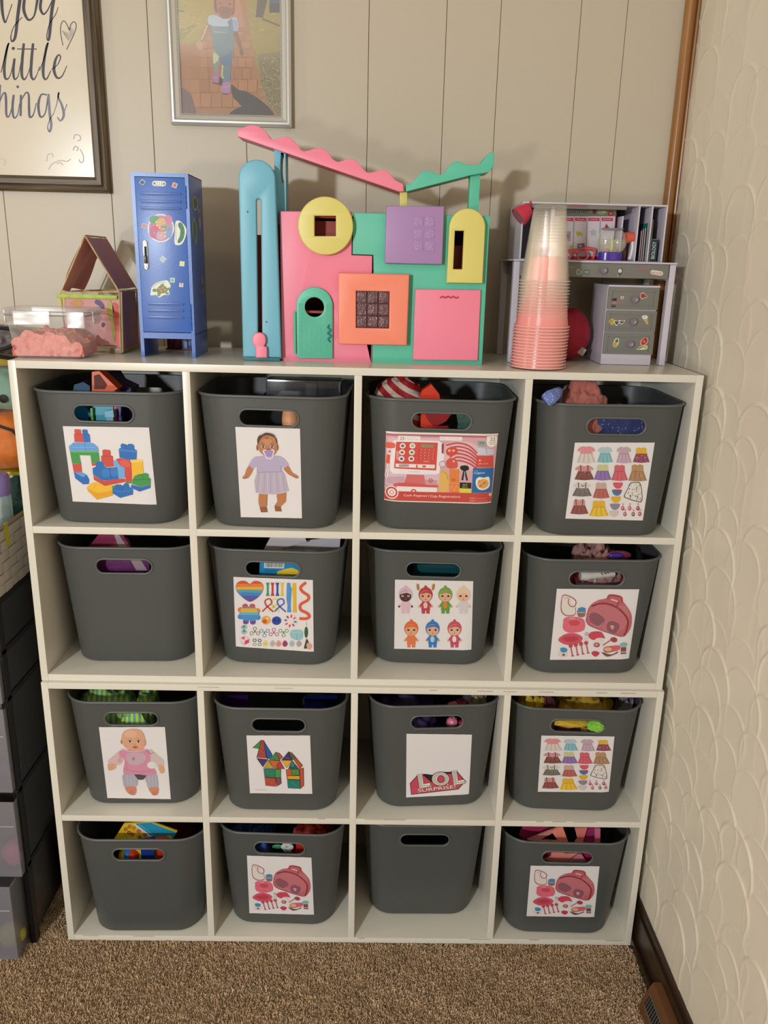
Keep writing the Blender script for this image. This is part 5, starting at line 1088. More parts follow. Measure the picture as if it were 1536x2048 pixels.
MB().box(hx0 + tt, bxr + .002, HY + .002, HY + .005, hz1 - .0095, hz1 - tt, m_dg, .0004).build('header_board', desk, world=True)
def dprint(nm, fn, crp, y, par): a = Art(); fn(a); return flat_print(nm, a, crp, par, 'y', y)
a = Art(); a.text('AMAZING', 220, 150, 242, 26, '#b8404a', 1); a.rect(340, 124, 345, 150, '#6d8a5c')
flat_print('sticker', a, QC1, desk, 'y', HY + .0015)
def knob(x, z, parent, y, r=.0058):
    k = MB(); Mx = Matrix.Translation((x, y, z)) @ Matrix.Rotation(math.radians(90), 4, 'X'); k.lathe([(r * .45, 0), (r * .5, .003), (r, .005), (r, .008), (r * .8, .0095), (r * .55, .0085), (.0001, .0075)], mat('mauve_knob_plastic', '#8f7f8e', .3), 24, Mx)
    return k.build('knob', parent, world=True)
knob(*Q(QC1, 650, 925), drawer, DKY)
a = Art()
a.blob([(320, 940), (345, 905), (380, 930), (385, 965), (350, 985), (325, 975)], '#a3aca8', 3); a.blob([(335, 945), (355, 925), (372, 945), (355, 970)], '#6f8a84', 3)
a.poly([(415, 912), (490, 918), (488, 982), (412, 975)], '#5b6e62'); a.text('TOY', 425, 962, 52, 26, '#c9cfc8'); a.line([(200, 880), (285, 890), (282, 905)], 6, '#b6ab96')
a.blob([(838, 908), (885, 902), (890, 950), (870, 975), (850, 1000), (828, 1000), (845, 965), (835, 940)], '#3f4540', 3); a.ell(860, 932, 22, 24, '#e1dedb'); a.ell(858, 932, 7, 8, '#b9a24a'); a.ell(838, 992, 8, 7, '#cfcfca')
a.curve([(1045, 950), (1060, 925), (1130, 910), (1195, 905), (1208, 920)], 5, '#c9605f'); a.text('school', 1060, 948, 130, 24, '#b7474c', -8)
a.poly(arcpts(1262, 950, 28, 90, 270, 6) + arcpts(1362, 964, 28, -90, 90, 6), '#e2d5cf'); a.text('MOOD', 1244, 974, 136, 34, '#a02b38', 4)
flat_print('sticker', a, QC1, drawer, 'y', DKY)
# planner board standing in the hutch, red ledge, glasses, fish bowl, headphones, folders, book
pb = thing('planner_board', 'white planner board with red column heads leaning inside the desk shelves', 'board', ((hx0 + bxr) / 2, HY + .03, tz + .0016))
py = HY + .028
(px0, pz1), (px1, _) = Q(QC1, 20, 150, py), Q(QC1, 815, 200, py)
MB().box(px0, px1, py, py + .003, tz + .002, hz1 - .004, mat('planner_card', '#cdc2cc', .4), .0004).build('board', pb, world=True)
a = Art(); a.rect(60, 150, 815, 262, '#6d6a60'); a.text('planner', 205, 240, 275, 66, '#221d1c'); a.blob([(520, 190), (545, 172), (575, 185), (560, 225), (535, 235)], '#5a2028', 3); a.ell(640, 215, 60, 26, '#8d8a5a'); a.ell(660, 205, 26, 14, '#a4a27a'); a.ell(746, 228, 36, 34, '#8a2f34'); a.ell(746, 228, 13, 12, '#b98a60')
for x0, x1, tx in ((130, 285, 'Monday'), (308, 445, 'Tues'), (470, 608, 'Wednesday'), (634, 772, 'Reading')):
    a.poly([(x0, 278), (x1, 281), (x1, 322), (x0, 319)], '#bb2144'); a.text(tx, x0 + 22, 310, x1 - x0 - 44, 20, '#e6c8cc')
for x in (297, 458, 620): a.line([(x, 270), (x - 20, 800)], 14, '#99939c')
a.line([(812, 200), (795, 420)], 9, '#a81f44')
a.poly([(195, 445), (258, 445), (252, 568), (190, 565)], '#a58a96'); a.ell(210, 510, 18, 26, '#6b4a52'); a.blob([(320, 470), (345, 435), (352, 462), (378, 448), (405, 515), (372, 490), (350, 510)], '#b3ab2a', 3)
def star(x, y, r, c): a.poly([(x + (r if i % 2 == 0 else r * .45) * math.sin(i * math.pi / 5), y - (r if i % 2 == 0 else r * .45) * math.cos(i * math.pi / 5)) for i in range(10)], c)
star(532, 462, 48, '#7d9490'); star(532, 462, 34, '#a9b7b3'); star(265, 640, 36, '#b3ab3a'); a.poly([(335, 600), (420, 592), (430, 640), (410, 655), (340, 650)], '#5d5672'); a.ell(372, 626, 22, 16, '#aaa6b8'); a.poly([(664, 415), (692, 352), (724, 410), (700, 425)], '#a33232'); a.line([(690, 352), (726, 412)], 6, '#2c4a38'); a.rect(195, 755, 640, 800, '#a51538')
flat_print('board_print', a, QC1, pb, 'y', py)
g = thing('toy_glasses', 'pink plastic toy glasses lying in front of the planner board', 'glasses', (.93, HY + .014, tz + .0016), group=None); gy = HY + .013; m_gl = mat('coral_glasses_plastic', '#d8525c', .25)
def G3(pts): return [(*Q(QC1, x, z, gy)[:1], gy, Q(QC1, x, z, gy)[1]) for x, z in pts]
def lens(cx, cz, r): return G3([(cx + r * 1.05 * math.cos(t), cz + r * .85 * math.sin(t)) for t in np.linspace(0, 2 * math.pi, 16, endpoint=False)])
for cx in (185, 400): MB().tube(lens(cx, 742, 68), .0016, m_gl, 6, True).build('rim', g, world=True)
MB().tube(G3([(245, 715), (290, 700), (335, 712)]), .0018, m_gl, 6).build('bridge', g, world=True)
MB().tube(G3([(335, 668), (460, 652), (548, 668), (548, 700), (530, 790)]), [.0016, .0032, .003, .0022, .0014], m_gl, 6).build('temple', g, world=True)
MB().tube(G3([(130, 690), (220, 676), (335, 668)]), .0016, m_gl, 6).build('brow_bar', g, world=True)
fb = thing('toy_fish_bowl', 'clear toy fish bowl on a purple base with two orange fish', 'toy', (*[Q(QC1, 755, 700, HY + .01)[0]], HY + .012, tz + .0017))
fx, fz = Q(QC1, 755, 575, HY + .012); fr = (Q(QC1, 945, 575, HY + .012)[0] - Q(QC1, 570, 575, HY + .012)[0]) / 2; fyc = HY + .012
MB().lathe([(.016, tz + .0017), (.0215, tz + .002), (.0215, tz + .0145), (.018, tz + .016)], mat('purple_base_plastic', '#4b2fa0', .2, coat=.3), 32, Matrix.Translation((fx, fyc, 0)), sy=.6).build('base', fb, world=True)
pr = [(fr * math.cos(t), fz + fr * .93 * math.sin(t)) for t in np.linspace(math.radians(-58), math.radians(52), 14)]
MB().lathe(pr + [(fr * .72, fz + fr * .80)], plastic_film('clear_bowl_plastic', '#e6e6e4', .10, .05), 32, Matrix.Translation((fx, fyc, 0)), sy=.6, cap=False).build('bowl', fb, world=True)
pw = [(fr * .95 * math.cos(t), fz + fr * .88 * math.sin(t)) for t in np.linspace(math.radians(-58), math.radians(9), 10)]
MB().lathe(pw + [(.0001, pw[-1][1])], plastic_film('bowl_water', '#c6c2a0', .22, .05), 32, Matrix.Translation((fx, fyc, 0)), sy=.6).build('water', fb, world=True)
MB().tube([(fx + math.cos(t) * fr * .7, fyc + math.sin(t) * fr * .42, fz + fr * .79) for t in np.linspace(0, 6.283, 24, endpoint=False)], .0013, mat('grey_rim_plastic', '#8b828c', .3), 6, True).build('rim', fb, world=True)
for x, z in ((695, 685), (790, 685)):
    p = Q(QC1, x, z, fyc); MB().ball((p[0], fyc - .004, p[1]), (.004, .002, .0035), mat('orange_fish_plastic', '#d9643a', .4), sub=2).build('fish', fb, world=True)
p = Q(QC1, 755, 620, fyc); MB().tube([(p[0], fyc, tz + .017), (p[0] + .001, fyc, p[1]), (p[0] - .001, fyc, p[1] + .013)], [.0035, .003, .002], mat('lime_weed_plastic', '#b7cf5a', .4), 8).build('water_plant', fb, world=True)
hp_ = thing('toy_headphones', 'orange and white toy headphones beside the fish bowl', 'headphones', (Q(QC1, 985, 700, HY + .02)[0], HY + .02, tz + .0016)); hy = HY + .012
p = Q(QC1, 990, 520, hy); MB().tube([(p[0] - .009, hy, p[1] - .001), (p[0] + .005, hy + .002, p[1])], [.0095, .0085], mat('coral_ear_cushion', '#dc5f4a', .5), 20).build('ear_cushion', hp_, world=True)
MB().tube([(*Q(QC1, x, z, hy)[:1], hy, Q(QC1, x, z, hy)[1]) for x, z in catmull([(1015, 560), (1015, 640), (1000, 720), (975, 795)], 4)], .0038, mat('white_band_plastic', '#c6bcc4', .35), 8).build('headband', hp_, world=True)
MB().box(Q(QC1, 905, 700, hy)[0], Q(QC1, 960, 700, hy)[0], hy + .01, hy + .02, tz + .0018, Q(QC1, 940, 590, hy)[1], mat('rust_ear_cup', '#6d3a2c', .5), .003).build('ear_cup', hp_, world=True)
fy = HY + .004
fold = [('thin dark folder nearest the shelf divider', 1075, 1120, 440, '#3a3044', '#c4b5b5'), ('thin plum folder second from the divider', 1098, 1140, 420, '#43304a', '#d2c3c0'), ('thin folder with a pale edge, third from the divider', 1122, 1165, 405, '#54485a', '#d6cbc4'), ('teal folder standing among the dark folders', 1150, 1200, 345, '#1f7c7c', '#cfb9a8'), ('tan folder with a green top edge', 1178, 1225, 330, '#a78478', '#d8bfae'), ('dark folder on the far side of the tan one', 1205, 1245, 300, '#2b2a33', '#8a7a7a')]
for lb, xb, xt, zt, c1, c2 in fold:
    (xa, za), (xc, zc) = Q(QC1, xb + 20, 812, fy), Q(QC1, min(xt, 1262), zt, fy); xc = xa + (xc - xa) * .28
    t = thing('folder', lb, 'folder', (xa, fy + .03, tz + .0016), group='folders in the toy desk')
    MB().prism([(xa - .0009, fy, tz + .0018), (xa + .0009, fy, tz + .0018), (xc + .0009, fy, zc), (xc - .0009, fy, zc)], (0, .07, 0), mat('folder_card_' + c1[1:], c1, .5)).build('cover', t, world=True)
    MB().prism([(xa - .0013, fy - .0006, tz + .0018), (xa - .0004, fy - .0006, tz + .0018), (xc - .0004, fy - .0006, zc), (xc - .0013, fy - .0006, zc)], (0, .0005, 0), mat('folder_edge_' + c2[1:], c2, .5)).build('edge', t, world=True)
bk = thing('toy_book', 'dark teal toy book with BIOLOGY down its spine', 'book', (Q(QC1, 1290, 700, fy)[0], fy + .02, tz + .0016))
(b0, z0), (b1, z1) = Q(QC1, 1225, 812, fy), Q(QC1, 1318, 545, fy); xs = Q(QC1, 1262, 545, fy)[0]
b0 = d2 + .0022; b1 = b0 + .0145
MB().box(b0, b1, fy, fy + .04, tz + .0018, z1, mat('dark_teal_book_cover', '#16323e', .4), .0006).build('cover', bk, world=True)
MB().box(b0 + .0012, b1 - .0012, fy + .001, fy + .0405, z1 - .0004, z1 + .0003, mat('book_pages', '#d8d2c8', .7)).build('pages', bk, world=True)
a = Art(); a.text('BIOLOGY', 0, 0, 100, 22, '#d6dad6')
zc0, zc1 = z1 - .004, tz + .006; L_ = zc0 - zc1
me = art_mesh('title', a, lambda x, y: ((b0 + .0112 + y * L_ / 100 * 1., fy, zc1 + x * L_ / 100), (0, -1, 0))); link('title', me, bk, True)
# drawer unit under the desk
du = thing('toy_drawer_unit', 'small three drawer doll cabinet with fruit stickers under the toy desk', 'cabinet', (1.05, .19, TOP + .0003)); UY = .128
f_ = lambda x, z, y=UY: Q(QC3, x, z, y)
ux0, ux1 = (f_(355, 100)[0] + f_(190, 1630)[0]) / 2, (f_(1340, 110)[0] + f_(1135, 1640)[0]) / 2; uz1 = f_(800, 100)[1]
MB().box(ux0, ux1, UY, UY + .1, TOP + .0006, uz1, m_dw, .0008).build('body', du, world=True)
for k, (za, zb_) in enumerate(((145, 565), (590, 1005), (1020, 1425))):
    z_t, z_b = f_(800, za)[1], f_(760, zb_)[1]
    dd = MB().box(ux0 + .001, ux1 + .0008, UY - .004, UY - .0002, z_b, z_t, m_dg, .0008).build('drawer', du, world=True)
    zm0, zm1 = z_b + .006, z_t - .006
    fr_ = MB()
    for bx_ in ((ux0 + .008, ux1 - .007, zm1 - .001, zm1), (ux0 + .008, ux1 - .007, zm0, zm0 + .001), (ux0 + .008, ux0 + .009, zm0, zm1), (ux1 - .008, ux1 - .007, zm0, zm1)): fr_.box(bx_[0], bx_[1], UY - .0048, UY - .0039, bx_[2], bx_[3], m_dg)
    fr_.build('drawer_moulding', dd, world=True)
    kp_ = ((835, 370), (805, 795), (745, 1220))[k]; knob(*f_(*kp_), dd, UY - .004)
    a = Art()
    if k == 0:
        a.poly([(410, 350), (515, 350), (490, 520), (415, 522)], '#2a2628'); a.poly([(420, 405), (505, 405), (498, 470), (424, 470)], '#c07a72'); a.line([(420, 438), (502, 438)], 10, '#b04a48'); a.ell(620, 338, 34, 30, '#dcd3d0'); a.blob([(605, 345), (620, 322), (642, 338), (625, 355)], '#b03a52', 3); a.line([(620, 370), (600, 480)], 6, '#b07a74'); a.line([(620, 440), (665, 446)], 5, '#b07a74'); a.line([(626, 370), (628, 470)], 5, '#a86a66')
        a.blob([(960, 300), (985, 250), (1030, 240), (1060, 280), (1100, 300), (1085, 340), (1050, 345), (1015, 370), (975, 350)], '#cdb8a8', 3); a.ell(1015, 305, 42, 46, '#b02235'); a.blob([(1055, 300), (1085, 300), (1080, 330), (1062, 325)], '#2d3a2c', 3)
    elif k == 1:
        a.ell(418, 798, 56, 58, '#cfc07c'); a.ell(418, 798, 44, 48, '#cda81d'); a.line([(400, 800), (430, 770)], 8, '#7a6a1a')
        for x in (512, 612): a.blob([(x - 50, 800), (x - 20, 768), (x + 10, 788), (x + 46, 766), (x + 54, 800), (x, 882 if x < 600 else 850), (x - 40, 840)], '#d5d3cc', 4); a.blob([(x - 36, 806), (x - 14, 782), (x + 8, 800), (x + 34, 782), (x + 40, 806), (x, 862 if x < 600 else 834), (x - 26, 832)], '#4c4c46', 4)
        a.ell(1052, 712, 60, 48, '#c9c5b5'); a.ell(1055, 715, 44, 36, '#e2dfd6'); a.poly([(1020, 758), (1105, 745), (1120, 850), (1090, 858)], '#c5a36a'); a.ell(1048, 712, 10, 12, '#9aa398')
    else:
        a.blob([(490, 1120), (555, 1130), (555, 1200), (530, 1260), (480, 1290), (436, 1255), (450, 1190)], '#c9cbb8', 4); a.ell(480, 1236, 34, 42, '#d09a22'); a.blob([(500, 1140), (540, 1150), (530, 1195), (485, 1190)], '#4a6b3c', 3)
        a.blob([(965, 1240), (985, 1150), (1060, 1095), (1110, 1130), (1105, 1200), (1030, 1255)], '#e0b49c', 4); a.blob([(980, 1232), (1000, 1155), (1060, 1108), (1100, 1140), (1092, 1195), (1025, 1245)], '#c5272c', 4); a.ell(1040, 1180, 14, 22, '#e39a80')
        a.blob([(895, 1330), (980, 1270), (1090, 1255), (1100, 1310), (1060, 1335), (950, 1340)], '#d9d2b0', 4); a.line([(920, 1325), (1035, 1270)], 14, '#1f2d22'); a.ell(1062, 1292, 28, 24, '#b9b23a')
    flat_print('sticker', a, QC3, dd, 'y', UY - .004)
MB().box(ux0 + .0, ux1 + .0012, UY - .0045, UY - .0002, uz1 - .003, uz1, m_dw, .0006).build('cabinet_top', du, world=True)
# lamp on the hutch, bean bag behind the cups
lp = thing('toy_lamp', 'hot pink cone shaped toy lamp clipped to the top of the desk', 'lamp', (hx0 - .002, HY, hz1 - .02)); m_lp = mat('hot_pink_plastic', '#d0354f', .35)
LC2 = crop(1000, 390, 8.533)
A0, A1 = Q(LC2, 315, 380, HY - .008), Q(LC2, 500, 225, HY - .008)
ax_ = Vector((A1[0] - A0[0], .004, A1[1] - A0[1])); L2 = ax_.length; Mx = Matrix.Translation((A0[0], HY - .008, A0[1])) @ ax_.to_track_quat('Z', 'Y').to_matrix().to_4x4()
MB().lathe([(.0165, 0), (.0172, .001), (.0162, L2 * .4), (.012, L2 * .8), (.010, L2), (.004, L2 * 1.05)], m_lp, 28, Mx, cap=False).lathe([(.0001, .0012), (.0155, .0012)], mat('lamp_lens_plastic', '#a8727c', .4), 28, Mx, cap=False).build('lamp_shade', lp, world=True)
MB().tube([(A1[0] - .002, HY - .006, A1[1]), (hx0 + .012, HY - .003, hz1 - .006), (hx0 + .014, HY + .002, hz1 - .0)], .0022, m_lp, 8).build('clip', lp, world=True)
def lump(center, size, seed, m, rough=.18, freq=2.2, sub=5, squash=0, fold=0, world=True):
    bm = bmesh.new(); bmesh.ops.create_icosphere(bm, subdivisions=sub, radius=1)
    for v in bm.verts:
        n0 = v.co.normalized(); q_ = (Vector((n0.x * size[0], n0.y * size[1], n0.z * size[2])) * (freq / .05) if min(size) > .02 else n0 * freq) + Vector((seed * 3.1, seed * 1.7, seed * .9))
        d = rough * (mnoise.noise(q_) + .5 * mnoise.noise(q_ * 2.3)) + (fold * (1 - abs(mnoise.noise(q_ * 1.7)) * 2.5) if fold else 0)
        s = 1 + d; c = n0 * s
        e = 2.6 if squash else 2
        if squash:
            l = (abs(c.x) ** e + abs(c.y) ** e + abs(c.z) ** e) ** (1 / e); c = c / l * (1 + d)
        v.co = Vector((center[0] + c.x * size[0], center[1] + c.y * size[1], center[2] + c.z * size[2]))
    return MB().addbm(bm, m, True)
bg = thing('bean_bag', 'deep pink doll bean bag seat hidden behind the cup stack', 'seat', (.945, .185, TOP + .0004))
bgx = Q(QC2, 560, 1000, .18)[0]
lump((bgx - .004, .185, TOP + .048), (.043, .04, .047), 4, mat('deep_pink_fabric', '#b2263f', .7, bump=.3, bscale=90), .08, 1.6).build('cushion', bg, world=True)
tp = Q(QC2, 645, 1130, .15); MB().box(tp[0] - .006, tp[0] + .006, .155, .156, tp[1] - .006, tp[1] + .007, mat('white_care_tag', '#b9a9a2', .6), M=Matrix.Translation((tp[0], 0, tp[1])) @ Matrix.Rotation(.5, 4, 'Y') @ Matrix.Translation((-tp[0], 0, -tp[1]))).build('care_tag', bg, world=True)

# ================================================================== pictures on the wall
FC1 = crop(0, 0, 2.477); FC2 = crop(320, 0, 5.486)
m_bf = [wood('weathered_frame_wood', '#3c2f1e', '#6a583f', (3, 60, 90), .45), wood('weathered_frame_wood_upright', '#3c2f1e', '#6a583f', (90, 60, 3), .45)]; m_sf = mat('silver_frame_metal', '#cdcac4', .28, .4, vary=.03)
def frame_bars(name, parent, x0, x1, z0, z1, prof, m, y):
    """mitred moulding; prof = [(inset from the outer edge, height off the wall)]"""
    cs = [(x0, z0, 1, 1), (x1, z0, -1, 1), (x1, z1, -1, -1), (x0, z1, 1, -1)]
    for k in range(4):
        a_, b_ = cs[k], cs[(k + 1) % 4]; v = []; n = len(prof)
        for c_ in (a_, b_):
            for d, hh in prof: v.append((c_[0] + c_[2] * d, y - hh, c_[1] + c_[3] * d))
        f = [(i, (i + 1) % n, n + (i + 1) % n, n + i) for i in range(n)] + [tuple(range(n)), tuple(range(2 * n - 1, n - 1, -1))]
        MB().add(v, f, m[k % 2] if isinstance(m, list) else m, False).build(name, parent, world=True, smooth_angle=20)
fy1 = WY - .018
w0, w1 = at(*FC1(540, 955), 'y', fy1), at(*FC1(455, 868), 'y', fy1)
sx1, sz0 = w0[0], w0[2]; inw = .027
sign = thing('framed_sign', 'brown wood framed sign reading enjoy the little things', 'sign', (sx1 - .15, WY, sz0))
SX0, SZ1 = sx1 - .42, sz0 + .52
frame_bars('frame_bar', sign, SX0, sx1, sz0, SZ1, [(0, 0), (0, .012), (.004, .016), (.010, .0145), (.013, .019), (.021, .019), (inw - .002, .014), (inw, .010), (inw, 0)], m_bf, WY - .0004)
sy = WY - .009
sheet_ = MB().box(SX0 + inw, sx1 - inw, sy, sy + .003, sz0 + inw, SZ1 - inw, mat('cream_sign_board', '#d6c9b2', .22, spec=.7)).build('sign_board', sign, world=True)
a = Art(); K = '#2a2230'; K2 = '#47455c'; K3 = '#6b6d7c'
a.curve([(8, -10), (12, 60), (24, 110), (36, 90), (60, 20)], [16, 14, 9, 5, 4], K); a.curve([(100, -10), (88, 80), (76, 180), (60, 205), (54, 180), (70, 130), (110, 85)], [17, 16, 14, 9, 5, 4, 4], K)
a.curve([(122, -10), (118, 50), (140, 98), (168, 80), (182, 20), (186, -10)], [14, 15, 11, 8, 12, 12], K); a.curve([(205, -10), (200, 40), (215, 70), (236, 50), (262, -5)], [14, 14, 10, 6, 6], K); a.curve([(268, -10), (256, 60), (246, 170), (240, 200), (232, 180), (245, 120), (276, 70), (288, 35)], [16, 16, 14, 9, 5, 4, 4, 3], K)
a.curve([(312, 225), (300, 160), (304, 118), (318, 104), (336, 130), (344, 150), (352, 120), (368, 108), (378, 130), (366, 170), (340, 225), (330, 246)], 4, K); 
for i in range(9): a.line([(308 + i * 7, 150 + i * 3 - (i > 4) * 30), (320 + i * 5, 205 - abs(i - 4) * 8)], 2, K3)
a.curve([(5, 360), (20, 300), (40, 225), (44, 215), (36, 235), (22, 320), (24, 380), (36, 392), (52, 370), (68, 300)], [4, 5, 8, 6, 10, 14, 12, 8, 4, 4], K)
a.curve([(72, 290), (66, 350), (72, 392), (90, 375), (104, 310)], [12, 13, 9, 4, 4], K); a.ell(66, 240, 8, 8, K)
for x in (112, 158): a.curve([(x + 6, 215), (x - 2, 300), (x - 4, 370), (x + 8, 394), (x + 24, 372), (x + 38, 330)], [12, 14, 13, 9, 4, 4], K)
a.line([(85, 243), (182, 243)], 5, K)
a.curve([(196, 350), (222, 280), (236, 222), (238, 212), (228, 240), (214, 340), (218, 386), (232, 390), (252, 350)], [4, 5, 8, 6, 10, 14, 11, 7, 4], K)
a.curve([(255, 345), (285, 320), (300, 285), (290, 272), (274, 300), (268, 350), (284, 386), (308, 376), (332, 325)], [4, 4, 6, 7, 12, 14, 10, 6, 3], K)
a.curve([(0, 420), (-6, 560)], [10, 10], K2); a.curve([(-6, 520), (12, 470), (26, 462), (30, 500), (32, 570), (46, 574), (62, 520)], [4, 6, 9, 12, 10, 6, 4], K2)
a.curve([(68, 470), (62, 530), (68, 582), (86, 570), (98, 510)], [11, 12, 9, 5, 4], K2); a.ell(88, 430, 7, 7, K2)
a.curve([(104, 470), (102, 575)], 11, K2); a.curve([(104, 500), (128, 460), (142, 470), (144, 540), (148, 580), (166, 566), (180, 510)], [4, 7, 9, 12, 10, 6, 4], K2)
a.curve([(232, 470), (204, 470), (190, 520), (200, 578), (224, 560), (238, 480)], [7, 8, 13, 10, 6, 8], K2); a.curve([(240, 465), (246, 560), (254, 620), (246, 652), (236, 630), (248, 590), (268, 560)], [11, 13, 12, 9, 5, 4, 4], K3)
a.curve([(262, 570), (280, 520), (292, 460), (288, 480), (306, 520), (316, 570), (300, 598), (284, 580)], [3, 4, 8, 8, 11, 12, 8, 5], K3); a.curve([(316, 560), (332, 515)], 4, K3)
for P_ in ([(365, 690), (372, 668), (395, 672), (398, 692), (384, 698)], [(362, 745), (372, 725), (388, 735), (380, 748)], [(398, 740), (412, 770), (412, 800), (398, 804), (392, 790)], [(240, 840), (260, 812), (300, 795), (330, 800), (350, 788)], [(232, 800), (236, 768), (258, 762), (262, 778)], [(0, 785), (20, 790), (28, 806), (16, 818)], [(282, 812), (300, 806), (312, 818)]): a.curve(P_, 5, '#c2b9a6' if P_[0][0] < 300 else '#b5ada2')
flat_print('sign_lettering', a, FC1, sheet_, 'y', sy)
fy2 = WY - .016
e0, e1 = at(340, 248, 'y', fy2), at(584, 254, 'y', fy2)
photo = thing('framed_photo', 'silver framed photo of a toddler walking on a brick path', 'picture', ((e0[0] + e1[0]) / 2, WY, e0[2]))
PX0, PX1, PZ0 = e0[0] + .001, e1[0] - .001, (e0[2] + e1[2]) / 2; PZ1 = PZ0 + .29; iw = .0195
frame_bars('frame_bar', photo, PX0, PX1, PZ0, PZ1, [(0, 0), (0, .014), (.004, .0165), (.007, .0165), (.010, .012), (.016, .010), (.0175, .008), (iw, .007), (iw, 0)], m_sf, WY - .0004)
bd = MB(); n_ = 46
for i in range(n_):
    x = PX0 + iw + (PX1 - PX0 - 2 * iw) * (i + .5) / n_; bd.ball((x, WY - .0085, PZ0 + iw - .0008), .0013, m_sf, sub=1)
for i in range(64):
    z = PZ0 + iw + (PZ1 - PZ0 - 2 * iw) * (i + .5) / 64
    for x in (PX0 + iw - .0008, PX1 - iw + .0008): bd.ball((x, WY - .0085, z), .0013, m_sf, sub=1)
tag(bd.build('beading', photo, world=True), kind='stuff')
ppy = WY - .0045
ps = MB().box(PX0 + iw - .002, PX1 - iw + .002, ppy, ppy + .002, PZ0 + iw - .002, PZ1 - iw, mat('photo_paper', '#8f6f4a', .25)).build('photo_print', photo, world=True)
a = Art()
a.rect(150, -60, 1330, 1290, '#a06f45'); a.rect(150, -60, 640, 480, '#9a8436'); a.poly([(150, -60), (700, -60), (640, 60), (480, 300), (330, 390), (200, 480), (150, 500)], '#a08a3a'); a.poly([(150, 330), (420, 260), (200, 480), (150, 500)], '#8a7a3a')
a.poly([(940, -60), (1330, -60), (1330, 1290), (1180, 1160), (1090, 860), (1030, 600), (1000, 400), (960, 150)], '#94823a'); a.poly([(1070, 600), (1330, 560), (1330, 1290), (1200, 1180), (1100, 880)], '#7f7250')
r = random.Random(11)
for i in range(260): a.ell(r.uniform(1090 + (i % 3) * 20, 1325), r.uniform(620, 1250), r.uniform(4, 14), r.uniform(3, 8), r.choice(['#9a8c66', '#6a6042', '#5a543c', '#a89a74']), r.uniform(0, 90), 7)
for i in range(120): a.ell(r.choice([r.uniform(970, 1320), r.uniform(160, 480)]), r.uniform(-50, 360), r.uniform(8, 22), r.uniform(3, 7), r.choice(['#b09a45', '#87762f', '#a5903d']), 0, 7)
a.rect(1200, -60, 1330, 130, '#3c4a6e'); a.rect(1200, 40, 1330, 140, '#2c2f38'); a.poly([(1075, -60), (1190, -60), (1130, 195), (1050, 190)], '#4a3c34'); a.line([(1120, 205), (1330, 290)], 22, '#5a4c2c'); a.line([(190, 120), (270, 124)], 10, '#4a4020')
# brick path: herringbone courses in perspective
for j in range(11):
    y0, y1 = 300 + j * j * 8.2 + j * 6, 300 + (j + 1) ** 2 * 8.2 + (j + 1) * 6
    xl0, xr0 = 480 - (y0 - 300) * .62, 960 + (y0 - 300) * .19
    for i in range(9):
        u0 = max(165, xl0 + (xr0 - xl0) * (i + (j % 2) * .5) / 9); u1 = xl0 + (xr0 - xl0) * (i + 1 + (j % 2) * .5) / 9
        if u1 > 170 and u1 < xr0 + 40 and y1 < 1290: a.poly([(u0 + 3, y0 + 3), (u1 - 3, y0 + 5 + (i % 2) * 6), (u1 - 5, y1 - 3), (u0 - 2, y1 - 5)], r.choice(['#a77048', '#a06a44', '#ac764e', '#a2724e'])); a.line([(u0, y1 - 2), (u1, y1 - 2 + (i % 2) * 5)], 3, '#8c5c3a')
a.poly([(600, -60), (860, -60), (900, 140), (930, 300), (700, 300), (560, 250)], '#ae7a58')
a.blob([(780, 930), (870, 990), (960, 1010), (1150, 1140), (1230, 1290), (760, 1290), (800, 1240), (900, 1190), (860, 1130), (800, 1060)], '#332e36'); a.blob([(760, 1250), (860, 1180), (950, 1180), (930, 1290), (780, 1290)], '#2b2830'); a.blob([(200, 980), (300, 1000), (360, 1080), (380, 1290), (200, 1290)], '#6d5650'); a.blob([(640, 840), (700, 890), (690, 940), (650, 930)], '#3a2c28')
# the child
a.poly([(592, -60), (822, -60), (818, 120), (800, 170), (610, 140), (594, 90)], '#6d4430'); a.blob([(628, -40), (720, -70), (800, -40), (806, 60), (790, 150), (740, 208), (690, 206), (640, 150), (622, 60)], '#a0694e'); a.blob([(640, 90), (700, 70), (790, 100), (780, 170), (730, 208), (670, 190)], '#86543f'); a.curve([(690, 118), (720, 132), (750, 124)], 7, '#5a2c26'); a.ell(665, 40, 12, 7, '#3a2018'); a.ell(765, 45, 12, 7, '#3a2018'); a.ell(700, 85, 12, 9, '#7d4c38')
a.blob([(535, 180), (600, 165), (690, 205), (760, 205), (830, 190), (858, 260), (850, 340), (800, 350), (760, 300), (600, 290), (555, 285), (525, 240)], '#a9b6c8'); a.blob([(770, 230), (840, 220), (855, 300), (840, 345), (800, 348)], '#8d9ac8')
a.poly([(530, 265), (560, 300), (545, 350), (480, 450), (440, 440), (480, 350), (515, 290)], '#9a6a50'); a.blob([(400, 470), (440, 450), (475, 480), (465, 540), (435, 555), (405, 520)], '#b08a70'); a.line([(520, 280), (455, 440)], 12, '#d0b094'); a.poly([(800, 345), (850, 345), (885, 450), (905, 530), (880, 550), (840, 470)], '#7a4c38'); a.blob([(878, 540), (910, 545), (920, 590), (895, 615), (875, 580)], '#6d4432')
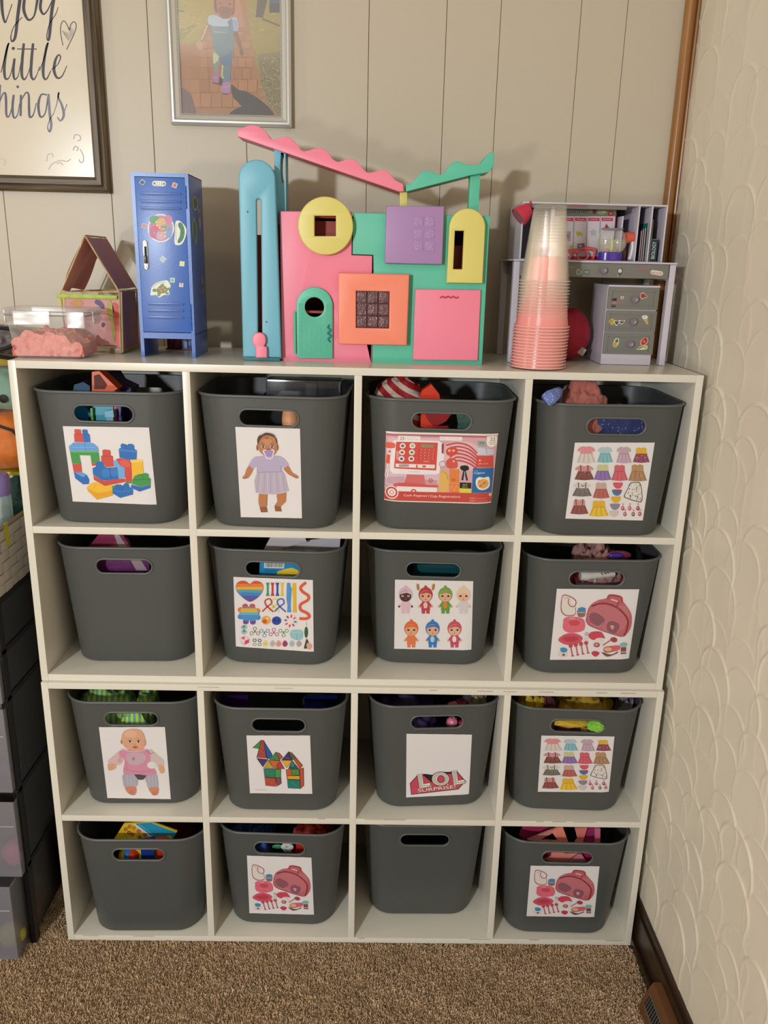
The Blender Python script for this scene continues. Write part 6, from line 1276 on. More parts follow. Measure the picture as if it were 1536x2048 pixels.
a.poly([(545, 270), (600, 300), (760, 290), (740, 240), (790, 200), (805, 330), (808, 480), (800, 620), (780, 720), (776, 905), (690, 905), (690, 720), (660, 640), (600, 540), (575, 440)], '#647a86'); a.poly([(560, 275), (600, 300), (740, 300), (760, 370), (600, 370), (570, 340)], '#6f8592'); a.line([(590, 350), (715, 360)], 5, '#a9b4b8'); a.blob([(578, 540), (620, 570), (655, 640), (650, 700), (640, 790), (600, 800), (582, 700)], '#7c8a80'); a.blob([(590, 580), (650, 630), (640, 660), (590, 700)], '#b9bc9c'); a.line([(690, 715), (680, 830), (700, 860)], 14, '#c4c4a8'); a.poly([(640, 640), (790, 580), (785, 720), (690, 720)], '#4f6f92'); a.line([(780, 560), (775, 890)], 8, '#4d6478')
a.blob([(568, 870), (590, 800), (640, 800), (650, 860), (640, 905), (580, 900)], '#a06d98'); a.blob([(675, 990), (690, 910), (770, 905), (775, 980), (750, 1025), (690, 1020)], '#a878a4'); a.line([(700, 960), (760, 950)], 5, '#c9a8c4'); a.line([(590, 850), (640, 850)], 5, '#c9a8c4'); a.line([(690, 1030), (750, 1035)], 12, '#2c2226'); a.line([(580, 908), (650, 925)], 12, '#2c2226')
# keep the picture inside its opening
zt = 1290
for k, (pts, c, n) in enumerate(a.P): a.P[k] = ([(min(max(x, 190), 1325), min(max(y, -300), 1262)) for x, y in pts], c, n)
flat_print('photo_image', a, FC2, ps, 'y', ppy)
MB().box(PX0 + iw - .001, PX1 - iw + .001, ppy - .0035, ppy - .0030, PZ0 + iw - .001, PZ1 - iw, plastic_film('picture_glass', '#dcdcdc', .035, .05)).build('glass', photo, world=True)
# ================================================================== what the bins hold
def loc_pt(rc, px, py, yl):
    M = WM[BINS[rc].name].inverted(); o = M @ Vector(CAM); d = M.to_3x3() @ Vector(ray(px, py)); p = o + d * ((yl - o.y) / d.y); return p.x, p.z
def content(rc, name, label, cat, group=None):
    b = BINS[rc]; t = thing(name, label, cat, tuple(Vector(b.location) + Vector((0, 0, .0052))), b.rotation_euler.z, group)
    WM[t.name] = WM[t.name] @ Matrix.Translation((0, 0, -.0052)); return t
def clampin(mb):
    out = []
    for x, y, z in mb.v:
        if z < BH + .004 and not (abs(y) > .1 and .175 < z):
            hw, hd, r = bdim(max(0, min(z, BH))); hw -= .006; hd -= .006; r -= .006
            ex, ey = abs(x) - (hw - r), abs(y) - (hd - r)
            if ex > 0 and ey > 0:
                d = math.hypot(ex, ey)
                if d > r: ex, ey = ex * r / d, ey * r / d
                x = math.copysign(hw - r + ex, x); y = math.copysign(hd - r + ey, y)
            else: x = max(-hw, min(hw, x)); y = max(-hd, min(hd, y))
        out.append((x, y, min(z, .264)))
    mb.v = out; return mb
def lk(t, part, mb):
    if part not in ('cuff', 'cuff_opening'): clampin(mb)
    me = mb.mesh(part); me.transform(Matrix.Translation((0, 0, -.0052)))
    if part != 'fabric': me.set_sharp_from_angle(angle=math.radians(40))
    o = bpy.data.objects.new(part, me); COL.objects.link(o); o.parent = t; WM[o.name] = WM[t.name]; return o
def slab(rc, pts, cr, yl, dep, m, down=True, base=.008, tilt=0):
    P = [loc_pt(rc, *cr(x, y), yl) for x, y in pts]; mb = MB(); mb.prism([(x, yl + (z - .2) * tilt, z) for x, z in P], (0, dep, 0), m)
    if down:
        x0, x1 = min(p[0] for p in P), max(p[0] for p in P); z1 = min(p[1] for p in P) + .002; w = (x1 - x0) * .12
        if z1 > base + .01: mb.box(x0 + w, x1 - w, yl + .001, yl + dep - .001, base, z1, m)
    return mb
def piece(rc, name, label, cat, pts, cr, yl, dep, col, rough=.35, part='body', group=None, **k):
    t = content(rc, name, label, cat, group); m = col if not isinstance(col, str) else mat('%s_%s' % (name, col[1:]), col, rough); lk(t, part, slab(rc, pts, cr, yl, dep, m, **k)); return t
def cloth(rc, name, label, cat, px, py, yl, size, seed, m, cr, rough=.22, fold=.12, extra=None, sq=1):
    x, z = loc_pt(rc, *cr(px, py), yl); t = content(rc, name, label, cat); h_ = (z - .008) / 2
    lk(t, 'fabric', lump((x, yl, .008 + h_), (size[0], size[1], h_), seed, m, rough, 2.6, 5, squash=sq, fold=fold)); return t, x, z
C21, C41, C43 = crop(60, 1050, 4.518), crop(100, 1630, 4.655), crop(700, 1640, 5.12)
fab = lambda n, c, r=.85, v=.08: mat(n, c, r, vary=v, vscale=30, bump=.35, bscale=140, sheen=.2)
# building blocks
t = piece((1, 1), 'toy_scoop', 'orange open plastic toy piece poking over the building blocks bin', 'toy', [(705, 322), (760, 316), (770, 322), (905, 452), (860, 475), (706, 475)], C11, -.07, .03, '#d8561c')
x0, z0 = loc_pt((1, 1), *C11(700, 400), -.0705); lk(t, 'hollow', slab((1, 1), [(722, 350), (760, 340), (820, 420), (800, 455), (724, 455)], C11, -.0712, .001, mat('orange_inside_shade', '#5d1a0c', .6), False))  # thin dark sheet paints the shade inside the open orange piece
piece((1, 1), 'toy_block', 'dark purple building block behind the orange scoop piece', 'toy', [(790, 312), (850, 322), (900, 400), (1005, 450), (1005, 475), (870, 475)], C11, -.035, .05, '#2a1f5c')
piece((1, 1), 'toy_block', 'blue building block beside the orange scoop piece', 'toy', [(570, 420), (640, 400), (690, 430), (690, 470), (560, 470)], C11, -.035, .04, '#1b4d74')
for i, (lb, pts, c) in enumerate((('bright blue building block at one end of the top bin handle', [(566, 590), (590, 566), (640, 600), (690, 640), (690, 670), (566, 670)], '#1277b8'), ('turquoise building block in the middle of the top bin handle', [(712, 590), (730, 572), (868, 590), (868, 640), (800, 650), (712, 660)], '#2f9ab4'), ('pale blue building block low in the building blocks bin handle', [(805, 625), (868, 615), (875, 670), (805, 670)], '#6fa9c8'), ('purple building block at the far end of the building blocks handle', [(880, 575), (930, 570), (925, 670), (880, 670)], '#3a2a80'), ('lime green building block peeking between blue ones', [(694, 600), (710, 600), (712, 660), (694, 670)], '#4f9a3a'))):
    piece((1, 1), 'toy_block', lb, 'toy', pts, C11, -.088 + .014 * (i in (0, 1, 3)) + .002 * i, .011, c, group='building blocks behind the handle')
# doll bin
t = content((1, 2), 'baby_doll', 'bare arm of a doll showing in the handle of the lilac doll bin', 'doll')
x, z = loc_pt((1, 2), *C12(930, 480), -.07); ms = mat('doll_vinyl', '#d9976b', .5)
lk(t, 'arm', MB().tube([(x + .012, -.045, .010), (x + .010, -.055, .08), (x + .004, -.068, .15), (x, -.074, z - .006), (x - .002, -.066, z + .012)], [.016, .017, .017, .0155, .012], ms, 16).ball((x - .002, -.066, z + .014), .012, ms))
t = content((1, 2), 'clear_case', 'dark clear plastic case standing in the lilac doll bin', 'case')
x, z = loc_pt((1, 2), *C12(1000, 250), 0); lk(t, 'shell', MB().box(x - .06, x + .075, .0, .05, .008, .246, plastic_film('smoky_case_plastic', '#3d3f42', .5, .1), .004))
lk(t, 'insert', MB().box(x + .01, x + .03, .012, .038, .012, .240, mat('case_insert_grey', '#5b5856', .5), .002))
# cash register bin
mst = bpy.data.materials.new('red_white_striped_fabric'); mst.use_nodes = True; nt = mst.node_tree; p_ = nt.nodes['Principled BSDF']; wv = nt.nodes.new('ShaderNodeTexWave'); wv.wave_type = 'RINGS'; wv.rings_direction = 'SPHERICAL'; wv.inputs['Scale'].default_value = 17; wv.inputs['Distortion'].default_value = .6
tc = nt.nodes.new('ShaderNodeTexCoord'); mp = nt.nodes.new('ShaderNodeMapping'); mp.inputs['Location'].default_value = (.0, .05, -.34); nt.links.new(tc.outputs['Object'], mp.inputs[0]); nt.links.new(mp.outputs[0], wv.inputs['Vector'])
cr2 = nt.nodes.new('ShaderNodeValToRGB'); cr2.color_ramp.interpolation = 'CONSTANT'; cr2.color_ramp.elements[0].color = (*lin('#a01620'), 1); cr2.color_ramp.elements[1].color = (*lin('#cdb9ac'), 1); cr2.color_ramp.elements[1].position = .55
nt.links.new(wv.outputs['Fac'], cr2.inputs[0]); nt.links.new(cr2.outputs[0], p_.inputs['Base Color']); p_.inputs['Roughness'].default_value = .6
cloth((1, 3), 'striped_bag', 'red and white striped bag bulging from the cash register bin', 'bag', 400, 75, -.03, (.056, .05), 3, mst, C13, .08, .04)
piece((1, 3), 'toy_basket', 'orange red plastic toy lying beside the striped bag', 'toy', [(590, 180), (670, 125), (740, 215), (748, 262), (560, 262)], C13, -.088, .02, '#d0341c')
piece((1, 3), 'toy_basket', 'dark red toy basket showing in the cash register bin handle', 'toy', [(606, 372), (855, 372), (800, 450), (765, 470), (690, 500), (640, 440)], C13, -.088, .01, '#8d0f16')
piece((1, 3), 'toy_box', 'small white toy carton low in the cash register bin handle', 'toy', [(600, 430), (640, 425), (680, 500), (600, 500)], C13, -.074, .01, '#a9a9ae')
t = content((1, 3), 'paper_money', 'green and grey play money at the end of the cash register handle', 'toy money'); lk(t, 'notes', slab((1, 3), [(890, 385), (1010, 390), (1010, 500), (910, 500)], C13, -.07, .008, mat('play_money', '#3c5d50', .6, vary=.7, vscale=160)))
# doll clothes bin
md = mat('blue_dotted_fabric', '#3c4f92', .8, vary=.0, bump=.3)
def dotted(name, base, dot, scale, thr):
    m = bpy.data.materials.new(name); m.use_nodes = True; nt = m.node_tree; p = nt.nodes['Principled BSDF']; v = nt.nodes.new('ShaderNodeTexVoronoi'); v.inputs['Scale'].default_value = scale
    tc = nt.nodes.new('ShaderNodeTexCoord'); nt.links.new(tc.outputs['Object'], v.inputs['Vector']); r = nt.nodes.new('ShaderNodeValToRGB'); r.color_ramp.interpolation = 'CONSTANT'; r.color_ramp.elements[0].color = (*lin(dot), 1); r.color_ramp.elements[1].position = thr; r.color_ramp.elements[1].color = (*lin(base), 1)
    nt.links.new(v.outputs['Distance'], r.inputs[0]); nt.links.new(r.outputs[0], p.inputs['Base Color']); p.inputs['Roughness'].default_value = .8; return m
t = content((1, 4), 'doll_sleeve', 'light blue dotted cuff hooked over the rim of the dresses bin', 'doll clothes'); x, z = loc_pt((1, 4), *C14(255, 215), -.112)
m1 = dotted('light_blue_dotted_fabric', '#6779b8', '#b9c2dc', 260, .25)
lk(t, 'cuff', MB().tube([(x - .010, -.117, z - .006), (x - .003, -.119, z), (x + .006, -.112, z + .004), (x + .014, -.098, z + .006), (x + .02, -.075, z - .012), (x + .022, -.06, z - .05)], [.0115, .0125, .010, .008, .007, .006], m1, 18))
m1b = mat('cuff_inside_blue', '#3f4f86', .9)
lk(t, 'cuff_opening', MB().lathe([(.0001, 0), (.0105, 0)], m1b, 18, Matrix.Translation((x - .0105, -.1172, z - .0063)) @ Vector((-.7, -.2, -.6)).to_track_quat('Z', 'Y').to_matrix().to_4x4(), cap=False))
cloth((1, 4), 'doll_dress', 'salmon pink doll dress heaped above the rim of the dresses bin', 'doll clothes', 520, 120, -.045, (.045, .04), 8, fab('salmon_doll_fabric', '#b86a60'), C14, .16, .1)
t = content((1, 4), 'doll_dress', 'navy starry doll fabric seen through the handle of the dresses bin', 'doll clothes'); x, z = loc_pt((1, 4), *C14(780, 390), -.085)
lk(t, 'fabric', lump((x + .02, -.075, z - .09), (.07, .018, .105), 12, dotted('navy_star_fabric', '#2b3566', '#a9b0cf', 190, .16), .15, 2.4, 5, fold=.1))
# pink packet bin
t = piece((2, 1), 'toy_packet', 'pink and clear toy packet leaning in the unlabelled second row bin', 'toy', [(640, 60), (820, 60), (905, 195), (900, 230), (490, 230), (560, 160)], C21, -.06, .012, '#8a3352', .2)
lk(t, 'clear_band', slab((2, 1), [(760, 90), (800, 85), (880, 200), (800, 200)], C21, -.0606, .001, mat('packet_band', '#a89aa0', .2), False))
t = content((2, 1), 'toy_packet', 'purple and blue patterned packet behind the plain bin handle', 'toy'); lk(t, 'body', slab((2, 1), [(600, 300), (1075, 300), (1080, 420), (600, 420)], C21, -.085, .01, mat('magenta_print', '#5a2358', .3, vary=.8, vscale=70)))
lk(t, 'pale_strip', slab((2, 1), [(900, 300), (990, 300), (1060, 410), (960, 410)], C21, -.0856, .0005, mat('packet_pale', '#94808a', .3), False))
# fidget bin
mp_ = mat('white_paper', '#c8c0c6', .6, vary=.02)
for lb, pts, y_ in (('sheet of white paper leaning in the fidget bin', [(700, 70), (1020, 60), (1040, 110), (760, 185), (640, 180)], -.05), ('second sheet of white paper standing behind in the fidget bin', [(1040, 95), (1355, 60), (1345, 195), (830, 195), (840, 150)], -.035)):
    t = content((2, 2), 'paper_sheet', lb, 'paper', 'loose papers in the fidget bin'); lk(t, 'sheet', slab((2, 2), pts, C22, y_, .0012, mp_))
t = content((2, 2), 'card_packet', 'blue and yellow packet with a barcode in the fidget bin handle', 'packet'); lk(t, 'card', slab((2, 2), [(604, 280), (980, 280), (980, 420), (598, 420)], C22, -.084, .012, mat('blue_card', '#1f86bd', .35)))
a = Art(); a.poly([(645, 284), (832, 290), (830, 358), (642, 352)], '#d9dadb')
r = random.Random(2); x = 652
while x < 822: w = r.choice([2, 3, 5]); a.rect(x, 290, x + w, 345, '#2c3032'); x += w + r.choice([3, 4])
for i in range(3): a.line([(650, 366 + i * 9), (780 - i * 20, 370 + i * 9)], 3, '#16354a')
a.poly([(770, 385), (850, 360), (905, 350), (960, 375), (985, 420), (760, 420)], '#e3c32e')
def plc(rc, cr, yl): return lambda x, y: ((loc_pt(rc, *cr(x, y), yl)[0], yl, loc_pt(rc, *cr(x, y), yl)[1] - .0052), (0, -1, 0))
o = bpy.data.objects.new('barcode', art_mesh('barcode', a, plc((2, 2), C22, -.0841))); COL.objects.link(o); o.parent = t
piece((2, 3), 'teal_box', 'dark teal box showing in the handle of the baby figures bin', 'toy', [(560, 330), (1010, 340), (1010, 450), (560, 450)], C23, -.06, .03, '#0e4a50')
# care set bin, second row
t, x, z = cloth((2, 4), 'doll_bonnet', 'cream and pink doll bonnet heaped in the care set bin', 'doll clothes', 760, 130, -.04, (.045, .04), 5, mat('cream_pink_fabric', '#a87c78', .8, vary=.5, vscale=50, bump=.3), C24, .25, .18)
x, z = loc_pt((2, 4), *C24(925, 175), -.075); t = content((2, 4), 'toy_mirror', 'purple oval toy mirror with a pink edge beside the doll bonnet', 'toy')
lk(t, 'mirror', MB().ball((x, -.074, z), (.014, .004, .0065), mat('violet_gloss', '#4a3494', .2))); lk(t, 'frame', MB().ball((x + .006, -.069, z - .001), (.024, .004, .010), mat('plum_frame', '#7d2f50', .3)).box(x - .003, x + .003, -.071, -.067, .008, z, mat('plum_frame', '#7d2f50', .3)))
t = content((2, 4), 'toy_bottle', 'white toy bottle with a printed mark in the care set handle', 'toy'); x0_, z0_ = loc_pt((2, 4), *C24(660, 335), -.08); x1_, z1_ = loc_pt((2, 4), *C24(880, 320), -.08); mwb = mat('white_toy_plastic', '#d3ccc6', .3)
lk(t, 'body', MB().tube([(x0_ - .008, -.08, z0_), (x0_ + .002, -.08, z0_), (x0_ + .01, -.08, z0_), (x1_ + .005, -.078, z1_ + .003)], [.009, .0105, .008, .010], mwb, 18).box(x0_ + .02, x0_ + .03, -.076, -.07, .008, z0_, mwb))
a = Art(); [a.curve(c, 5, '#2b2626') for c in ([(805, 300), (800, 322), (815, 330)], [(825, 300), (830, 322), (845, 318), (850, 298)], [(860, 322), (862, 302), (880, 312)])]; o = bpy.data.objects.new('mark', art_mesh('mark', a, plc((2, 4), C24, -.0915))); COL.objects.link(o); o.parent = t
piece((2, 4), 'toy_towel', 'crimson striped towel under the white bottle in the handle', 'doll clothes', [(545, 300), (600, 300), (620, 370), (720, 380), (930, 340), (975, 350), (970, 400), (545, 400)], C24, -.066, .02, '#8f1c30', .7)
# green striped fabric
mg = bpy.data.materials.new('green_blue_striped_fabric'); mg.use_nodes = True; nt = mg.node_tree; p_ = nt.nodes['Principled BSDF']; wv = nt.nodes.new('ShaderNodeTexWave'); wv.inputs['Scale'].default_value = 32; wv.inputs['Distortion'].default_value = 1.6; tc = nt.nodes.new('ShaderNodeTexCoord'); nt.links.new(tc.outputs['Object'], wv.inputs['Vector'])
c2 = nt.nodes.new('ShaderNodeValToRGB'); c2.color_ramp.elements[0].color = (*lin('#5fa08c'), 1); c2.color_ramp.elements[1].color = (*lin('#b3d04e'), 1); c2.color_ramp.elements[0].position = .42; c2.color_ramp.elements[1].position = .55; nt.links.new(wv.outputs['Fac'], c2.inputs[0]); nt.links.new(c2.outputs[0], p_.inputs['Base Color']); p_.inputs['Roughness'].default_value = .85
cloth((3, 1), 'doll_blanket', 'big folded green and blue striped cloth filling the pink doll bin', 'cloth', 560, 70, -.03, (.062, .055), 15, mg, C31, .1, .06)
cloth((3, 1), 'doll_blanket', 'smaller roll of striped green cloth beside the big folded one', 'cloth', 950, 70, -.03, (.022, .045), 17, mg, C31, .1, .05)
t = content((3, 1), 'doll_blanket', 'soft green and aqua cloth pressed against the pink doll bin handle', 'cloth'); x, z = loc_pt((3, 1), *C31(830, 345), -.09); lk(t, 'fabric', lump((x, -.087, z - .08), (.036, .012, .092), 21, mg, .12, 2.4, 5))
# tiles bin
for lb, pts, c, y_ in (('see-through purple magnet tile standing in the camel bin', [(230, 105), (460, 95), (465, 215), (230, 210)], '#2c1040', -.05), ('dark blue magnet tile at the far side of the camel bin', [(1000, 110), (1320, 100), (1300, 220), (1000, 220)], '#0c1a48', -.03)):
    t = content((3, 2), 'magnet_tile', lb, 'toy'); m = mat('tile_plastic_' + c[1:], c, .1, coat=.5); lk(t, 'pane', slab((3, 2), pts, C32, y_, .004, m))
# fabrics and balls bin
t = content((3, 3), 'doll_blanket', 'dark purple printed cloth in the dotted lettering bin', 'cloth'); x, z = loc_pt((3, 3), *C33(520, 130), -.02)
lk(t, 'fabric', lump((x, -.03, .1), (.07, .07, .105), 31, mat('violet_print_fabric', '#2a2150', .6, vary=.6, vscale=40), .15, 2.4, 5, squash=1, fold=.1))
for i, (px, py, rr_, c, lb, yl) in enumerate(((990, 225, .0135, '#e07a9c', 'pale pink crinkled ball at the rim of the lettering bin', -.085), (1070, 190, .0135, '#8e1f45', 'deep crimson crinkled ball behind the pale pink one', -.055), (980, 355, .011, '#d9799a', 'pink foil ball in the middle of the lettering bin handle', -.082), (1085, 380, .0105, '#c42a5c', 'shiny magenta ball at the end of the lettering bin handle', -.084))):
    x, z = loc_pt((3, 3), *C33(px, py), yl); t = content((3, 3), 'foil_ball', lb, 'ball', 'crinkled balls in the lettering bin'); m = mat('foil_%d' % i, c, .25, bump=1, bscale=60, coat=.5)
    lk(t, 'ball', lump((x, yl, z), (rr_,) * 3, i + 40, m, .2, 3, 3)); 
t = content((3, 3), 'hair_scrunchie', 'cream and olive patterned scrunchie at the edge of the lettering bin', 'scrunchie'); x, z = loc_pt((3, 3), *C33(1235, 200), -.05)
lk(t, 'fabric', lump((x, -.045, z - .075), (.026, .02, .09), 50, mat('cream_olive_fabric', '#a39c78', .8, vary=.6, vscale=120, bump=.6), .35, 3.4, 5, fold=.25))
# yellow fabric bin
my = fab('yellow_fabric', '#c9a524', .7, .12); mm = fab('maroon_fabric', '#5a1526', .7, .2)
cloth((3, 4), 'doll_dress', 'yellow doll dress bulging over the rim on one side', 'doll clothes', 330, 105, -.05, (.03, .05), 61, my, C34, .2, .18)
cloth((3, 4), 'doll_dress', 'wide yellow and maroon doll dress heaped across the bin', 'doll clothes', 800, 110, -.03, (.066, .055), 62, mat('yellow_maroon_fabric', '#b8942a', .7, vary=.35, vscale=22, bump=.5), C34, .16, .14)
cloth((3, 4), 'doll_scarf', 'maroon band of cloth between the yellow dresses', 'doll clothes', 455, 110, -.055, (.018, .045), 63, mm, C34, .2, .15)
cloth((3, 4), 'doll_shirt', 'lilac grey cloth at the wall side of the yellow fabric bin', 'doll clothes', 1190, 140, -.03, (.026, .05), 64, fab('lilac_grey_fabric', '#8d8090'), C34, .16, .18)
x, z = loc_pt((3, 4), *C34(895, 370), -.1105); t = content((3, 4), 'hair_scrunchie', 'lime green fluffy scrunchie squeezed through the bin handle', 'scrunchie'); lk(t, 'fabric', lump((x, -.104, z), (.0165, .012, .0105), 66, fab('lime_fluff', '#86c83e', .9, .3), .2, 4, 5, fold=.1))
t = content((3, 4), 'doll_scarf', 'yellow cloth fold along the top of the bin handle', 'doll clothes'); x, z = loc_pt((3, 4), *C34(680, 335), -.098); lk(t, 'fabric', lump((x, -.09, z - .004), (.036, .010, .008), 67, my, .2, 3, 4))
t = content((3, 4), 'doll_scarf', 'dark maroon cloth along the bottom of the bin handle', 'doll clothes'); x, z = loc_pt((3, 4), *C34(660, 385), -.09); lk(t, 'fabric', lump((x, -.086, z - .085), (.034, .012, .09), 68, mm, .15, 3, 5))
# card and balls bin
t = content((4, 1), 'activity_card', 'yellow and turquoise printed card leaning in the bottom corner bin', 'card'); lk(t, 'card', slab((4, 1), [(690, 78), (940, 60), (1185, 150), (1150, 215), (900, 250), (580, 250)], C41, -.075, .003, mat('yellow_card', '#dcb62c', .3)))
a = Art(); a.poly([(775, 80), (950, 70), (1180, 155), (1150, 215), (960, 222), (880, 150)], '#1f8fb0'); a.poly([(770, 82), (790, 78), (985, 222), (955, 228)], '#cfd6cf'); a.line([(820, 80), (1010, 220)], 4, '#7cc0cf'); a.line([(955, 72), (1178, 158)], 10, '#c9b53a')
for x, y, c in ((740, 108, '#b3562a'), (780, 120, '#c9702c'), (735, 165, '#8d3a2a'), (765, 180, '#9c4026'), (825, 150, '#b83a78'), (885, 185, '#b03a70'), (835, 208, '#5a3a20'), (705, 130, '#a8582c')): a.ring(x, y, 14, 8, c); a.ell(x, y, 6, 6, c)
a.curve([(690, 170), (715, 200), (710, 240)], 12, '#7fae34'); a.curve([(650, 215), (700, 195), (770, 215)], 10, '#a3bd3a'); a.ell(1105, 208, 34, 20, '#cfc23a')
o = bpy.data.objects.new('print', art_mesh('print', a, plc((4, 1), C41, -.0752))); COL.objects.link(o); o.parent = t
piece((4, 1), 'toy_block', 'dark blue toy corner in front of the printed card', 'toy', [(820, 248), (970, 222), (975, 262), (820, 262)], C41, -.088, .008, '#17307c')
piece((4, 1), 'toy_block', 'red toy edge in front of the printed card', 'toy', [(978, 222), (1085, 220), (1070, 262), (978, 262)], C41, -.088, .008, '#b53020')
t = content((4, 1), 'toy_ball', 'blue, yellow and red ball in the handle of the bottom corner bin', 'ball'); x, z = loc_pt((4, 1), *C41(725, 385), -.078); lk(t, 'ball', MB().ball((x, -.074, z), .0155, mat('blue_ball', '#1f6fc0', .25))); lk(t, 'red_cap', MB().ball((x + .009, -.076, z + .001), (.0115, .0135, .0135), mat('red_ball', '#c23418', .25))); lk(t, 'yellow_cap', MB().ball((x - .009, -.076, z), (.0105, .0135, .0135), mat('yellow_ball', '#c9a81a', .25)))
t = content((4, 1), 'toy_flower', 'lime yellow leafy toy in the bottom corner bin handle', 'toy'); lk(t, 'leaf', slab((4, 1), [(850, 345), (915, 345), (905, 375), (950, 400), (880, 425), (835, 425), (830, 380)], C41, -.082, .01, mat('lime_yellow_plastic', '#c8d42c', .35)))
piece((4, 1), 'toy_block', 'red toy block beside the lime leafy toy', 'toy', [(930, 345), (1000, 345), (1020, 425), (940, 425)], C41, -.07, .012, '#c2341c')
t = content((4, 1), 'hair_scrunchie', 'grey green knitted bit at the end of the corner bin handle', 'scrunchie'); x, z = loc_pt((4, 1), *C41(1052, 385), -.085); lk(t, 'fabric', lump((x, -.082, z - .07), (.011, .01, .082), 70, mat('grey_green_knit', '#55604a', .9, vary=.5, vscale=150, bump=.8), .2, 4, 4))
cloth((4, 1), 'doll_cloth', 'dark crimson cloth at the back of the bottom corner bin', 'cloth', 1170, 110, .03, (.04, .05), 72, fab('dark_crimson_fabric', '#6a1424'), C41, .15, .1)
# bottom row care set bin
cloth((4, 2), 'doll_cloth', 'crumpled royal blue cloth in the bottom row care set bin', 'cloth', 400, 70, -.02, (.06, .06), 75, fab('royal_blue_fabric', '#1d4390', .7, .15), C42, .22, .25)
cloth((4, 2), 'doll_cloth', 'red sequin edged cloth opposite the royal blue one', 'cloth', 1080, 90, -.03, (.045, .06), 76, fab('bright_red_fabric', '#a8201c', .6, .2), C42, .15, .14)
t = content((4, 2), 'toy_flower', 'white toy flower in the handle of the bottom care set bin', 'toy'); x, z = loc_pt((4, 2), *C42(815, 270), -.085); mw = mat('white_petal', '#c9c6c4', .6)
for k in range(6): lk(t, 'petal', MB().ball((x + .007 * math.cos(k * 1.05), -.084, z + .007 * math.sin(k * 1.05)), (.0065, .003, .0065), mw, sub=2))
lk(t, 'stem', MB().tube([(x, -.080, z), (x, -.076, .01)], .002, mat('green_stem', '#3f7f4a', .5), 6)); lk(t, 'leaf', MB().ball((x - .02, -.080, z - .004), (.012, .002, .006), mat('green_leaf', '#3d8a58', .5), sub=2))
piece((4, 2), 'toy_block', 'bright red piece at the end of the bottom care set handle', 'toy', [(902, 230), (975, 235), (975, 330), (902, 330)], C42, -.08, .012, '#c8281a')
t = content((4, 2), 'doll_cloth', 'blue cloth at the other end of the same handle', 'cloth'); x, z = loc_pt((4, 2), *C42(560, 265), -.085); lk(t, 'fabric', lump((x, -.08, z - .085), (.022, .014, .1), 78, fab('royal_blue_fabric', '#1d4390'), .15, 3, 4))
# ribbons bin
rib = [('hot_pink', '#b8265c', [(290, 110), (330, 60), (600, 75), (440, 165), (330, 185), (280, 150)], -.05, 'hot pink satin ribbon loop nearest the divider'), ('salmon_edge', '#e0898a', [(360, 188), (640, 78), (700, 76), (480, 190), (400, 200)], -.075, 'narrow salmon ribbon crossing the pink loop'), ('salmon', '#e8826e', [(590, 110), (640, 76), (700, 70), (750, 210), (660, 212)], -.085, 'broad salmon ribbon band in the middle of the bin'), ('salmon', '#d8746a', [(815, 80), (935, 76), (905, 170), (890, 222), (815, 215), (840, 180)], -.08, 'second broad salmon ribbon beside the magenta one'), ('magenta', '#a3246c', [(940, 80), (1030, 80), (1020, 225), (900, 225)], -.07, 'magenta satin ribbon between the salmon ones'), ('rose', '#c8607a', [(1010, 80), (1060, 85), (1058, 228), (1010, 228)], -.085, 'rose ribbon standing upright toward the wall')]
for nm, c, pts, y_, lb in rib:
    t = content((4, 4), 'ribbon', lb, 'ribbon', 'ribbons in the bottom bin by the wall'); P = [loc_pt((4, 4), *C44(x, y), y_) for x, y in pts]; mb = slab((4, 4), pts, C44, y_, .004, mat('ribbon_%s_%s' % (nm, c[1:]), c, .35, sheen=.4)); lk(t, 'band', mb)
for pts, c, lb, y_ in (([(520, 380), (620, 330), (830, 320), (760, 385), (640, 400)], '#e0867c', 'wide salmon ribbon across the lower ribbon bin handle', -.085), ([(760, 400), (850, 330), (880, 330), (925, 400)], '#c4788a', 'dusty pink ribbon fold in the ribbon bin handle', -.088), ([(870, 315), (985, 315), (985, 400), (930, 400)], '#b0245e', 'hot pink ribbon at the end of the ribbon bin handle', -.078), ([(515, 315), (640, 315), (560, 400), (515, 400)], '#8a2748', 'dark pink ribbon at the start of the ribbon bin handle', -.078)):
    t = content((4, 4), 'ribbon', lb, 'ribbon', 'ribbons in the bottom bin by the wall'); lk(t, 'band', slab((4, 4), pts, C44, y_, .0025, mat('ribbon_low_' + c[1:], c, .35)))

# ================================================================== left of the shelves
m_blk = mat('black_tower_plastic', '#0d0d0f', .35); m_fro = plastic_film('frosted_drawer_plastic', '#8b8a93', .36, .3)
TXR = -.058; TY0 = -.018; TH = .750
tower = thing('drawer_tower', 'black plastic drawer tower with frosted drawers beside the shelves', 'drawers', (TXR - .18, .12, 0))
for x in (TXR - .012, TXR - .36):
    for y in (TY0, .24): MB().box(x, x + .012, y, y + .02, .0005, TH, m_blk, .002).build('post', tower, world=True)
TC6 = crop(0, 1150, 2.56)
dz = [(200, 420), (450, 662), (690, 1115), (1165, 1545), (1600, 2000)]
ysd = [-.030, -.030, -.032, -.036, -.062]
zs_ = []
for (ya, yb2), yy in zip(dz, ysd):
    zt, zb2 = at(*TC6(30, ya), 'y', yy)[2], at(*TC6(30, yb2), 'y', yy)[2]; zs_.append((zt, zb2))
xr_ = [at(*TC6(25, 300), 'y', -.030)[0], at(*TC6(40, 560), 'y', -.030)[0], at(*TC6(65, 900), 'y', -.032)[0], at(*TC6(90, 1350), 'y', -.036)[0], at(*TC6(72, 1800), 'y', -.062)[0]]
cols = ['#6d6a78', '#b9442f', '#5c5a68', '#8d7a5a', '#6b6a5a']
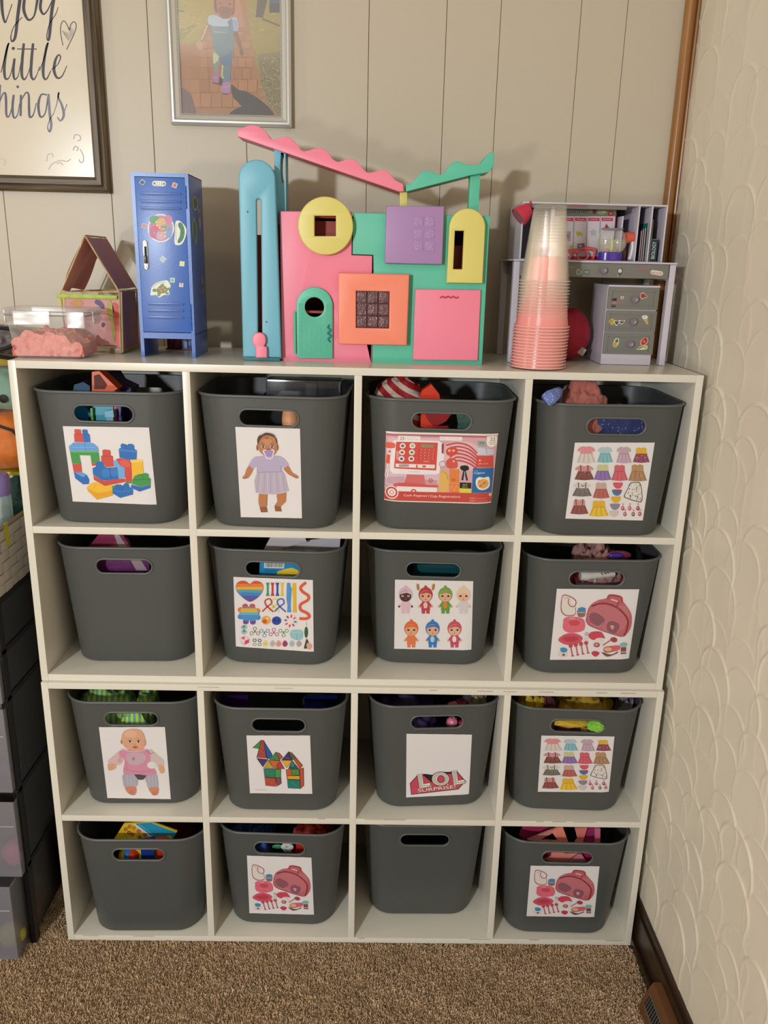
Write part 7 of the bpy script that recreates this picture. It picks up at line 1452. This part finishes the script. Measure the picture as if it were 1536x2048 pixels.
for k, ((zt, zb2), xr, yy) in enumerate(zip(zs_, xr_, ysd)):
    xl = TXR - .345; xr = min(xr, TXR - .004); zb2 = max(zb2, .004)
    b = MB(); th_ = .002
    b.box(xl, xr, yy, yy + th_, zb2, zt, m_fro, .0008).box(xl, xl + th_, yy, .22, zb2, zt - .004, m_fro).box(xr - th_, xr, yy + .003, .22, zb2, zt - .004, m_fro).box(xl, xr, yy + .003, .22, zb2, zb2 + th_, m_fro)
    d = b.build('drawer', tower, world=True)
    MB().box(xl + .01, xr - .004, yy - .0012, yy, zt - (zt - zb2) * .32, zt - (zt - zb2) * .32 + .001, mat('pale_ridge', '#b9b8bc', .4)).build('ridge', d, world=True)
    MB().box(TXR - .36, TXR, TY0 - .002, .26, zt + .004, min(zt + .016, TH), m_blk, .002).build('shelf', tower, world=True)
    # what shows through the frosted fronts
    r = random.Random(k + 3)
    c = [['slate', '#5a5a70'], ['pale grey', '#8c8c9c']], [['red', '#c8452a'], ['grey', '#8c8c98']], [['navy', '#3a4a6a'], ['silver', '#a3a3ad']], [['hot pink', '#e05a98'], ['green', '#3f7a68'], ['tan', '#c9a26a']], [['mustard', '#b9b04a'], ['charcoal', '#3a3a40'], ['brown', '#6a5a4a']]
    for i, (cn, cc_) in enumerate(c[k]):
        rr_ = min(.028, (zt - zb2) * .3); t = thing('toy_ball', '%s toy seen through the %s frosted drawer' % (cn, ['topmost', 'second', 'third', 'fourth', 'lowest'][k]), 'toy', (xr - .03 - i * .045, yy + .045, zb2 + .0025), group='toys inside the drawer tower')
        lump((xr - .022 - i * .042, yy + .032, zb2 + .003 + rr_), (rr_ * .9, rr_ * .8, rr_), k * 7 + i, mat('drawer_toy_' + cc_[1:], cc_, .5), .15, 2, 3).build('body', t, world=True)
MB().box(TXR - .36, TXR, TY0 - .002, .26, TH - .012, TH, m_blk, .002).build('top_panel', tower, world=True)
MB().box(TXR - .004, TXR - .002, TY0 + .02, .245, .02, TH - .02, plastic_film('smoked_side_plastic', '#0c0c0e', .93, .3)).build('side_panel', tower, world=True)
wb = thing('white_board', 'thin white board standing on edge between tower and shelves', 'board', (-.03, .2, .0)); 
MB().box(-.040, -.026, .12, .28, .001, .165, mat('white_board_paint', '#a9a090', .6), .001).build('board', wb, world=True)
# white basket of woven strips on the tower
m_bk = mat('white_woven_strip', '#b5ada4', .6, vary=.12, vscale=30, bump=.3, bscale=90)
basket = thing('storage_basket', 'white woven basket of green and clear things on the drawer tower', 'basket', (-.2, .1, TH))
BX1, BY0, BY1, BZ0, BZ1 = -.046, -.03, .235, TH + .001, TH + .124
MB().box(BX1 - .3, BX1 - .004, BY0 + .004, BY1 - .004, BZ0, BZ0 + .004, m_bk).box(BX1 - .0055, BX1 - .0035, BY0 + .003, BY1 - .003, BZ0, BZ1 - .01, m_bk).box(BX1 - .3, BX1 - .003, BY0 + .003, BY0 + .005, BZ0, BZ1 - .01, m_bk).box(BX1 - .3, BX1 - .003, BY1 - .005, BY1 - .003, BZ0, BZ1 - .01, m_bk).build('liner', basket, world=True)
rows_, cols_ = 6, 9
for j in range(rows_):
    for i in range(cols_):
        y0_ = BY0 + (BY1 - BY0) * i / cols_; y1_ = BY0 + (BY1 - BY0) * (i + 1) / cols_; z0_ = BZ0 + (BZ1 - BZ0 - .012) * j / rows_; z1_ = BZ0 + (BZ1 - BZ0 - .012) * (j + 1) / rows_; pz = .0012 * ((i + j) % 2)
        MB().box(BX1 - .003, BX1 - .0005 + pz, y0_ + .0006, y1_ - .0006, z0_ + .0006, z1_ - .0006, m_bk, .0012).build('woven_strip', basket, world=True)
    for i in range(4):
        x0_ = BX1 - .12 + .03 * i; pz = .0012 * ((i + j) % 2); z0_ = BZ0 + (BZ1 - BZ0 - .012) * j / rows_; z1_ = BZ0 + (BZ1 - BZ0 - .012) * (j + 1) / rows_
        MB().box(x0_ + .0006, x0_ + .0294, BY0 - pz, BY0 + .003, z0_ + .0006, z1_ - .0006, m_bk, .0012).build('woven_strip', basket, world=True)
rimm = mat('beige_basket_rim', '#9a8a72', .6, bump=.3)
MB().tube([(BX1 - .3, BY0, BZ1 - .006), (BX1 - .001, BY0, BZ1 - .006), (BX1 - .001, BY1, BZ1 - .006), (BX1 - .3, BY1, BZ1 - .006)], .004, rimm, 8).build('rim', basket, world=True)
MB().box(BX1 - .0005, BX1 + .0012, .02, .034, BZ1 - .045, BZ1 - .002, mat('lime_tag_fabric', '#b3b01c', .6)).build('lime_tag', basket, world=True)
def stackjar(name, lb, x, y, z0, r, h_, cb, cl, film=True):
    t = thing(name, lb, 'jar', (x, y, z0)); mb_ = plastic_film('jar_plastic_' + cb[1:], cb, .35, .15) if film else mat('jar_' + cb[1:], cb, .4)
    MB().lathe([(r * .9, z0), (r, z0 + .003), (r, z0 + h_ * .8), (r * .88, z0 + h_ * .84)], mb_, 24, Matrix.Translation((x, y, 0))).build('body', t, world=True)
    MB().lathe([(r * .96, z0 + h_ * .8), (r * 1.02, z0 + h_ * .82), (r * 1.02, z0 + h_ * .97), (r * .9, z0 + h_)], mat('lid_' + cl[1:], cl, .4), 24, Matrix.Translation((x, y, 0))).build('lid', t, world=True)
    MB().box(x - r * .5, x + r * .75, y - r * .7, y + r * .6, z0 + .004, z0 + h_ * .45, mat('jar_filling_' + cb[1:], '#3f6a68' if cb == '#a9c4c4' else '#b9945a', .7), .004).build('filling', t, world=True)
stackjar('clear_jar', 'clear jar with a purple lid leaning on the shelf side', -.083, .078, BZ0 + .006, .028, .190, '#a9c4c4', '#8672b0')
stackjar('clear_jar', 'low clear jar with a pale lilac lid at the picture edge', -.100, .028, BZ0 + .006, .020, .140, '#c4c8c8', '#a99cc4')
for i, (x, y, z, s, c, lb) in enumerate(((-.075, .145, BZ0 + .065, (.024, .035, .058), '#1f5450', 'dark teal cloth inside the white basket'), (-.088, .205, BZ0 + .08, (.036, .026, .073), '#17352c', 'blackish green cloth at the back of the basket'))):
    t = thing('folded_cloth', lb, 'cloth', (x, y, BZ0 + .006)); lump((x, y, z), s, i + 90, fab('basket_cloth_%d' % i, c), .15, 2.4, 4, squash=1, fold=.1).build('fabric', t, world=True)
# backpack and folded clothes hanging above the basket
bpk = thing('backpack', 'orange backpack with a dark zip standing behind the basket', 'bag', (-.1, .2, TH)); 
lump((-.105, .205, TH + .237), (.062, .055, .058), 101, fab('orange_fabric', '#c96a1c', .6), .08, 1.6, 5, squash=1).build('body', bpk, world=True)
MB().tube([(-.100, .150, TH + .272), (-.07, .150, TH + .262), (-.05, .156, TH + .235), (-.043, .17, TH + .20)], .0025, mat('black_zip', '#1c1815', .5), 8).build('zip', bpk, world=True)
MB().box(-.15, -.06, .17, .24, TH + .171, TH + .178, mat('yellow_piping', '#c9b020', .5), .002).build('piping', bpk, world=True)
mj = thing('mint_bag', 'pale mint fabric bag stacked above the orange backpack', 'bag', (-.1, .2, TH + .294)); lump((-.103, .205, TH + .336), (.062, .06, .042), 103, fab('mint_fabric', '#83a392', .7, .05), .07, 1.5, 5, squash=1).build('fabric', mj, world=True)
MB().lathe([(.0001, 0), (.008, .0), (.008, .002), (.0001, .003)], mat('black_snap', '#191919', .4), 18, Matrix.Translation((-.078, .146, TH + .322)) @ Matrix.Rotation(math.radians(100), 4, 'X')).build('snap', mj, world=True)
yj = thing('folded_cloth', 'mustard and black folded cloth on the mint bag', 'cloth', (-.1, .2, TH + .376)); lump((-.100, .205, TH + .388), (.062, .055, .012), 104, fab('mustard_fabric', '#b08f24', .7), .08, 1.5, 4, squash=1).build('fabric', yj, world=True)
gj = thing('grey_jacket', 'grey and black corded jacket on top of the pile by the wall', 'clothing', (-.1, .2, TH + .40)); lump((-.098, .205, TH + .422), (.062, .06, .024), 105, fab('grey_jacket_fabric', '#6f6866', .6), .12, 1.8, 5, squash=1, fold=.1).build('fabric', gj, world=True)
MB().tube(catmull([(-.15, .14, TH + 0.419), (-.1, .138, TH + 0.409), (-.06, .14, TH + 0.414), (-.04, .155, TH + 0.429), (-.05, .16, TH + 0.444), (-.09, .15, TH + 0.449)], 5), .0035, mat('black_cord', '#141214', .5), 8).build('cord', gj, world=True)
MB().tube(catmull([(-.15, .135, TH + 0.396), (-.09, .134, TH + 0.400), (-.038, .16, TH + 0.389)], 5), .003, mat('black_cord', '#141214', .5), 8).build('cord', gj, world=True)

# ================================================================== floor register by the skirting
m_rg = mat('brown_enamelled_metal', '#6a4428', .4, vary=.05); m_rgd = mat('dark_register_slot', '#0d0a09', .7)
VX1 = WX - .0115; vy1 = -.158; vy0 = -.46; VX0 = VX1 - .028
reg_ = thing('floor_register', 'brown metal baseboard register with a black louvred face', 'vent', (VX1 - .02, -.27, 0))
zt_ = .062
MB().prism([(VX1, vy1, .001), (VX0 - .008, vy1, .001), (VX0 - .008, vy1, .010), (VX0 + .006, vy1, zt_ - .012), (VX0 + .012, vy1, zt_), (VX1, vy1, zt_)], (0, vy0 - vy1, 0), m_rg).build('housing', reg_, world=True)
s0, s1 = Vector((VX0 - .008, 0, .010)), Vector((VX0 + .006, 0, zt_ - .012)); nn = Vector((-(s1.z - s0.z), 0, s1.x - s0.x)).normalized()
fa, fb_ = s0.lerp(s1, .30), s0.lerp(s1, .92)
MB().prism([fa + nn * .0006 + Vector((0, vy1 - .012, 0)), fb_ + nn * .0006 + Vector((0, vy1 - .012, 0)), fb_ - nn * .001 + Vector((0, vy1 - .012, 0)), fa - nn * .001 + Vector((0, vy1 - .012, 0))], (0, vy0 - vy1 + .024, 0), m_rgd).build('grille_opening', reg_, world=True)
m_lv = mat('grey_louvre_metal', '#6d6660', .4, .3)
y = vy1 - .016
while y > vy0 + .02:
    MB().prism([fa + nn * .0002 + Vector((0, y, 0)), fb_ + nn * .0002 + Vector((0, y, 0)), fb_ + nn * .0016 + Vector((0, y, 0)), fa + nn * .0016 + Vector((0, y, 0))], (0, -.0016, 0), m_lv).build('louvre', reg_, world=True); y -= .0072
for q_ in (fa, fb_): MB().prism([q_ + nn * .0002 + Vector((-.0006, vy1 - .012, -.0006)), q_ + nn * .0018 + Vector((-.0006, vy1 - .012, -.0006)), q_ + nn * .0018 + Vector((.0008, vy1 - .012, .0008)), q_ + nn * .0002 + Vector((.0008, vy1 - .012, .0008))], (0, vy0 - vy1 + .024, 0), m_lv).build('grille_edge', reg_, world=True)
